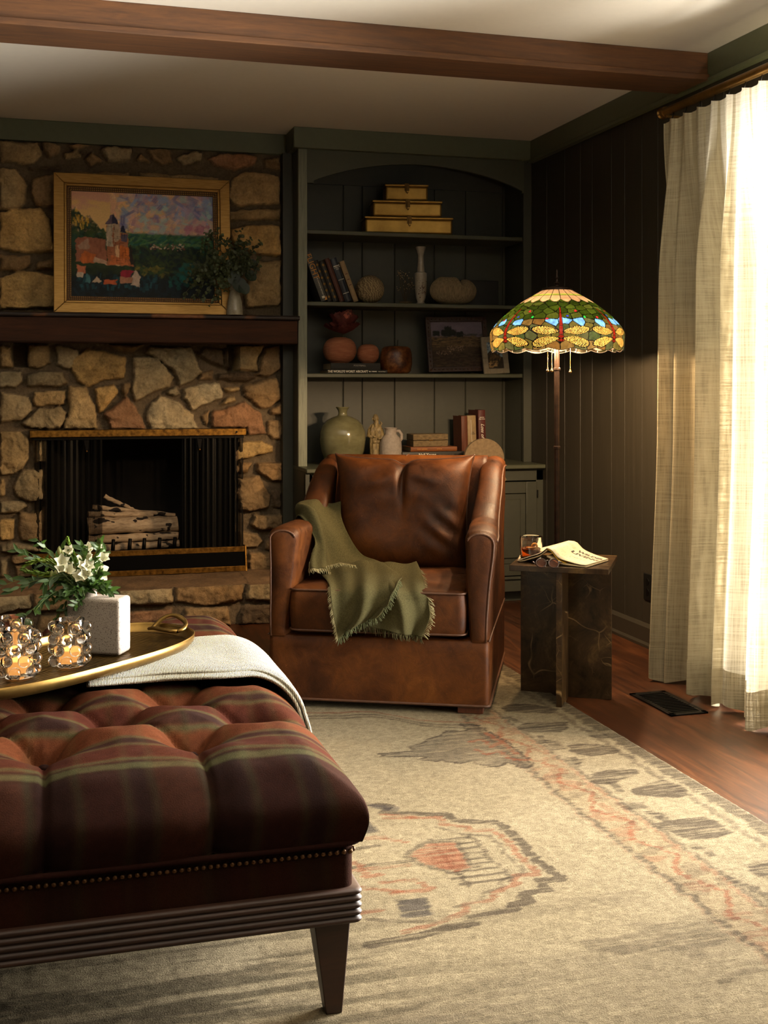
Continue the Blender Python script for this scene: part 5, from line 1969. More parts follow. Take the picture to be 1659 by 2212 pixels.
# jewels
for a, s0, cc_ in ((.30, .175, '500810'), (-.22, .13, '500810'), (.42, .14, '084a1c'), (.12, .145, '0c1450')):
    for k in range(ND):
        da = np.angle(np.exp(1j * (UU - ang0 - a - k * 2 * PI / ND)))
        h = np.hypot(da * RR, SS - s0 - .01 * (k % 3 - 1))
        col = np.where((h < .0052)[..., None], hx(cc_), col)
        lead = np.where(h < .0068, h > .0052, lead)
bead = .0009
RR2 = RR + np.where(lead, .0008, 0)
X_ = LPX + RR2 * np.cos(UU)
Y_ = LPY + RR2 * np.sin(UU)
colA = np.concatenate([col, np.where(lead, 0.0, 1.0)[..., None]], -1)
sg = NT('stained_glass')
a_ = sg.node('ShaderNodeAttribute')
a_.attribute_name = 'Col'
tl_ = sg.node('ShaderNodeBsdfTranslucent')
_n = sg.noise(sg.coord(), 40, 4, .6)
_cc = sg.mix(1.0, a_.outputs['Color'], sg.ramp(_n, [(.3, (.7, .7, .7, 1)), (.7, (1.2, 1.2, 1.2, 1))]), 'MULTIPLY')
sg.link(_cc, tl_.inputs[0])
sg.link(_cc, sg.b.inputs['Base Color'])
sg.set(Roughness=.12)
gmx = sg.node('ShaderNodeMixShader')
gmx.inputs[0].default_value = .68
sg.link(sg.b.outputs[0], gmx.inputs[1])
sg.link(tl_.outputs[0], gmx.inputs[2])
ld = sg.node('ShaderNodeBsdfPrincipled')
ld.inputs['Base Color'].default_value = hexc('1c140e')
ld.inputs['Metallic'].default_value = .6
ld.inputs['Roughness'].default_value = .45
lmx = sg.node('ShaderNodeMixShader')
sg.link(a_.outputs['Alpha'], lmx.inputs[0])
sg.link(ld.outputs[0], lmx.inputs[1])
sg.link(gmx.outputs[0], lmx.inputs[2])
sg.link(lmx.outputs[0], sg.out.inputs[0])
gridobj('lamp_shade', np.stack([X_, Y_, ZZ], -1), sg.m, colA, parent=lamp, closed_u=True, label='leaded stained glass dome with red dragonflies and a cream crown')
obj('shade_cap', MB().lathe([(.062, ztop - .002), (.058, ztop + .006), (.03, ztop + .012), (.018, ztop + .014), (0, ztop + .014)], 32, (LPX, LPY, 0), fn=lambda q, z: 1 + .04 * math.cos(12 * q)), M_BRONZE, lamp, smooth=50)
obj('finial', MB().lathe([(0, ztop + .012), (.009, ztop + .014), (.006, ztop + .02), (.011, ztop + .027), (.005, ztop + .035), (.004, ztop + .043), (.008, ztop + .048), (.004, ztop + .054), (.003, ztop + .066), (.0045, ztop + .070), (.001, ztop + .082), (0, ztop + .083)], 16, (LPX, LPY, 0)), M_BRONZE, lamp, smooth=50)
M_BULB = NT('bulb')
M_BULB.color(hexc('fff0c8'))
M_BULB.b.inputs['Emission Color'].default_value = (1.0, .62, .25, 1)
M_BULB.b.inputs['Emission Strength'].default_value = 18
for k in range(3):
    a = ang0 + 2 * PI * k / 3 + .5
    bx_, by_ = LPX + .075 * math.cos(a), LPY + .075 * math.sin(a)
    obj('socket', MB().tube([(LPX, LPY, 1.345), (LPX + .03 * math.cos(a), LPY + .03 * math.sin(a), 1.345), (bx_, by_, 1.352)], .009, 10), M_BRONZE, lamp, smooth=True)
    obj('light_bulb', MB().ball((LPX + .105 * math.cos(a), LPY + .105 * math.sin(a), 1.356), .024, 14, 10), M_BULB.m, lamp, smooth=True)
    pl = bpy.data.lights.new('bulb_light', 'POINT')
    pl.energy = 32.0
    pl.color = (1.0, .68, .38)
    pl.shadow_soft_size = .018
    po = bpy.data.objects.new('bulb_light', pl)
    COL.objects.link(po)
    po.location = (LPX + .10 * math.cos(a), LPY + .10 * math.sin(a), 1.292)
    fixpar(po, lamp, True)
M_CHAIN = simple('brass_chain', '9a7a4a', .35, .8)
for (px, zend) in ((1183, 1.192), (1192, 1.192), (1232, 1.188)):
    w = PY(px, 800, LPY - .10)
    m_ = MB()
    z = 1.345
    while z > zend + .008:
        m_.ball((w.x, w.y, z), .0016, 6, 4)
        z -= .0036
    m_.ball((w.x, w.y, zend), .0055, 10, 8)
    m_.tube([(w.x, w.y, zend + .004), (w.x, w.y, zend + .010)], .0025, 6)
    obj('pull_chain', m_, M_CHAIN, lamp, smooth=True)

# =================================================================== CURTAIN, ROD
cu = NT('linen_sheer')
cv_ = cu.coord((1, 1, 1))
w1 = cu.noise(cu.coord((6, 260, 4)), 1.6, 3, .6)
w2 = cu.noise(cu.coord((5, 3, 260)), 1.6, 3, .6)
wv_ = cu.math('MULTIPLY', cu.math('ADD', w1, w2), .5)
cc = cu.ramp(wv_, [(.38, hexc('948a72')), (.62, hexc('bdb294'))])
cu.color(cc)
cu.set(Roughness=.9)
cu.b.inputs['Specular IOR Level'].default_value = .1
t1 = cu.node('ShaderNodeBsdfTranslucent')
cu.link(cu.ramp(wv_, [(.38, hexc('7e7666')), (.62, hexc('b8af9c'))]), t1.inputs[0])
t2 = cu.node('ShaderNodeBsdfTransparent')
m1 = cu.node('ShaderNodeMixShader')
m1.inputs[0].default_value = .30
cu.link(cu.b.outputs[0], m1.inputs[1])
cu.link(t1.outputs[0], m1.inputs[2])
m2 = cu.node('ShaderNodeMixShader')
cu.link(cu.math('MULTIPLY', cu.math('GREATER_THAN', wv_, .54), .10), m2.inputs[0])
cu.link(m1.outputs[0], m2.inputs[1])
cu.link(t2.outputs[0], m2.inputs[2])
cu.link(m2.outputs[0], cu.out.inputs[0])
cu.bump(wv_, .25, .002)
NUc, NVc = 900, 70
y0c, y1c = 4.165, 3.18
Uc = np.linspace(0, 1, NUc)
Tc = np.linspace(0, 1, NVc)       # 0 top, 1 bottom
U, T = np.meshgrid(Uc, Tc)
npl = 10
phs = U * npl * 2 * PI
wbl = .5 * np.sin(U * 11.0 + .5) + .6 * np.sin(U * 9 + 1.0)
sharp = np.sin(phs) + .30 * np.sin(2 * phs + 1.2)
top = .014 * np.sin(phs) ** 5 + .004 * np.sin(3 * phs)
bot = .052 * np.sin(phs * .5 + 1.1 * np.sin(U * 14) + .9 + .35 * T) + .016 * np.sin(phs + T * 1.1 + .8) + .010 * np.sin(phs * 1.7 + 2 + T)
k = sstep(.0, .30, T)
X_ = 2.345 - .02 * T + top * (1 - k) + bot * k - .04 * k * sstep(.55, 1.0, T) * .6
Yc_ = y0c + (y1c - y0c) * U + .020 * k * np.cos(phs * .5 + .7 + 1.1 * np.sin(U * 14)) + .004 * np.sin(phs * 2) * (1 - k)
Yc_ = Yc_ + .045 * T * sstep(.12, 0, U)
z_t = 2.170 - .012 * (1 - np.exp(-((np.mod(U * npl, 1) - .5) / .28) ** 2))
Zc_ = z_t * (1 - T) + (.012 + .012 * np.sin(U * 40)) * T
curt = gridobj('linen_curtain', np.stack([X_, Yc_, Zc_], -1), cu.m, label='cream semi-sheer pleated linen curtain glowing with daylight', cat='curtain')
kk = T > .945
hem_u = slice(0, NUc)
hemP = np.stack([X_, Yc_, Zc_], -1)[NVc - 5:, :, :].copy()
hemP[..., 0] -= .0018
gridobj('hem', hemP, cu.m, parent=curt)
rod = empty('curtain_rod', (2.40, 3.2, 2.198), label='thick antique brass curtain rod with a ringed end', cat='curtain rod')
M_ROD = simple('antique_brass_rod', '7a5a2c', .32, .85, noise=.2, nscale=20)
RX = 2.375
obj('rod', MB().tube([(RX, 4.20, 2.215), (RX, -1.0, 2.215)], .0165, 24), M_ROD, rod, smooth=50)
obj('end_cap', MB().tube([(RX, 4.238, 2.215), (RX, 4.231, 2.215), (RX, 4.225, 2.215), (RX, 4.215, 2.215), (RX, 4.211, 2.215), (RX, 4.200, 2.215)], [.015, .023, .017, .017, .023, .021], 24), M_ROD, rod, smooth=40)
for yb in (4.19, 1.6):
    obj('bracket', MB().box(RX - .004, WX + .001, yb - .008, yb + .008, 2.188, 2.198).box(WX - .006, WX + .001, yb - .02, yb + .02, 2.16, 2.24), M_ROD, rod)
for i in range(npl):
    y = y0c + (y1c - y0c) * (i + .25) / npl
    obj('curtain_hook', MB().tube([(RX, y, 2.200), (RX - .004, y, 2.185), (RX - .012, y + .004, 2.165)], .0022, 6), M_IRON, rod, smooth=True)

# =================================================================== FLOOR VENT, OUTLET
fv = empty('floor_vent', (2.15, 3.80, 0), label='black metal floor vent grille set in the wood floor by the curtain', cat='vent')
M_VENT = simple('black_vent_metal', '0d0c0b', .4, .6)
vm = MB()
vx0, vx1, vy0, vy1 = 2.08, 2.225, 3.645, 3.945
vm.box(vx0, vx1, vy0, vy0 + .02, 0, .006).box(vx0, vx1, vy1 - .02, vy1, 0, .006)
vm.box(vx0, vx0 + .02, vy0, vy1, 0, .006).box(vx1 - .02, vx1, vy0, vy1, 0, .006)
obj('vent_frame', vm, M_VENT, fv, bevel=.001)
obj('vent_back', MB().box(vx0 + .01, vx1 - .01, vy0 + .01, vy1 - .01, .0005, .0012), simple('vent_void', '030303', .9), fv)
for i in range(14):
    y = vy0 + .03 + i * (.24 / 13)
    obj('slat', MB().box(vx0 + .018, vx1 - .018, y - .003, y + .003, .001, .0055), M_VENT, fv)
ot = PX(1401, 1268, WX)
op = empty('wall_outlet', (WX, ot.y, ot.z), label='dark power outlet plate low on the right wall beside the curtain', cat='outlet')
obj('plate', MB().box(WX - .006, WX, ot.y - .036, ot.y + .036, ot.z - .058, ot.z + .058), simple('black_plate', '0a0a09', .4), op, bevel=.003)
for dz in (-.022, .022):
    obj('socket_face', MB().tube([(WX - .0075, ot.y, ot.z + dz), (WX - .005, ot.y, ot.z + dz)], .015, 16), simple('black_socket', '050505', .3), op)
# =================================================================== RUG
RX0, RX1, RY0, RY1 = -1.9, 1.805, 1.15, 4.75
nx = int((RX1 - RX0) / .0075) + 1
ny = int((RY1 - RY0) / .0038) + 1
X, Y = np.meshgrid(np.linspace(RX0, RX1, nx), np.linspace(RY0, RY1, ny))
cream = hx('b5aa92')
cream2 = hx('a3987f')
grey = hx('544b43')
navy = hx('45434a')
rust = hx('9c6049')
n1 = fbm(X * 3, Y * 3, 41, 4)[..., None]
col = cream * (1 - n1) + cream2 * n1 + .0
wx = (fbm(X * 8, Y * 60, 42, 3) - .5) * .030      # woven wobble
wy = (fbm(X * 5, Y * 30, 43, 3) - .5) * .008
Xw, Yw = X + wx, Y + wy
# short horizontal dashes (weft) decide where the dye shows
dash = fbm(X * 11, Y * 150, 44, 2)
dash2 = fbm(X * 26 + 7, Y * 120, 45, 2)


def dye(mask, c, k=1.0, lo=.30, hi=.47):
    """mask 0..1 ; colour shows in broken weft dashes"""
    global col
    m = np.clip(mask, 0, 1) * (k * .80 * (.35 + .65 * sstep(lo, hi, dash)))
    col = col * (1 - m[..., None]) + c * m[..., None]


def band(v, a, b, s=.004):
    return sstep(a - s, a + s, v) * (1 - sstep(b - s, b + s, v))


def stepped(v, q):
    return np.round(v / q) * q


M_ = RX1 - X                                        # distance from right edge
Mw = RX1 - Xw
# far border: distance from the far edge, mirrored the same way
Fd = RY1 - Yw
D_ = np.minimum(Mw, Fd)
al = np.where(Mw < Fd, Y, X)                        # coordinate along the border
dye(band(D_, 0, .060), grey, .85)
dye(band(D_, .085, .105), grey, .6)
# big blocks in the outer border
per = .235
ph_ = np.mod(al + .07, per) / per
blk = (Fd < Mw) & (np.abs(ph_ - .5) < .25 + .05 * np.sin(al * 9)) & (D_ > .118 + .025 * np.sin(al * 40) ** 2) & (D_ < .25 + .025 * np.cos(al * 23))
dye(blk.astype(float), grey, .95, .30, .50)
zig = np.abs(np.mod(al * 7.2, 2) - 1)
dye((np.abs(D_ - (.275 - .03 * zig)) < .012).astype(float) * (ph_ < .35), grey, .8)
dye(band(D_, .285, .298), grey, .75)
dye(band(D_, .300, .312), rust, .6)
inb = band(D_, .31, .425)
col = col * (1 - inb[..., None] * .22) + hx('a98f6c') * inb[..., None] * .22
z2 = np.abs(np.mod(al * 9.0, 2) - 1)
dye(inb * (np.abs(D_ - (.335 + .055 * z2)) < .008), rust, .8)
dye(inb * (fbm(X * 22, Y * 22, 46, 2) > .62), rust, .45)
dye(inb * (fbm(X * 17, Y * 19, 47, 2) > .66), grey, .4)
dye(band(D_, .418, .436), grey, .85)
dye(band(D_, .436, .444), rust, .35)


# corner serrated spandrels
def leafshape(cx, cy, lx, ly, rot=0):
    c, s = math.cos(rot), math.sin(rot)
    u = (Xw - cx) * c + (Yw - cy) * s
    v = -(Xw - cx) * s + (Yw - cy) * c
    ser = .030 * np.abs(np.mod(u * 22, 2) - 1)
    w = ly * (1 - np.abs(u / lx)) ** .55 if True else 0
    w = np.where(np.abs(u) < lx, ly * np.clip(1 - (np.clip(u / lx, -1, 0)) ** 2, 0, 1) ** .8, -1)
    w = np.where(u > 0, ly * (1 - .25 * u / lx), w)
    return (np.abs(v) + ser < w + .015) & (np.abs(u) < lx)




def rp_(pts):
    """outline read off the rug, as floor coordinates"""
    o = []
    for zx, zy in pts:
        w = PZ(760 + zx / 1.8454, 1440 + zy / 1.8454, .01)
        o.append((w.x, w.y))
    return o


def inside(pts, soft=.004, src=None):
    P_ = np.array(rp_(pts) if src is None else src)
    j0, j1 = np.searchsorted(Y[:, 0], [P_[:, 1].min() - .05, P_[:, 1].max() + .05])
    i0, i1 = np.searchsorted(X[0], [P_[:, 0].min() - .05, P_[:, 0].max() + .05])
    m = np.full(X.shape, -1.0)
    if j1 - j0 > 1 and i1 - i0 > 1:
        m[j0:j1, i0:i1] = polydist(P_, Xw[j0:j1, i0:i1], Yw[j0:j1, i0:i1])
    return m


def linedist(pts):
    P_ = rp_(pts)
    d = np.full(X.shape, 9.)
    for a, b in zip(P_[:-1], P_[1:]):
        e = np.array([b[0] - a[0], b[1] - a[1]])
        t = np.clip(((Xw - a[0]) * e[0] + (Yw - a[1]) * e[1]) / max(e @ e, 1e-9), 0, 1)
        d = np.minimum(d, np.hypot(Xw - a[0] - t * e[0], Yw - a[1] - t * e[1]))
    return d


for pts in ([(590,165),(640,145),(720,150),(830,170),(800,188),(700,185),(620,180)], [(650,240),(700,222),(860,218),(870,245),(830,262),(700,262)],
            [(850,315),(900,305),(1000,312),(1075,330),(1060,345),(960,358),(880,350)], [(950,430),(1010,412),(1130,408),(1150,425),(1110,440),(1030,470),(960,468)],
            [(1110,490),(1160,470),(1230,450),(1310,470),(1350,500),(1310,525),(1200,520),(1130,510)], [(1190,625),(1280,610),(1400,598),(1440,610),(1530,660),(1470,682),(1350,690),(1230,650)],
            [(1560,790),(1659,770),(1760,800),(1720,860),(1610,830)], [(1640,930),(1760,900),(1880,960),(1780,1000)], [(1800,1090),(1930,1060),(2050,1130),(1930,1170)]):
    dye(sstep(-.003, .006, inside(pts)), grey, 1.0, .30, .50)
for pts in ([(750,285),(830,300),(850,330),(800,335)], [(850,372),(930,366),(905,402),(870,402)], [(1040,540),(1170,540),(1180,565),(1090,572)], [(1160,575),(1260,590),(1220,614)], [(1440,820),(1560,850),(1540,880)],
            [(930,250),(1000,262),(1040,290),(960,285)], [(1080,350),(1120,345),(1130,380)]):
    dye(sstep(-.003, .006, inside(pts)), grey, .8, .34, .52)
leafp = [(105,345),(240,335),(215,320),(270,305),(290,290),(350,275),(370,255),(450,255),(430,225),(510,235),(560,260),(640,310),(700,360),(730,395),(690,410),(620,385),(590,400),(540,400),(480,378),(440,388),(360,375),(330,380),(260,372),(290,362),(110,362)]
dl = inside(leafp)
dye(sstep(-.002, .004, dl), hx('6a6258'), .85, .25, .55)
dye(((dl > 0) & (dl < .010)).astype(float), grey, .85, .25, .45)
for pts in ([(470,300),(520,290),(560,320),(600,300),(660,350)], [(500,330),(540,350),(590,335),(640,370),(700,372)], [(540,265),(600,300)]):
    dye((linedist(pts) < .008).astype(float), rust, .8)
# wavy rust/grey line near the far field
for off, cc_ in ((0, grey), (.04, rust), (-.03, grey)):
    dye((np.abs(Yw - (3.93 + off + .03 * np.abs(np.mod(X * 9, 2) - 1) - .25 * sstep(1.0, 1.38, X))) < .008).astype(float) * (X < 1.4), cc_, .7)
# central stepped medallion
my = 2.66
ml_o = [(-300,590),(-120,560),(50,550),(140,556),(140,582),(260,586),(380,590),(400,612),(470,618),(580,620),(620,650),(680,710),(740,770),(830,850),(740,852),(780,888),(690,905),(710,935),(640,950),(640,972),(560,985),(480,1005),(480,1025),(400,1038),(270,1075),(60,1110)]
ml_r = [(120,604),(350,600),(350,625),(460,640),(470,655),(560,650),(620,700),(680,760),(740,828),(650,832),(660,865),(570,900),(570,930),(460,945),(470,975),(400,1000),(340,1025),(200,1060)]
ml_i = [(340,640),(440,668),(540,672),(600,725),(650,780),(690,820),(600,850),(600,880),(520,905),(520,930),(420,960)]
dye((linedist(ml_o) < .014).astype(float), grey, .95, .25, .45)
dye((linedist(ml_r) < .009).astype(float), rust, .75)
dye((linedist(ml_i) < .006).astype(float), grey, .6)
# comb of short bars inside the right end
cb = (Xw > .90) & (Xw < 1.03) & (np.abs(Yw - my) < .14)
dye((cb & (np.mod(Y, .032) < .013)).astype(float), grey, .85)
dye(((np.abs(Xw - .93) < .006) | (np.abs(Xw - 1.035) < .006)) & (np.abs(Yw - my) < .15), grey, .8)
# rust heart and small motifs
hd_ = inside([(225,750),(300,705),(400,700),(440,740),(475,795),(420,822),(330,800),(270,780)])
dye(sstep(-.002, .005, hd_), rust, .85, .25, .50)
dye(((hd_ < 0) & (hd_ > -.014)).astype(float), grey, .75)
dye(sstep(-.002, .004, inside([(165,930),(290,922),(335,990),(210,1005)])), navy, .95, .2, .42)
dye(sstep(-.002, .004, inside([(20,622),(80,618),(105,660),(30,668)])), navy, .9, .2, .42)
dye(sstep(-.002, .004, inside([(60,548),(200,560),(190,578),(60,565)])), navy, .7)
for pts, cc_ in (([(-120,815),(60,795),(235,775)], grey), ([(-120,828),(60,808),(230,790)], rust), ([(20,690),(120,680),(200,700)], rust), ([(130,860),(260,850),(310,890),(160,905)], rust), ([(20,780),(60,840),(110,830)], rust),
                 ([(40,880),(180,900)], rust), ([(0,985),(110,970)], rust), ([(60,1010),(330,1020)], grey), ([(0,730),(100,715)], grey), ([(120,590),(250,600)], rust)):
    dye((linedist(pts) < .009).astype(float), cc_, .75)
# near, faded part: sparse grey-blue strands with a little rust
nr = sstep(2.35, 1.9, Y) * sstep(1.0, .3, X)
f_ = fbm(X * 2.4, Y * 9, 48, 4)
dye(sstep(.40, .56, f_) * nr, navy, .8, .40, .60)
dye(nr * sstep(.45, .6, fbm(X * 5, Y * 30, 52, 3)), grey, .5)
dye(sstep(.60, .68, fbm(X * 3, Y * 10 + 4, 49, 3)) * nr, rust, .5)
f2_ = fbm(X * 2, Y * 8, 50, 4)
dye(sstep(.50, .66, f2_) * (Y < 2.4), grey, .30)
dye(sstep(.60, .66, fbm(X * 4 + 3, Y * 11, 51, 3)) * (X > 1.05) * (X < 1.36) * (Y < 2.25), grey, .5)
stk = sstep(.46, .62, fbm(X * 3.5, Y * 38, 53, 4)) * sstep(2.75, 2.2, Y) * sstep(1.05, .35, X)
col = col * (1 - .55 * stk)[..., None]
weave = .86 + .28 * vnoise(X / .012, Y / .012, 60)
col = col * weave[..., None] * np.array([.455, .43, .395])
Zr = .010 + .0016 * (vnoise(X / .0135, Y / .0135, 61) - .5)
Zr[:, -1] = 0
Zr[-1, :] = 0
rg = NT('wool_rug')
v_ = rg.coord()
f1 = rg.noise(rg.coord((1, 1, 1)), 330, 3, .7)
f2 = rg.noise(rg.coord((.45, 1.5, 1)), 170, 3, .6)
ff_ = rg.math('ADD', rg.math('MULTIPLY', f1, .6), rg.math('MULTIPLY', f2, .4))
rg.color(rg.mix(1.0, rg.attr(), rg.ramp(ff_, [(.3, (.48, .48, .46, 1)), (.7, (1.38, 1.38, 1.38, 1))]), 'MULTIPLY'))
rg.set(Roughness=.95)
rg.b.inputs['Specular IOR Level'].default_value = .02
rg.bump(ff_, .9, .006)
gridobj('area_rug', np.stack([X, Y, Zr], -1), rg.m, col, label='large cream wool rug with faded grey and rust geometric pattern', cat='rug')

# =================================================================== SIDE TABLE
A_ = PZ(1100, 1222, .5)
B_ = PZ(1315, 1231, .5)
ux = (B_ - A_)
ux.z = 0
TW = ux.length
tang = math.atan2(ux.y, ux.x)
mid = (A_ + B_) / 2
ny_ = Vector((-ux.y, ux.x, 0)).normalized()
ctr = mid + ny_ * TW / 2
tb = empty('side_table', (ctr.x, ctr.y, 0), tang, label='square dark brown marble side table on a cross of stone slabs', cat='table')
mm_ = NT('emperador_marble')
v_ = mm_.coord((1, 1, 1), (.3, .5, .2))
n_ = mm_.noise(v_, 6, 8, .72, .6)
base_ = mm_.ramp(n_, [(.32, hexc('150e08')), (.52, hexc('38291a')), (.74, hexc('6a5431'))])
dv = mm_.node('ShaderNodeMix', data_type='VECTOR')
dv.inputs[0].default_value = .12
nz_ = mm_.node('ShaderNodeTexNoise')
nz_.inputs['Scale'].default_value = 5
mm_.link(v_, nz_.inputs['Vector'])
mm_.link(v_, dv.inputs[4])
mm_.link(nz_.outputs['Color'], dv.inputs[5])
ve = mm_.voro(dv.outputs[1], 5.5, 'DISTANCE_TO_EDGE')
ve2 = mm_.voro(dv.outputs[1], 17, 'DISTANCE_TO_EDGE')
msk = mm_.math('MULTIPLY', mm_.ramp(ve, [(.0, (1, 1, 1, 1)), (.014, (0, 0, 0, 1))]), mm_.ramp(mm_.noise(v_, 4, 2), [(.45, (0, 0, 0, 1)), (.6, (1, 1, 1, 1))]))
msk2 = mm_.math('MULTIPLY', mm_.ramp(ve2, [(.0, (.5, .5, .5, 1)), (.02, (0, 0, 0, 1))]), mm_.ramp(mm_.noise(v_, 7, 2), [(.52, (0, 0, 0, 1)), (.65, (1, 1, 1, 1))]))
c_ = mm_.mix(mm_.math('MAXIMUM', msk, msk2), base_, hexc('a1855c'))
mm_.color(c_)
mm_.set(Roughness=.28)
mm_.b.inputs['Specular IOR Level'].default_value = .15
M_MARB = mm_.m
h2 = TW / 2
obj('tabletop', MB().box(-h2, h2, -h2, h2, .482, .502), M_MARB, tb, world=False, bevel=.0015)
obj('slab', MB().box(-h2 + .008, h2 - .008, .028, .046, .0, .482), M_MARB, tb, world=False, bevel=.001)
obj('slab', MB().box(-.010, .010, -h2 + .012, .028, .0, .482), M_MARB, tb, world=False, bevel=.001)
obj('slab', MB().box(-.010, .010, .046, h2 - .012, .0, .482), M_MARB, tb, world=False, bevel=.001)
TM = Matrix.Translation((ctr.x, ctr.y, .5022)) @ Matrix.Rotation(tang, 4, 'Z')
TZ = .5022
# whisky glass
g0 = PZ(1150, 1214, TZ)
gc = Vector((g0.x, g0.y, TZ)) + Vector((.01, .035, 0))
M_CRYS = NT('crystal')
M_CRYS.color((1, 1, 1, 1))
M_CRYS.set(Roughness=.02, IOR=1.45)
M_CRYS.b.inputs['Transmission Weight'].default_value = 1
M_CRYS = M_CRYS.m
M_WHIS = NT('amber_liquor')
M_WHIS.color(hexc('b04a12'))
M_WHIS.set(Roughness=.02, IOR=1.36)
M_WHIS.b.inputs['Transmission Weight'].default_value = .85
M_WHIS = M_WHIS.m
wg = empty('whisky_glass', gc, label='cut crystal tumbler of amber drink on the marble table', cat='glass')
gr_, gh_ = .0395, .088
obj('tumbler', MB().lathe([(0, .0), (gr_ * .86, 0), (gr_ * .93, .004), (gr_ * .97, .02), (gr_, gh_ * .5), (gr_ * 1.03, gh_ - .002), (gr_ * 1.01, gh_), (gr_ * .97, gh_ - .002), (gr_ * .92, gh_ * .5), (gr_ * .86, .016), (0, .014)], 48, (gc.x, gc.y, TZ),
    fn=lambda q, z: 1 + (.035 * abs(math.sin(q * 9 + z * 60)) if 0.002 < z < .042 else .012 * abs(math.sin(q * 9)) if z < .06 else 0)), M_CRYS, wg, smooth=30)
obj('drink', MB().lathe([(0, .0165), (gr_ * .80, .0175), (gr_ * .90, .044), (0, .0442)], 40, (gc.x, gc.y, TZ)), M_WHIS, wg, smooth=40)
orr = MB()
for i in range(14):
    a = 2 * PI * i / 14
    orr.ball((gc.x + .008 + .010 * math.cos(a), gc.y - .012, TZ + .050 + .010 * math.sin(a)), .0045, 6, 4)
orr.tube([(gc.x - .022, gc.y - .008, TZ + .046), (gc.x, gc.y - .018, TZ + .047), (gc.x + .022, gc.y - .004, TZ + .046)], .004, 6)
obj('orange_peel', orr, simple('orange_peel', 'd08a1c', .5), smooth=True, label='curl of orange peel floating in the tumbler of amber drink', cat='garnish')
# open book, face down like a tent
M_COVER = NT('pale_cover')
_f = M_COVER.noise(M_COVER.coord(), 30, 3, .5)
M_COVER.color(M_COVER.ramp(_f, [(.3, hexc('b8aa8e')), (.7, hexc('c8bb9e'))]))
M_COVER.set(Roughness=.6)
M_COVER = M_COVER.m
ob = empty('open_book', (ctr.x, ctr.y, TZ), label='open paperback lying face down on the marble table, cream cover up', cat='book')
# points in the table plane : front cover sheet from spine ridge to the right
Sa, Sb = PZ(1180, 1211, TZ), PZ(1222, 1186, TZ)    # spine ends near/far projected roughly
zr = .052
near_sp = Vector((PZ(1182, 1215, TZ).x, PZ(1182, 1215, TZ).y, TZ))
# explicit 3d control: near edge (towards camera) and far edge polyline of the right cover
f_d = 4.22


def at_d(px, py, d):
    v = dirpx(px, py)
    return Vector((0, 0, ZC)) + v * d


nearE = [at_d(1181, 1184, 4.20), at_d(1192, 1189, 4.185), at_d(1206, 1205, 4.17), at_d(1228, 1213, 4.155), at_d(1250, 1219, 4.14), at_d(1266, 1221, 4.125)]
farE = [at_d(1228, 1168, 4.40), at_d(1245, 1171, 4.375), at_d(1260, 1186, 4.35), at_d(1280, 1196, 4.325), at_d(1300, 1203, 4.30), at_d(1314, 1207, 4.285)]


def ribbon(nearE, farE, n=14, m=8, off=0):
    def samp(L_, t):
        k = t * (len(L_) - 1)
        i = min(int(k), len(L_) - 2)
        f = k - i
        p0, p1, p2, p3 = L_[max(i - 1, 0)], L_[i], L_[i + 1], L_[min(i + 2, len(L_) - 1)]
        return .5 * ((2 * p1) + (p2 - p0) * f + (2 * p0 - 5 * p1 + 4 * p2 - p3) * f * f + (3 * p1 - p0 - 3 * p2 + p3) * f ** 3)
    P = np.zeros((m, n, 3))
    for j in range(m):
        for i in range(n):
            a, b_ = samp(nearE, i / (n - 1)), samp(farE, i / (n - 1))
            p = a.lerp(b_, j / (m - 1))
            p.z += off
            P[j, i] = p
    return P


Pc = ribbon(nearE, farE)
Pc[..., 2] = np.maximum(Pc[..., 2], TZ + .007)
gridobj('front_cover', Pc, M_COVER, parent=ob, solid=.0012)
M_YEL = simple('yellow_pages', 'b98f1c', .7)
P2 = Pc[:, :8].copy()
P2[..., 2] -= np.linspace(.003, .010, 8)[None, :]
P2[..., 2] = np.maximum(P2[..., 2], TZ + .004)
gridobj('yellow_endpaper', P2, M_YEL, parent=ob, solid=.002, label='bright yellow endpaper')
# page block lying under the cover
P3 = Pc.copy()
P3[..., 2] = TZ + .0035 + .55 * (P3[..., 2] - TZ - .006) * np.linspace(.9, .2, P3.shape[1])[None, :]
P3[..., 2] = np.maximum(P3[..., 2], TZ + .0035)
gridobj('page_block', P3, M_PAGE, parent=ob, solid=.005)
# left half falls to the left behind the glass
nL = [at_d(1181, 1184, 4.20), at_d(1165, 1196, 4.22), at_d(1140, 1204, 4.25), at_d(1118, 1212, 4.27)]
fL = [at_d(1228, 1168, 4.40), at_d(1200, 1176, 4.43), at_d(1160, 1186, 4.46), at_d(1126, 1194, 4.47)]
PL = ribbon(nL, fL)
PL[..., 2] = np.maximum(PL[..., 2], TZ + .006)
gridobj('back_cover', PL, M_COVER, parent=ob, solid=.0012)
P4 = PL.copy()
P4[..., 2] = np.maximum(TZ + .0035, P4[..., 2] - .008)
gridobj('page_block', P4, M_PAGE, parent=ob, solid=.004)


# lettering laid on the cover surface
def on_cover(s, t, h=.0009):
    """s along spine->edge 0..1, t near->far"""
    m, n = Pc.shape[:2]
    i, j = s * (n - 1), t * (m - 1)
    i0, j0 = min(int(i), n - 2), min(int(j), m - 2)
    fi, fj = i - i0, j - j0
    p = (Pc[j0, i0] * (1 - fi) * (1 - fj) + Pc[j0, i0 + 1] * fi * (1 - fj) + Pc[j0 + 1, i0] * (1 - fi) * fj + Pc[j0 + 1, i0 + 1] * fi * fj)
    return Vector(p) + Vector((0, 0, h))


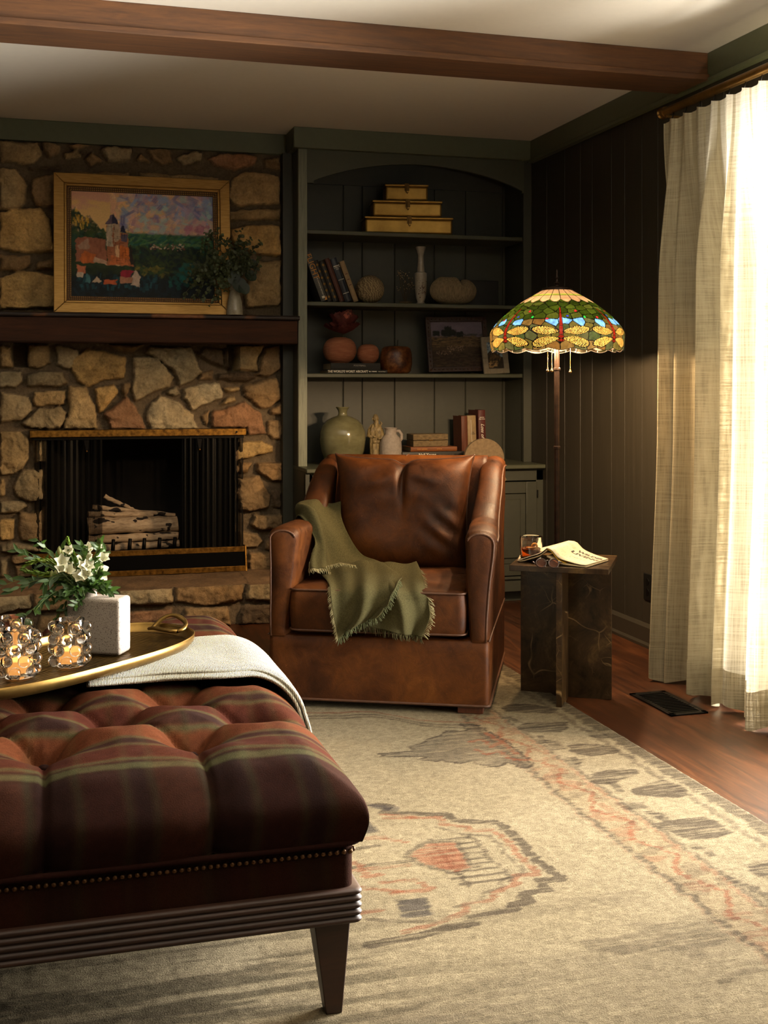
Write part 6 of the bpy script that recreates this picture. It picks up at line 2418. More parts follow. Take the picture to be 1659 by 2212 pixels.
def cover_text(name, body, size, s0, s1, t0, mat, bold=0.0):
    """letters flattened on to the curved cover; the line runs from spine side to the edge"""
    o = text(name, body, size, Matrix.Identity(4), mat, ob, extrude=0.0, align='LEFT', bold=bold)
    vs = o.data.vertices
    xs = [v.co.x for v in vs]
    if not xs:
        return
    w_ = max(xs) - min(xs)
    for v in vs:
        s = s0 + (s1 - s0) * (v.co.x - min(xs)) / w_
        t = t0 + v.co.y / .225
        v.co = on_cover(min(max(s, 0), 1), min(max(t, 0), 1))


cover_text('cover_title', 'WILDER', .034, .40, .96, .78, M_INK, .0016)
cover_text('cover_title', 'LIVING', .034, .36, .94, .60, M_INK, .0016)
cover_text('cover_subtitle', 'a handmade life', .010, .45, .75, .38, simple('brown_ink', '5c4a34', .6))
for k in range(3):
    cover_text('cover_blurb', 'essays letters and recipes', .007, .10, .34, .80 - .04 * k, simple('brown_ink_b', '5c4a34', .6))
cover_text('cover_line', 'a book of days and seasons gathered for slow reading', .008, .16, .94, .10, M_INK)
dt = MB()
rr = random.Random(6)
for k in range(46):
    s, t = rr.uniform(.12, .7), rr.uniform(.18, .62)
    if s > .36 and t > .42:
        continue
    p = on_cover(s, t, .0006)
    dt.lathe([(0, 0), (.0011, 0), (.0011, .0004), (0, .0004)], 6, p)
obj('cover_specks', dt, M_INK, ob, kind='stuff')
# spectacles
sp_ = empty('spectacles', (gc.x, gc.y - .05, TZ), label='tortoiseshell spectacles lying folded beside the tumbler', cat='glasses')
M_TORT = simple('tortoiseshell', '2a0f08', .2, noise=.6, nscale=60, coat=.5)
M_LENS = NT('tinted_lens')
M_LENS.color(hexc('d89a80'))
M_LENS.set(Roughness=.02)
M_LENS.b.inputs['Transmission Weight'].default_value = .9
for (px, py, rr_x) in ((1169, 1216, .019), (1196, 1217, .019)):
    c0 = PZ(px, py, TZ + .016)
    ring = []
    for i in range(25):
        a = 2 * PI * i / 24
        ring.append((c0.x + rr_x * math.cos(a), c0.y + .006 * math.sin(a), c0.z + .0145 * math.sin(a)))
    obj('rim', MB().tube(ring, .0022, 8, cap=False), M_TORT, sp_, smooth=True)
    obj('lens', MB().lathe([(0, -.0006), (rr_x * .93, -.0006), (rr_x * .93, .0006), (0, .0006)], 24, M=Matrix.Translation(c0) @ Matrix.Rotation(math.radians(70), 4, 'X') @ Matrix.Diagonal((1, .8, 1, 1))), M_LENS.m, sp_)
a, b_ = PZ(1175, 1213, TZ + .018), PZ(1190, 1213, TZ + .018)
obj('bridge', MB().tube([a, (a + b_) / 2 + Vector((0, 0, .004)), b_], .0018, 8), M_TORT, sp_, smooth=True)
for (x0_, y0_, x1_, y1_) in ((1150, 1213, 1162, 1224), (1206, 1213, 1222, 1219)):
    a, b_ = PZ(x0_, y0_, TZ + .020), PZ(x1_, y1_, TZ + .003)
    obj('temple_arm', MB().tube([a, a.lerp(b_, .6) + Vector((0, 0, .002)), b_], [.003, .0028, .002], 8), M_TORT, sp_, smooth=True)

# =================================================================== OTTOMAN
OX0, OX1, OYf, OYb = -.97, .545, 2.055, 3.60
ot_ = empty('tufted_ottoman', ((OX0 + OX1) / 2, (OYf + OYb) / 2, 0), label='large rust and brown plaid button-tufted ottoman on tapered wooden legs', cat='ottoman')
# plaid cloth, painted per vertex from cloth coordinates
PL_r, PL_o, PL_g, PL_p = hx('421f16'), hx('5c321e'), hx('45432c'), hx('2b1916')


def plaid(S_, T_):
    """S along x, T along y (metres)"""
    def stripes(v, ph):
        m = np.mod(v + ph, .300) / .300
        c = np.zeros(v.shape + (3,))
        c[:] = PL_o
        m = m + 0
        for a, b, cc_ in ((.0, .25, PL_o), (.25, .30, PL_g), (.30, .52, PL_p), (.52, .57, PL_g), (.57, .80, PL_r), (.80, .84, PL_g), (.84, .95, PL_p), (.95, .985, PL_g)):
            k_ = (sstep(a - .03, a + .03, m) * (1 - sstep(b - .03, b + .03, m)))[..., None]
            c = c * (1 - k_) + cc_ * k_
        return c
    T_ = T_ + (fbm(S_ * 14, T_ * 14, 74, 3) - .5) * .014
    a = stripes(T_ + .004 * np.sin(S_ * 30), .055)
    fr = sstep(2.175, 2.155, T_)[..., None]
    gl = (sstep(2.150, 2.165, T_) * sstep(2.195, 2.18, T_))[..., None]
    a = a * (1 - fr) + (PL_p * .45 + PL_r * .05) * fr  # front drop: plum stripe, darkened further so the colour carries its shade
    a = a * (1 - gl) + PL_g * gl
    b = stripes(S_ + .004 * np.sin(T_ * 30), .10)
    c = (a * .80 + b * .20) * np.array([.72, .72, .66])
    return c * (.78 + .44 * fbm(S_ * 130, T_ * 130, 71, 2))[..., None]


ZT = .454
M_WOOL = vcol('plaid_wool', .95, noise=.28, nscale=420, bump=.6, bdist=.002, spec=.05, sheen=0)
# button positions
btn = []
for r_ in range(-1, 9):
    y = 2.355 + .150 * r_
    if y < 2.3 or y > OYb - .24:
        continue
    off = 0.0 if r_ % 2 == 0 else .14
    k0 = -6
    for k in range(k0, 6):
        x = .008 + off + .281 * k
        if OX0 + .11 < x < OX1 - .10:
            btn.append((x, y))
st_ = .006
R_c = .085          # roll radius at the top edge
nx = int((OX1 - OX0 + 2 * .12) / st_)
ny = int((OYb - OYf + 2 * .12) / st_)
# cloth parameter: s runs over the top and down the sides
ext = .13
S_ = np.linspace(OX0 - ext, OX1 + ext, nx)
T_ = np.linspace(OYf - ext, OYb + ext, ny)
Sg, Tg = np.meshgrid(S_, T_)
SZ_LOW = .325


def wrap(v, lo, hi, R):
    """maps cloth coordinate to (position, drop) with a quarter roll at each edge"""
    d = np.zeros_like(v)
    p = v.copy()
    L = R * PI / 2
    for sgn, e in ((1, hi), (-1, lo)):
        w = (v - e) * sgn + R + (L - R) * .0
        on = w > 0
        th = np.clip(w / R, 0, PI / 2)
        over = np.clip(w - L, 0, None)
        p = np.where(on, e - sgn * R + sgn * R * np.sin(th), p)
        d = np.where(on, R * (1 - np.cos(th)) + over, d)
    return p, d


px_, dx_ = wrap(Sg, OX0, OX1, R_c)
py_, dy_ = wrap(Tg, OYf, OYb, R_c)
drop = np.minimum(np.hypot(dx_, dy_) * .55 + np.maximum(dx_, dy_) * .45, ZT - SZ_LOW)
topm = sstep(.06, .0, drop)
# pillows between the buttons
hgt = np.zeros_like(Sg)
db = np.full(Sg.shape, 9.)
for (bx_, by_) in btn:
    db = np.minimum(db, np.hypot((Sg - bx_) / 1.0, (Tg - by_) / .9))
# creases along the diamonds
cr_ = np.full(Sg.shape, 9.)
for i, (ax1, ay1) in enumerate(btn):
    for (ax2, ay2) in btn[i + 1:]:
        if .1 < abs(ax1 - ax2) < .19 and abs(ay1 - ay2) < .17 and abs(ay1 - ay2) > .1:
            e = np.array([ax2 - ax1, ay2 - ay1])
            t_ = np.clip(((Sg - ax1) * e[0] + (Tg - ay1) * e[1]) / (e @ e), 0, 1)
            # gently bowed crease
            bow = .010 * np.sin(t_ * PI)
            cr_ = np.minimum(cr_, np.hypot(Sg - ax1 - t_ * e[0], Tg - ay1 - t_ * e[1] - bow))
fr_b = [b for b in btn if abs(b[1] - 2.355) < .01]
sm_ = np.full(Sg.shape, 9.)
for (bx_, by_) in fr_b:
    d = np.where(Tg < by_, np.abs(Sg - bx_), 9.)
    sm_ = np.minimum(sm_, d)
lastr = max(b[1] for b in btn)
for (bx_, by_) in btn:
    if abs(by_ - lastr) < .01:
        sm_ = np.minimum(sm_, np.where(Tg > by_, np.abs(Sg - bx_), 9.))
ys_ = sorted(set(round(b[1], 3) for b in btn))
for y in ys_:
    xs = [b[0] for b in btn if abs(b[1] - y) < .01]
    if max(xs) > OX1 - .2:
        sm_ = np.minimum(sm_, np.where(Sg > max(xs), np.abs(Tg - y) * 1.0, 9.))
    if min(xs) < OX0 + .2:
        sm_ = np.minimum(sm_, np.where(Sg < min(xs), np.abs(Tg - y), 9.))
puff = .012 * np.tanh(cr_ / .05) + .062 * (1 - np.exp(-(db / .066) ** 1.4)) - .074
crease = -.015 * np.exp(-(cr_ / .008) ** 2)
seam = -.009 * np.exp(-(sm_ / .006) ** 2) - .010 * np.exp(-(sm_ / .035) ** 2)
edge_d = np.minimum(np.minimum(Sg - OX0, OX1 - Sg), np.minimum(Tg - OYf, OYb - Tg))
crown = .020 * sstep(0, .45, edge_d)
wr = (fbm(Sg * 9, Tg * 9, 72, 3) - .5) * .012 + .004 * np.sin(np.arctan2(Tg - 2.355, Sg) * 30) * np.exp(-(db / .05) ** 2)
N_ = puff + crease + wr + crown * topm
zz_ = ZT - drop + (puff + crease + seam + wr) * topm + crown * topm
# bulge of the sides, seams bite in
bul = .016 * np.sin(np.clip(drop / (ZT - SZ_LOW), 0, 1) * PI) + .008 * np.clip(drop / (ZT - SZ_LOW), 0, 1)
sx_ = np.where(dx_ > 0, 1, 0) * np.sign(Sg - (OX0 + OX1) / 2)
sy_ = np.where(dy_ > 0, 1, 0) * np.sign(Tg - (OYf + OYb) / 2)
side_n = (1 - topm)
Xo = px_ + sx_ * (bul + seam * 1.2) * side_n * sstep(0, .02, dx_)
Yo = py_ + sy_ * (bul + seam * 1.2) * side_n * sstep(0, .02, dy_)
col = plaid(Sg, Tg)
M2 = gridobj('tufted_cushion', np.stack([Xo, Yo, zz_], -1), M_WOOL, col, parent=ot_)
M_BTN = simple('wool_button', '1e0f0b', .95, noise=.3, nscale=200, spec=.05)
for (bx_, by_) in btn:
    obj('tufting_button', MB().lathe([(0, 0), (.011, .001), (.012, .004), (.008, .008), (0, .009)], 14, (bx_, by_, ZT - .066 + .018)), M_BTN, ot_, smooth=True)
# welt
wl = MB()
corn = .028
wpts = []
e_ = .007
for cx_, cy_, a0 in ((OX1 + e_ - corn, OYf - e_ + corn, -90), (OX1 + e_ - corn, OYb + e_ - corn, 0), (OX0 - e_ + corn, OYb + e_ - corn, 90), (OX0 - e_ + corn, OYf - e_ + corn, 180)):
    for i in range(7):
        a = math.radians(a0 + 15 * i)
        wpts.append((cx_ + corn * math.cos(a), cy_ + corn * math.sin(a), SZ_LOW))
wpts.append(wpts[0])
obj('welt', MB().tube(wpts, .0055, 8, cap=False), simple('welt_wool', '24120e', .95, noise=.2, nscale=200, spec=.05), ot_, smooth=True)
# lower upholstered band
nb = 260
bx = []
e_ = -.004


def ring_pts(e_, corn, n_side=160):
    P_ = []
    x0, x1, y0, y1 = OX0 - e_, OX1 + e_, OYf - e_, OYb + e_
    segs = [((x0 + corn, y0), (x1 - corn, y0)), ((x1, y0 + corn), (x1, y1 - corn)), ((x1 - corn, y1), (x0 + corn, y1)), ((x0, y1 - corn), (x0, y0 + corn))]
    arcs = [((x1 - corn, y0 + corn), -90), ((x1 - corn, y1 - corn), 0), ((x0 + corn, y1 - corn), 90), ((x0 + corn, y0 + corn), 180)]
    for (a, b_), (c_, a0) in zip(segs, arcs):
        for i in range(n_side):
            t = i / n_side
            P_.append((a[0] + (b_[0] - a[0]) * t, a[1] + (b_[1] - a[1]) * t))
        for i in range(6):
            q = math.radians(a0 + 90 * i / 6)
            P_.append((c_[0] + corn * math.cos(q), c_[1] + corn * math.sin(q)))
    return np.array(P_)


rp = ring_pts(-.004, .02)
nz_k = 24
zz2 = np.linspace(SZ_LOW + .002, .240, nz_k)
Pb = np.zeros((nz_k, len(rp), 3))
Pb[..., 0], Pb[..., 1] = rp[None, :, 0], rp[None, :, 1]
Pb[..., 2] = zz2[:, None]
s_par = np.cumsum(np.hypot(*np.diff(np.vstack([rp, rp[:1]]), axis=0).T))
sgn_front = rp[:, 1] < OYf + .02
Scol = np.where(sgn_front, rp[:, 0], s_par)
col = plaid(np.repeat(Scol[None], nz_k, 0), np.repeat((zz2 - .1)[:, None] * 1.0, len(rp), 1) + 1.93)
b2 = plaid(np.repeat((zz2 * 0 + 1.93)[:, None], len(rp), 1) * 0 + .2, np.repeat(Scol[None], nz_k, 0) + .1)
gridobj('box_band', Pb, M_WOOL, (col * .5 + b2 * .5), parent=ot_, closed_u=True)
obj('inner_box', MB().box(OX0 + .02, OX1 - .02, OYf + .02, OYb - .02, .235, .40), simple('dark_lining', '120c0a', .9), ot_)
# nailheads
M_NAIL = NT('brass_nailhead')
M_NAIL.color(hexc('5f4228'))
M_NAIL.set(Metallic=.85, Roughness=.35)
M_NAIL = M_NAIL.m
proto_n = MB().lathe([(0, -.0036), (.0022, -.0032), (.0042, -.0018), (.0050, 0)], 12, M=Matrix.Rotation(-PI / 2, 4, 'X'))
xs = np.arange(OX1 - .012, -.26, -.01245)
first = None
for i, x in enumerate(xs):
    if first is None:
        first = obj('nailhead', proto_n, M_NAIL, ot_, smooth=True)
        o = first
    else:
        o = first.copy()
        COL.objects.link(o)
    o.location = (x, OYf + .002, SZ_LOW - .0185)
    # local -> world handled by the parent inverse
rest = MB()


def nail(mb, x, y, nx_, ny_):
    A = Matrix.Translation((x, y, SZ_LOW - .0185)) @ Matrix.Rotation(math.atan2(nx_, -ny_), 4, 'Z') @ Matrix.Rotation(-PI / 2, 4, 'X')
    mb.lathe([(0, .0036), (.0022, .0032), (.0042, .0018), (.0050, 0)], 8, M=A @ Matrix.Rotation(PI, 4, 'X'))


for x in np.arange(-.27, OX0 + .01, -.0145):
    nail(rest, x, OYf + .004, 0, -1)
for y in np.arange(OYf + .012, OYb, .0145):
    nail(rest, OX1 - .004, y, 1, 0)
    nail(rest, OX0 + .004, y, -1, 0)
obj('nailhead_row', rest, M_NAIL, ot_, smooth=True, kind='stuff')
# reeded wooden rail
M_DKW = wood('dark_walnut', '20110a', '3e2416', (1, 6, 6), .52, .15)
pr_z = []
nre = 5
z1_, z0_ = .242, .180
rk = []
for i in range(nre):
    zt2 = z1_ - (z1_ - z0_) * i / nre
    hh_ = (z1_ - z0_) / nre
    for j in range(7):
        t = j / 6
        rk.append((zt2 - hh_ * t, .004 + .0062 * math.sin(PI * t) ** .6))
Pr = np.zeros((len(rk) + 2, 0, 3))
rows = []
for (z, o_) in [(z1_, -.02)] + rk + [(z0_, -.03)]:
    r_ = ring_pts(o_ - .001, .012, 40)
    rows.append(np.concatenate([r_, np.full((len(r_), 1), z)], 1))
gridobj('reeded_rail', np.array(rows), M_DKW, parent=ot_, closed_u=True)
obj('rail_core', MB().box(OX0 + .03, OX1 - .03, OYf + .03, OYb - .03, .185, .236), M_DKW, ot_)
for (lx, sx) in ((OX1 - .010, -1), (OX0 + .010, 1)):
    for (ly, sy) in ((OYf + .008, 1), (OYb - .008, -1)):
        m_ = MB()
        wt, wb = .066, .030
        q0, q1 = (.0, 0), (.0, 0)
        vs = []
        for (w_, z, o_) in ((wb, .010, .012), (wt, .1805, 0)):
            xa_, ya_ = lx + sx * o_, ly + sy * o_
            vs += [(xa_, ya_, z), (xa_ + sx * w_, ya_, z), (xa_ + sx * w_, ya_ + sy * w_, z), (xa_, ya_ + sy * w_, z)]
        fs = [(3, 2, 1, 0), (4, 5, 6, 7), (0, 1, 5, 4), (1, 2, 6, 5), (2, 3, 7, 6), (3, 0, 4, 7)]
        m_.add(vs, fs)
        obj('leg', m_, M_DKW, ot_, bevel=.002)
# =================================================================== LEATHER ARMCHAIR
CO = Vector((.775, 4.131, 0.0))
CA = math.radians(-25.5)
CM = Matrix.Translation(CO) @ Matrix.Rotation(CA, 4, 'Z')
CMi = CM.inverted()
CW, CD = .772, .84
ch = empty('leather_armchair', CO, CA, label='brown leather armchair with loose cushions in front of the bookcase', cat='armchair')
lt = NT('cognac_leather')
v_ = lt.coord()
n1_ = lt.noise(v_, 3.2, 6, .62, .6)
n2_ = lt.noise(v_, 15, 5, .7, .8)
vo_ = lt.voro(v_, 260, 'DISTANCE_TO_EDGE')
mixn = lt.math('ADD', lt.math('MULTIPLY', n1_, .65), lt.math('MULTIPLY', n2_, .35))
lc = lt.ramp(mixn, [(.30, hexc('1b0d05')), (.45, hexc('381c09')), (.60, hexc('542d0d')), (.78, hexc('744617'))])
sc_ = lt.noise(lt.coord((3, 3, 1), (.4, .7, .3)), 26, 3, .8, 2.5)
lt.color(lt.mix(lt.math('MULTIPLY', lt.ramp(sc_, [(.66, (0, 0, 0, 1)), (.74, (1, 1, 1, 1))]), .35), lc, hexc('9a6334')))
lt.link(lt.ramp(n2_, [(.3, (.42, .42, .42, 1)), (.7, (.62, .62, .62, 1))]), lt.b.inputs['Roughness'])
lt.b.inputs['Specular IOR Level'].default_value = .18
hsum = lt.math('ADD', lt.math('MULTIPLY', vo_, .35), lt.math('MULTIPLY', n2_, 1.0))
lt.bump(hsum, .35, .004)
M_LEA = lt.m
M_PIPE = simple('leather_piping', '43240c', .6, noise=.25, nscale=40)
M_CHLEG = wood('chair_leg_wood', '2e150b', '5a2d17', (6, 6, 2), .4)

ZS = .262          # top of the skirt


def rrect(x0, x1, y0, y1, r, n=6, m=10):
    P_ = []
    for (cx, cy), a0, (nx_, ny_) in (((x1 - r, y0 + r), -90, (0, 0)), ((x1 - r, y1 - r), 0, (0, 0)), ((x0 + r, y1 - r), 90, (0, 0)), ((x0 + r, y0 + r), 180, (0, 0))):
        for i in range(n + 1):
            a = math.radians(a0 + 90 * i / n)
            P_.append((cx + r * math.cos(a), cy + r * math.sin(a)))
    out = []
    for i in range(len(P_)):
        a, b = P_[i], P_[(i + 1) % len(P_)]
        L = math.hypot(b[0] - a[0], b[1] - a[1])
        k = max(1, int(L / .03))
        for j in range(k):
            out.append((a[0] + (b[0] - a[0]) * j / k, a[1] + (b[1] - a[1]) * j / k))
    return np.array(out)


# skirt / base
out = rrect(0, CW, 0, CD, .018)
rows = []
for z, o_ in ((.036, 0), (.037, .0), (.08, .001), (.15, .002), (.22, .001), (ZS - .006, .0), (ZS, -.006)):
    c = out.mean(0)
    rows.append(np.concatenate([out + (out - c) * (o_ / .4), np.full((len(out), 1), z)], 1))
mid_ = rows[-1].copy()
mid_[:, :2] = c + (mid_[:, :2] - c) * .5
rows.append(mid_)
lowr = rows[0].copy()
lowr[:, :2] = c + (lowr[:, :2] - c) * .6
rows.insert(0, lowr)
gridobj('base_skirt', np.array(rows), M_LEA, parent=ch, world=False, closed_u=True)
obj('skirt_piping', MB().tube([(p[0] * 1.0 + (p[0] - CW / 2) * .006, p[1] + (p[1] - CD / 2) * .006, .040) for p in list(out) + [out[0]]], .0048, 8, cap=False), M_PIPE, ch, world=False, smooth=True)
for (x, y) in ((CW - .108, .010), (.02, .010), (CW - .108, CD - .09), (.02, CD - .09)):
    obj('leg', MB().box(x, x + .088, y, y + .07, .011, .045), M_CHLEG, ch, world=False, bevel=.002)
# arms with rising wings
hy = [(-.004, .632), (.02, .640), (.15, .640), (.29, .636), (.38, .644), (.44, .676), (.50, .728), (.56, .782), (.62, .818), (.69, .840), (.76, .848), (CD, .846)]
ya = np.array([a for a, b in hy])
ha = np.array([b for a, b in hy])
for side in (0, 1):
    ys = np.concatenate([np.linspace(-.004, .02, 4), np.linspace(.04, CD, 44)])
    rows = []
    prof0 = None
    for y in ys:
        h = np.interp(y, ya, ha)
        fl = (.022 * (1 - sstep(.0, .5, np.array(y))) + .004) if side else (.004 - .034 * sstep(.2, .7, np.array(y)))
        wt = .108 - .020 * sstep(.3, .6, np.array(y))
        wb = .064
        inset = .008 * (1 - sstep(-.004, .02, np.array(y)))
        pts = []
        # up the outside
        for t in np.linspace(0, 1, 9):
            z = ZS - .004 + (h - .035 - ZS) * t
            pts.append((-fl * t ** 1.6 + inset, z))
        for a in np.linspace(0, PI, 13)[1:-1]:
            cxm = (-fl + (-fl + wt)) / 2
            pts.append((cxm - math.cos(a) * (wt / 2 - inset), h - .037 + math.sin(a) ** .8 * .037 - inset * .5))
        for t in np.linspace(1, 0, 12):
            z = ZS - .004 + (h - .035 - ZS) * t
            pts.append((wb + (wt - fl - wb) * t ** 1.3 + .006 * math.sin(PI * t) - inset, z))
        P_ = np.array([(x, y, z) for x, z in pts])
        rows.append(P_)
    P = np.array(rows)
    n = fbm(P[..., 1] * 7 + side * 5, P[..., 2] * 9, 81, 3)
    P[..., 0] += (n - .5) * .008
    P[..., 2] += (n - .5) * .004 * (P[..., 2] > .5)
    # crease where the wing meets the arm
    P[..., 2] -= (.006 * np.exp(-((P[..., 1] - .395) / .012) ** 2)) * (P[..., 2] > .58)
    if side:
        P[..., 0] = CW - P[..., 0]
        P = P[:, ::-1]
    a_ = gridobj('arm', P, M_LEA, parent=ch, world=False)
    mf_ = MB()
    fr = [tuple(p) for p in P[0]]
    cz = sum(p[2] for p in fr) / len(fr)
    cxx = sum(p[0] for p in fr) / len(fr)
    bul_ = [(cxx + (p[0] - cxx) * .75, p[1] - .006, cz + (p[2] - cz) * .94) for p in fr]
    nfr = len(fr)
    mf_.add(fr + bul_, [(i, i + 1, nfr + i + 1, nfr + i) for i in range(nfr - 1)] + [(nfr - 1, 0, nfr, 2 * nfr - 1)] + [tuple(range(nfr, 2 * nfr))])
    obj('arm_front_panel', mf_, M_LEA, ch, world=False, smooth=60)
    xo = CW if side else 0
    sgn = -1 if side else 1
    # piping runs up the outer front edge and along the outer top edge
    k_out = 0 if not side else P.shape[1] - 1
    pp_ = [Vector(P[0][i]) + Vector((0, -.002, 0)) for i in (range(0, 20) if not side else range(P.shape[1] - 1, P.shape[1] - 21, -1))]
    obj('arm_piping', MB().tube(pp_, .0038, 8), M_PIPE, ch, world=False, smooth=True)
    idx9 = 8 if not side else P.shape[1] - 9
    pq = [Vector(P[j][idx9]) + Vector((-sgn * .002, 0, 0)) for j in range(3, P.shape[0])]
    obj('arm_piping', MB().tube(pq, .0036, 8), M_PIPE, ch, world=False, smooth=True)
    obj('side_seam', MB().tube([(xo - sgn * .0015, -.002 + .0, ZS), (xo - sgn * .002, .3, ZS + .001), (xo - sgn * .002, CD - .01, ZS)], .003, 6), M_PIPE, ch, world=False, smooth=True)
# back
rows = []
for z in np.linspace(ZS, .850, 26):
    t = (z - ZS) / (.850 - ZS)
    yf = .60 + .07 * t
    edge = .03 * (1 - math.sqrt(max(0, 1 - max(0, (t - .93) / .07) ** 2)))
    xs = np.linspace(.06, CW - .06, 40)
    front = np.stack([xs, np.full_like(xs, yf + edge) - .012 * np.sin(PI * (xs - .06) / (CW - .12)), np.full_like(xs, z)], -1)
    back = np.stack([xs[::-1], np.full_like(xs, CD + .004 - edge), np.full_like(xs, z - .01 * t)], -1)
    rows.append(np.concatenate([front, back], 0))
P = np.array(rows)
top = P[-1:].copy()
top[..., 1] = (P[-1][:, 1] + P[-1][::-1][:, 1])[None] / 2
top[..., 2] += .002
P = np.concatenate([P, top], 0)
gridobj('backrest', P, M_LEA, parent=ch, world=False, closed_u=True)
obj('back_seam', MB().tube([(CW / 2, .655, .70), (CW / 2, .670, .82), (CW / 2, .70, .851), (CW / 2, .78, .852)], .003, 6), M_PIPE, ch, world=False, smooth=True)


def cushion(x0, x1, y0, y1, z0, z1, r, crown, seed):
    o = rrect(x0, x1, y0, y1, r, 8)
    c = np.array([(x0 + x1) / 2, (y0 + y1) / 2])
    rows = []
    for s, z in ([(k, z0 - .004 * (1 - k)) for k in (0.02, .3, .6, .85, .96)] + [(.99, z0 + .006)] +
                 [(1.0 + .010 * math.sin(PI * t), z0 + .012 + (z1 - z0 - .024) * t) for t in np.linspace(0, 1, 8)] + [(.99, z1 - .006)] +
                 [(k, z1 + crown * (1 - k ** 2.5)) for k in (.97, .93, .87, .8, .7, .6, .5, .4, .3, .2, .1, .01)]):
        rows.append(np.concatenate([c + (o - c) * s, np.full((len(o), 1), z)], 1))
    P = np.array(rows)
    n = fbm(P[..., 0] * 8, P[..., 1] * 8 + P[..., 2] * 6, seed, 4) - .5
    P[..., 2] += n * .016 * (P[..., 2] > (z0 + z1) / 2)
    P[..., 1] += n * .010
    return P, o


P, o = cushion(.078, CW - .078, -.018, .60, .276, .428, .03, .020, 83)
gridobj('seat_cushion', P, M_LEA, parent=ch, world=False, closed_u=True)
c = o.mean(0)
for z in (.284, .424):
    obj('cushion_piping', MB().tube([(*(c + (q - c) * 1.004), z) for q in list(o) + [o[0]]], .0036, 8, cap=False), M_PIPE, ch, world=False, smooth=True)
# back cushion: plump, pointed corners, pinched in the middle of the top
nu = nv = 110
uu_ = np.linspace(-1, 1, nu)
uu_ = np.sign(uu_) * (1 - (1 - np.abs(uu_)) ** 1.5)
U, V = np.meshgrid(uu_, uu_)
wx_, wz_ = .272, .222
inx = .020 * (1 - V ** 2) * np.abs(U) ** 3
inz = .012 * (1 - U ** 2) * np.abs(V) ** 3
ear = .007 * (np.abs(U) * np.abs(V)) ** 6 * (V > 0)
Xc = np.sign(U) * (np.abs(U) * wx_ - inx + ear)
Zc = np.sign(V) * (np.abs(V) * wz_ - inz + ear * 1.3)
Zc = Zc - .020 * np.exp(-(Xc / .030) ** 2) * sstep(.55, 1, V)
plump = ((1 - U ** 4) * (1 - V ** 4)).clip(0) ** .42
for fr_ in (True, False):
    T_ = (.120 if fr_ else -.05) * plump
    if fr_:
        T_ = T_ * (1 + .12 * sstep(.2, -.6, V)) - .040 * np.exp(-((Xc - .004 + .05 * (Zc - .16)) / .013) ** 2) * sstep(-.1, .9, V) * plump ** .6
        T_ = T_ - .012 * np.exp(-((Xc - .006) / .006) ** 2) * sstep(.3, 1, V) * plump ** .3
        w1_ = np.sin((Xc * .8 + Zc) * 78 + 2.2) * np.exp(-(((Xc - .19) ** 2 + (Zc + .05) ** 2) / .006)) * .008
        w2_ = np.sin((Xc * .3 - Zc) * 70) * np.exp(-(((Xc + .10) ** 2 + (Zc - .16) ** 2) / .006)) * .007
        w3_ = np.sin((Xc * .3 + Zc) * 80) * np.exp(-(((Xc - .09) ** 2 + (Zc - .17) ** 2) / .005)) * .006
        T_ = T_ + (w1_ + w2_ + w3_) * plump + (fbm(Xc * 6 + 3, Zc * 6, 85, 3) - .5) * .022 * plump
    P = np.stack([CW / 2 + Xc + .004, .535 + .085 * (Zc + wz_) / (2 * wz_) - T_, .630 + Zc], -1)
    if fr_:
        bk = gridobj('back_cushion', P, M_LEA, parent=ch, world=False)
        rim_ = list(P[0]) + list(P[1:, -1]) + list(P[-1, ::-1][1:]) + list(P[::-1, 0][1:])
        obj('cushion_piping', MB().tube([tuple(q) for q in rim_], .0034, 8, cap=False), M_PIPE, ch, world=False, smooth=True)
    else:
        gridobj('back_cushion_rear', P, M_LEA, parent=bk, world=False)

# =================================================================== GREEN THROW


def onF(px, py, yl):
    """point where the view ray meets the chair-local plane y = yl"""
    d = dirpx(px, py)
    o = CMi @ Vector((0, 0, ZC))
    dl = CMi.to_3x3() @ d
    t = (yl - o.y) / dl.y
    return Vector((0, 0, ZC)) + d * t


def cat(G, nv, nu):
    G = np.array([[tuple(p) for p in r] for r in G], float)

    def up(A, n):
        m = A.shape[0]
        tt = np.linspace(0, m - 1, n)
        i = np.minimum(tt.astype(int), m - 2)
        f = (tt - i)[:, None, None]
        p0, p1, p2, p3 = A[np.maximum(i - 1, 0)], A[i], A[i + 1], A[np.minimum(i + 2, m - 1)]
        return .5 * (2 * p1 + (p2 - p0) * f + (2 * p0 - 5 * p1 + 4 * p2 - p3) * f ** 2 + (3 * p1 - p0 - 3 * p2 + p3) * f ** 3)
    A = up(G, nv)
    A = up(A.transpose(1, 0, 2), nu).transpose(1, 0, 2)
    return A


def normals(P):
    du = np.gradient(P, axis=1)
    dv = np.gradient(P, axis=0)
    n = np.cross(du, dv)
    n /= np.linalg.norm(n, axis=-1, keepdims=True) + 1e-9
    return n


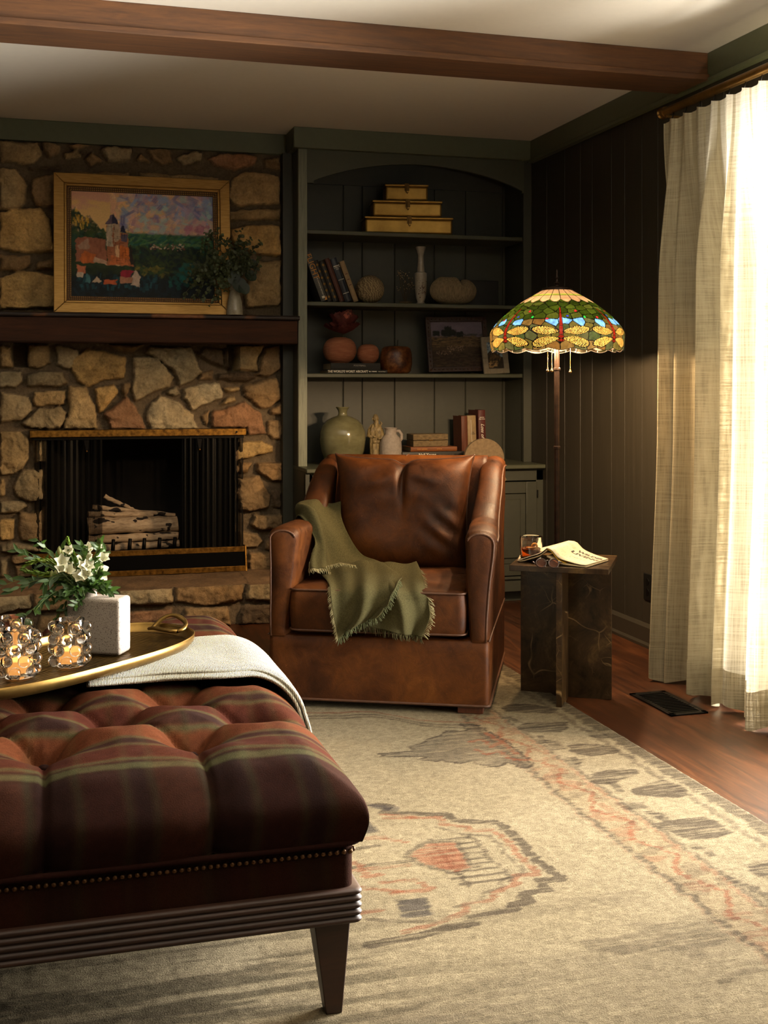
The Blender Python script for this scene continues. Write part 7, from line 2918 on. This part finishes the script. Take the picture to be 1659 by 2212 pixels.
tw_ = NT('olive_twill')
v_ = tw_.coord()
wv1 = tw_.wave(tw_.coord((1, 1, 1), (.3, .8, .5)), 260, 1.5, 2, 2)
nn_ = tw_.noise(v_, 260, 4, .7)
mx_ = tw_.math('ADD', tw_.math('MULTIPLY', wv1, .35), tw_.math('MULTIPLY', nn_, .65))
tw_.color(tw_.ramp(mx_, [(.3, hexc('24220f')), (.7, hexc('565034'))]))
tw_.set(Roughness=.95)
tw_.b.inputs['Specular IOR Level'].default_value = .1
tw_.b.inputs['Sheen Weight'].default_value = 0
tw_.bump(mx_, .6, .002)
M_TW = tw_.m
M_FR = simple('olive_fringe', '857c58', .95, noise=.25, nscale=200)
M_FRD = simple('dark_olive_fringe', '4a4d2e', .95, noise=.3, nscale=200)
thr = empty('green_throw', onF(800, 1290, -.03), label='olive green fringed throw draped over the armchair arm and seat', cat='throw')
def LC(x, y, z):
    return CM @ Vector((x, y, z))


g1 = [[LC(-.012, .47, .60), LC(.02, .47, .672), LC(.08, .49, .690), LC(.15, .52, .672)],
      [LC(-.012, .39, .60), LC(.02, .38, .668), LC(.075, .38, .680), LC(.165, .44, .620)],
      [LC(.045, .27, .656), LC(.088, .28, .656), LC(.135, .31, .605), LC(.205, .39, .555)],
      [LC(.120, .215, .575), LC(.135, .225, .545), LC(.175, .27, .515), LC(.26, .37, .490)],
      [LC(.118, .165, .515), LC(.145, .175, .490), LC(.205, .22, .474), LC(.32, .35, .472)],
      [LC(.125, .11, .480), LC(.155, .12, .470), LC(.22, .16, .466), LC(.36, .30, .468)]]
P1 = cat(g1, 70, 70)
N = normals(P1)
V_, U_ = np.meshgrid(np.linspace(0, 1, 70), np.linspace(0, 1, 70), indexing='ij')
P1 += N * ((.010 * np.sin(U_ * 9 + 1.0 + V_ * 1.0) + .005 * np.sin(U_ * 17 - V_ * 3))[..., None])
gridobj('throw_cloth', P1, M_TW, parent=thr, solid=.005)
# lower layer over seat and front
g2 = [[onF(700, 1232, .20), onF(760, 1226, .22), onF(830, 1218, .24), onF(900, 1216, .25)],
      [onF(706, 1252, .09), onF(770, 1250, .09), onF(845, 1244, .10), onF(912, 1246, .10)],
      [onF(712, 1280, -.015), onF(780, 1278, -.015), onF(855, 1274, -.015), onF(920, 1278, -.015)],
      [onF(716, 1300, -.032), onF(784, 1302, -.034), onF(862, 1300, -.034), onF(926, 1304, -.032)],
      [onF(722, 1332, -.036), onF(790, 1335, -.042), onF(866, 1336, -.042), onF(928, 1336, -.036)],
      [onF(742, 1352, -.036), onF(798, 1354, -.046), onF(866, 1368, -.046), onF(912, 1376, -.038)]]
P2_ = cat(g2, 80, 90)
N = normals(P2_)
V_, U_ = np.meshgrid(np.linspace(0, 1, 80), np.linspace(0, 1, 90), indexing='ij')
fo = (.016 * np.exp(-((U_ - .66 - .16 * (V_ - .5)) / .05) ** 2) - .012 * np.exp(-((U_ - .80) / .06) ** 2) + .010 * np.sin(U_ * 10 + V_ * 2)) * sstep(.15, .5, V_) + .005 * np.sin(U_ * 20 + V_ * 8)
sgn_ = -1 if N[40, 45, 1] > 0 else 1
P2_ += N * (fo * sgn_)[..., None]
gridobj('throw_cloth', P2_, M_TW, parent=thr, solid=.005)
# upper flap
g3 = [[onF(690, 1240, .17), onF(735, 1222, .20), onF(790, 1216, .23), onF(838, 1224, .24)],
      [onF(708, 1262, .06), onF(752, 1252, .08), onF(806, 1240, .11), onF(868, 1244, .12)],
      [onF(716, 1285, -.03), onF(760, 1280, -.035), onF(812, 1270, -.02), onF(862, 1262, .00)],
      [onF(722, 1320, -.05), onF(766, 1315, -.056), onF(812, 1302, -.056), onF(850, 1290, -.052)],
      [onF(728, 1355, -.05), onF(764, 1342, -.060), onF(800, 1328, -.060), onF(832, 1312, -.058)],
      [onF(732, 1380, -.048), onF(750, 1362, -.056), onF(782, 1346, -.060), onF(814, 1330, -.058)]]
P3_ = cat(g3, 80, 80)
N = normals(P3_)
V_, U_ = np.meshgrid(np.linspace(0, 1, 80), np.linspace(0, 1, 80), indexing='ij')
sgn_ = -1 if N[40, 40, 1] > 0 else 1
P3_ += N * ((.010 * np.sin(U_ * 12 + 1 + V_ * 1.5) * sstep(.1, .6, V_) + .004 * np.sin(U_ * 23 + V_ * 5) + .006) * sgn_)[..., None]
gridobj('throw_cloth', P3_, M_TW, parent=thr, solid=.005)


def fringe(line, out_dir, L, mat, name='fringe', n=60, seed=0):
    rr_ = random.Random(seed)
    m_ = MB()
    line = [Vector(p) for p in line]
    for i in range(n):
        t = i / (n - 1) * (len(line) - 1)
        k = min(int(t), len(line) - 2)
        p = line[k].lerp(line[k + 1], t - k)
        d = (out_dir(t / (len(line) - 1)) if callable(out_dir) else Vector(out_dir)).normalized()
        cl = math.sin(i * .9) * .3
        d = (d + Vector((rr_.uniform(-.35, .35) + cl * .5, rr_.uniform(-.25, .1), rr_.uniform(-.2, .2)))).normalized()
        l = L * rr_.uniform(.7, 1.15)
        mid = p + d * l * .5 + Vector((rr_.uniform(-.002, .002), 0, 0))
        e = p + d * l + Vector((rr_.uniform(-.003, .003), 0, -.003))
        m_.tube([p - d * .002, mid, e], [.0014, .0013, .0007], 5)
    obj(name, m_, mat, thr, smooth=True, kind='stuff')


DN = Vector((0, 0, -1))
ax_r = (CM.to_3x3() @ Vector((1, 0, 0)))
fringe(P2_[10::4, -1], ax_r * .8 + DN * .35, .020, M_FR, n=70, seed=1)
fringe(P2_[-1, ::4], DN + ax_r * .1, .022, M_TW, n=90, seed=2)
fringe(P3_[-1, ::4], DN + ax_r * .25, .020, M_FRD, n=60, seed=3)
fringe(P3_[30::4, -1], DN * .7 + ax_r * .7, .016, M_FRD, n=50, seed=4)
fringe(P3_[25::4, 0], -ax_r * .7 + DN * .8, .015, M_FR, n=60, seed=5)
fringe(P1[-1, ::5], DN * .6 + ax_r * .3 + Vector((0, -.6, 0)), .018, M_FR, n=70, seed=6)
fringe(P1[-22:, 0], -ax_r * .3 + DN + Vector((0, -.3, 0)), .014, M_FR, n=26, seed=7)
fringe([onF(705, 1224, .12), onF(735, 1216, .13), onF(768, 1222, .13)], Vector((0, -.5, -.4)) + ax_r * .3, .014, M_FR, n=26, seed=8)

# =================================================================== THINGS ON THE OTTOMAN
TZ0 = .4935
M_TRAY = NT('hammered_brass')
v_ = M_TRAY.coord()
f_ = M_TRAY.noise(v_, 16, 4, .6)
w_ = M_TRAY.wave(v_, 26, 5, 2, 1.2, 'RINGS')
M_TRAY.color(M_TRAY.ramp(f_, [(.3, hexc('35270f')), (.7, hexc('6b5229'))]))
M_TRAY.set(Metallic=.9, Roughness=.34)
M_TRAY.bump(w_, .35, .004)
M_TRAY = M_TRAY.m
M_TRIM = simple('polished_brass_rim', '7d6232', .32, .9, noise=.2, nscale=30, bump=.1)
tc = Vector((.044, 2.845, TZ0))
ta = math.radians(41)
tr = empty('brass_tray', tc, ta, label='large oval hammered brass tray with a ring handle on the ottoman', cat='tray')
n_ = 120
uu = np.linspace(0, 2 * PI, n_, endpoint=False)
La, Wa = .385, .176


def trayring(s, z, extra=0.0):
    x = np.sign(np.cos(uu)) * np.abs(np.cos(uu)) ** .78 * (La * s + extra) * (1 + .015 * np.sin(uu * 3))
    y = np.sign(np.sin(uu)) * np.abs(np.sin(uu)) ** .78 * (Wa * s + extra) * (1 + .02 * np.sin(uu * 2 + 1))
    return np.stack([x, y, np.full_like(x, z)], -1)


gridobj('tray_floor', np.array([trayring(s, .004 + .001 * math.sin(s * 30)) for s in (.001, .2, .4, .6, .75, .88, .96)]), M_TRAY, parent=tr, world=False, closed_u=True)
gridobj('tray_rim', np.array([trayring(.96, .004), trayring(.99, .008), trayring(1.005, .022), trayring(1.01, .026), trayring(1.02, .025), trayring(1.015, .010), trayring(.98, -.001), trayring(.9, -.002), trayring(.001, -.002)]), M_TRIM, parent=tr, world=False, closed_u=True)
for sg_ in (1, -1):
    hp = []
    for i in range(19):
        a = PI * (-.62 + 1.24 * i / 18)
        rx, ry = .040, .052
        hp.append((sg_ * (La * .93 + rx * math.cos(a) * 1.0), ry * math.sin(a), .020 + .026 * max(0, math.cos(a)) + .004 * math.sin(3 * a)))
    for_close = hp + [(sg_ * (La * .93 - .018), .030, .022), (sg_ * (La * .93 - .020), -.030, .022), hp[0]]
    obj('ring_handle', MB().tube(for_close, [.0065 + .001 * math.sin(i) for i in range(len(for_close))], 10, flat=.7), M_TRIM, tr, world=False, smooth=True)

# speckled square bottle vase
vzz = TZ0 + .0055
va = empty('speckled_vase', (.1365, 2.925, vzz), math.radians(-27), label='square flat speckled off-white vase with a short round neck', cat='vase')
sp = NT('speckled_stoneware')
v_ = sp.coord()
vor = sp.voro(v_, 330, 'F1', 'Distance')
nn2 = sp.noise(v_, 260, 3, .6)
sp.color(sp.mix(sp.math('MULTIPLY', sp.math('LESS_THAN', vor, .33), sp.math('GREATER_THAN', nn2, .50)), hexc('a89c90'), hexc('4a3c36')))
sp.set(Roughness=.8)
sp.bump(nn2, .3, .002)
M_SPK = sp.m
obj('vase_body', MB().box(-.068, .068, -.034, .034, 0, .134), M_SPK, va, world=False, bevel=.009, seg=4)
obj('vase_neck', MB().lathe([(.024, .128), (.0215, .134), (.020, .150), (.0205, .156), (.018, .157), (.016, .15), (.016, .13)], 32, (-.028, 0, 0)), M_SPK, va, world=False, smooth=40)

# bouquet
rr = random.Random(31)
VM = Matrix.Translation((.1365, 2.925, vzz)) @ Matrix.Rotation(math.radians(-27), 4, 'Z')
nk = VM @ Vector((-.028, 0, .150))
bq = empty('flower_bouquet', nk, label='loose bouquet of small white flowers and trailing greens in the speckled vase', cat='bouquet')
M_WPET = leaf_mat('white_petal', 'c8c8a8', 'e8e6cf')
M_GLEAF = leaf_mat('fresh_leaf', '1c3414', '446024')
M_LIME = leaf_mat('lime_foliage', '3c5a14', '7d9a34')
M_STEM = simple('fresh_stem', '5a6e30', .6)
stm, lfm, lime = MB(), MB(), MB()
DB = nk.y


def bp_(px, py, dy=0.0):
    return PY(px, py, DB + dy)


def stem(a, b, sag=.02, r=.0013, n=8, bend=None):
    m_ = a.lerp(b, .5) + (bend if bend else Vector((0, 0, sag)))
    pts = [a * (1 - t) ** 2 + m_ * 2 * t * (1 - t) + b * t * t for t in [i / n for i in range(n + 1)]]
    stm.tube(pts, [r * (1 - .5 * i / n) for i in range(n + 1)], 6)
    return pts


def flower(c, face, r, openess, seed, n=6):
    m_ = MB()
    f = face.normalized()
    up_ = Vector((0, 0, 1)) if abs(f.z) < .9 else Vector((1, 0, 0))
    s_ = f.cross(up_).normalized()
    t_ = s_.cross(f).normalized()
    for i in range(n):
        a = 2 * PI * i / n + seed
        rad = s_ * math.cos(a) + t_ * math.sin(a)
        d = (rad * openess + f * (1.15 - openess)).normalized()
        leaf(m_, c + rad * .0015, d, f * openess - rad * (1 - openess), r * 1.12, r * .92, .25, 'oval', 6)
    return m_


fls = [((190, 1226), .55, .5), ((152, 1196), .35, .6), ((147, 1217), .5, .45), ((166, 1216), .75, .6), ((128, 1232), .5, .5), ((145, 1237), .4, .5), ((208, 1189), .3, .7), ((196, 1190), .3, .7),
       ((194, 1208), .3, .6), ((222, 1212), .45, .6), ((209, 1236), .95, .2), ((171, 1250), .45, .4), ((180, 1228), .4, .5), ((133, 1218), .5, .5), ((186, 1243), .5, .4), ((160, 1232), .6, .4)]
for i, ((px, py), op_, upz) in enumerate(fls):
    c = bp_(px, py, rr.uniform(-.06, .0))
    stem(nk + Vector((rr.uniform(-.008, .008), rr.uniform(-.008, .008), -.03)), c, .01)
    face = Vector((rr.uniform(-.4, .3), -1.0 + upz * .6, upz + .1))
    r_ = .026 if op_ > .9 else rr.uniform(.017, .021)
    fm_ = flower(c, face, r_, op_, i * .7, 6 if op_ > .9 else 5)
    fo_ = obj('blossom', fm_, M_WPET, bq, smooth=True)
    fm2 = MB()
    if op_ > .5:
        f_ = face.normalized()
        for q in range(6):
            a = q * PI / 3
            fm2.ball(c + f_ * .006 + Vector((math.cos(a) * .003, 0, math.sin(a) * .003)), .0011, 6, 4)
        obj('stamens', fm2, simple('olive_stamen', '5c5a20', .7), fo_)
for (px, py, ln) in ((135, 1200, .028), (128, 1190, .024), (120, 1240, .02), (112, 1242, .024), (184, 1240, .02)):       # buds
    c = bp_(px, py, -.03)
    m_ = MB().lathe([(0, -ln * .5), (.004, -ln * .3), (.0055, 0), (.003, ln * .35), (0, ln * .5)], 10, c)
    obj('bud', m_, simple('green_white_bud', '9a9f62', .6), bq, smooth=True)
    stem(nk, c, .0)
# drooping lime spikes to the left
for (pts_, R_) in ((((178, 1285), (150, 1215), (95, 1195), (55, 1222)), .011), (((178, 1290), (140, 1230), (90, 1245), (52, 1232)), .011), (((182, 1288), (165, 1200), (150, 1180), (146, 1165)), .008)):
    ctrl = [bp_(x, y, -.03) for x, y in pts_]
    P_ = []
    for i in range(41):
        t = i / 40
        a, b, c, d = ctrl
        P_.append(a * (1 - t) ** 3 + b * 3 * t * (1 - t) ** 2 + c * 3 * t * t * (1 - t) + d * t ** 3)
    stm.tube(P_, .0014, 6)
    for i in range(12, 41):
        t = (i - 12) / 28
        for q in range(7):
            d = (P_[min(i + 1, 40)] - P_[i - 1]).normalized()
            rd = Vector((rr.uniform(-1, 1), rr.uniform(-1, 1), rr.uniform(-1, 1)))
            leaf(lime, P_[i], (d + rd * .6).normalized(), rd, R_ * 1.5 * (1.15 - .5 * t), .005, .2, 'oval', 3)
# leafy sprays
def spray(tgt, n, L, dy=-.03, mb=lfm, bend=None, w=.36):
    b = bp_(*tgt, dy)
    P_ = stem(nk + Vector((rr.uniform(-.006, .006), 0, -.01)), b, .03, .0011, 14, bend)
    for i in range(5, 15):
        for s in (-1, 1):
            if rr.random() < .2:
                continue
            d = (P_[i] - P_[i - 1]).normalized()
            rd = Vector((rr.uniform(-1, 1), rr.uniform(-.8, .3), rr.uniform(-.8, .8)))
            l = L * rr.uniform(.7, 1.2)
            leaf(mb, P_[i], (d * .6 + rd * .8).normalized(), Vector((0, -1, .5)), l, l * w, .15, 'oval', 5)
    return P_


for tgt, L in (((82, 1168), .024), ((38, 1190), .022), ((2, 1268), .03), ((48, 1340), .026), ((30, 1275), .026), ((60, 1192), .022), ((95, 1288), .024), ((118, 1345), .020), ((140, 1318), .018), ((160, 1312), .02),
               ((225, 1262), .026), ((238, 1275), .026), ((215, 1240), .03), ((75, 1320), .022), ((120, 1300), .026), ((100, 1260), .026), ((215, 1175), .026), ((178, 1180), .026), ((128, 1180), .022), ((228, 1190), .02),
               ((150, 1275), .03), ((130, 1285), .03), ((205, 1255), .03), ((170, 1270), .03), ((188, 1262), .03), ((140, 1255), .028)):
    spray(tgt, 8, L, rr.uniform(-.07, .01), bend=Vector((0, 0, .06 if tgt[1] > 1250 and tgt[0] < 130 else .01)))
obj('stems', stm, M_STEM, bq, smooth=True)
obj('leaves', lfm, M_GLEAF, bq, smooth=True, kind='stuff')
obj('bell_spikes', lime, M_LIME, bq, smooth=True, kind='stuff', label='arching lime green feathery flower spikes')

# bubble glass candle holders
M_BUB = NT('bubble_glass')
M_BUB.color((1, .98, .95, 1))
M_BUB.set(Roughness=.015, IOR=1.45)
M_BUB.b.inputs['Transmission Weight'].default_value = 1
M_BUB = M_BUB.m
M_WAX = NT('candle_wax')
M_WAX.color(hexc('e8c890'))
M_WAX.set(Roughness=.5)
M_WAX.b.inputs['Emission Color'].default_value = (1, .42, .10, 1)
M_WAX.b.inputs['Emission Strength'].default_value = .9
M_FLM = NT('flame')
M_FLM.b.inputs['Emission Color'].default_value = (1, .60, .20, 1)
M_FLM.b.inputs['Emission Strength'].default_value = 60
M_WICK = simple('wick', '1a120c', .9)


def holder(px, py, label, lab2, R_=.033, Hh=.106):
    b = PZ(px, py, TZ0 + .0055)
    c = Vector((b.x, b.y, TZ0 + .0062))
    e = empty('candle_holder', c, label=label, cat='candle holder', group='bubbled glass candle holders on the tray')
    obj('glass_cup', MB().lathe([(0, 0), (R_ * .92, 0), (R_, .004), (R_, Hh - .003), (R_ * .985, Hh), (R_ * .93, Hh - .003), (R_ * .90, .012), (0, .010)], 40, c), M_BUB, e, smooth=40)
    bb = 6
    for row in range(4):
        for i in range(bb):
            a = 2 * PI * (i + .5 * (row % 2)) / bb + .3
            obj('glass_bubble', MB().ball(c + Vector(((R_ + .004) * math.cos(a), (R_ + .004) * math.sin(a), .0150 + row * .0248)), .0132, 18, 12), M_BUB, e, smooth=True)
    k = empty('tealight_candle', c + Vector((0, 0, .0125)), label=lab2, cat='candle', group='lit candles in the bubbled glasses')
    obj('wax', MB().lathe([(0, 0), (.024, 0), (.0235, .003), (.0235, .024), (.021, .026), (.014, .023), (0, .022)], 28, c + Vector((0, 0, .0125))), M_WAX.m, k, smooth=40)
    obj('wick', MB().tube([c + Vector((0, 0, .034)), c + Vector((.0005, 0, .042))], .0007, 6), M_WICK, k)
    obj('flame', MB().lathe([(0, 0), (.0028, .003), (.0038, .007), (.0026, .014), (0, .022)], 12, c + Vector((0, 0, .039))), M_FLM.m, k, smooth=True)
    pl = bpy.data.lights.new('candle_light', 'POINT')
    pl.energy = .35
    pl.color = (1, .50, .18)
    pl.shadow_soft_size = .006
    po = bpy.data.objects.new('candle_light', pl)
    COL.objects.link(po)
    po.location = c + Vector((0, 0, .062))
    fixpar(po, k, True)


holder(41, 1462, 'bubbled glass candle holder nearest the camera on the brass tray', 'lit candle glowing brightest, in the bubbled glass nearest the camera')
holder(151, 1438, 'bubbled glass candle holder directly in front of the speckled vase', 'lit candle inside the bubbled glass beside the speckled vase')
holder(24, 1432, 'bubbled glass candle holder at the left edge, behind the nearest one', 'lit candle inside the bubbled glass farthest left')

# folded knitted throw
kn = NT('cream_knit')
v_ = kn.coord()
kw = kn.wave(kn.coord((1, 1, 1)), 95, 2.5, 2, 1.0, 'BANDS', 'X')
kf = kn.noise(v_, 160, 4, .7)
kk_ = kn.math('ADD', kn.math('MULTIPLY', kw, .5), kn.math('MULTIPLY', kf, .5))
kn.color(kn.ramp(kk_, [(.25, hexc('8c8470')), (.7, hexc('cdc6b2'))]))
kn.set(Roughness=.95)
kn.b.inputs['Specular IOR Level'].default_value = .1
kn.bump(kk_, 1.0, .004)
M_KN = kn.m
ks = empty('knitted_blanket', (.35, 2.9, .47), label='cream knitted blanket folded under the tray and over the ottoman edge', cat='blanket')


def knit(zoff, grow, yin):
    nu, nv = 110, 60
    s = np.linspace(.10, .84, nu)
    w = np.linspace(0, 1, nv)
    Sg_, Wg_ = np.meshgrid(s, w)
    x = np.where(Sg_ < .50, Sg_, 0)
    # over the rounded edge and down the side
    R_ = .085 + zoff
    th = np.clip((Sg_ - .455) / R_, 0, PI / 2)
    over = np.clip(Sg_ - .455 - R_ * PI / 2, 0, None)
    X = np.where(Sg_ < .455, Sg_, .455 + (R_ + .028) * np.sin(th) + .012 * np.clip(over / .1, 0, 1))
    Z = ZT + .0245 + zoff - R_ * (1 - np.cos(th)) - over
    near = 2.715 + yin - .30 * sstep(.46, .80, Sg_) - .01 * np.sin(Sg_ * 20)
    far = 3.095 - yin - .22 * sstep(.50, .84, Sg_)
    Y = near + (far - near) * Wg_
    ed = np.minimum(Wg_, 1 - Wg_)
    Z = Z - .008 * np.exp(-(ed / .03) ** 2) + .002 * np.sin(Sg_ * 22 + Wg_ * 5) + (fbm(Sg_ * 9, Wg_ * 5, 95, 3) - .5) * .005
    return np.stack([X, Y, Z], -1)


gridobj('lower_fold', knit(.000, 0, .0), M_KN, parent=ks, solid=.006, off=0)
gridobj('upper_fold', knit(.0095, 0, .014), M_KN, parent=ks, solid=.007, off=0)
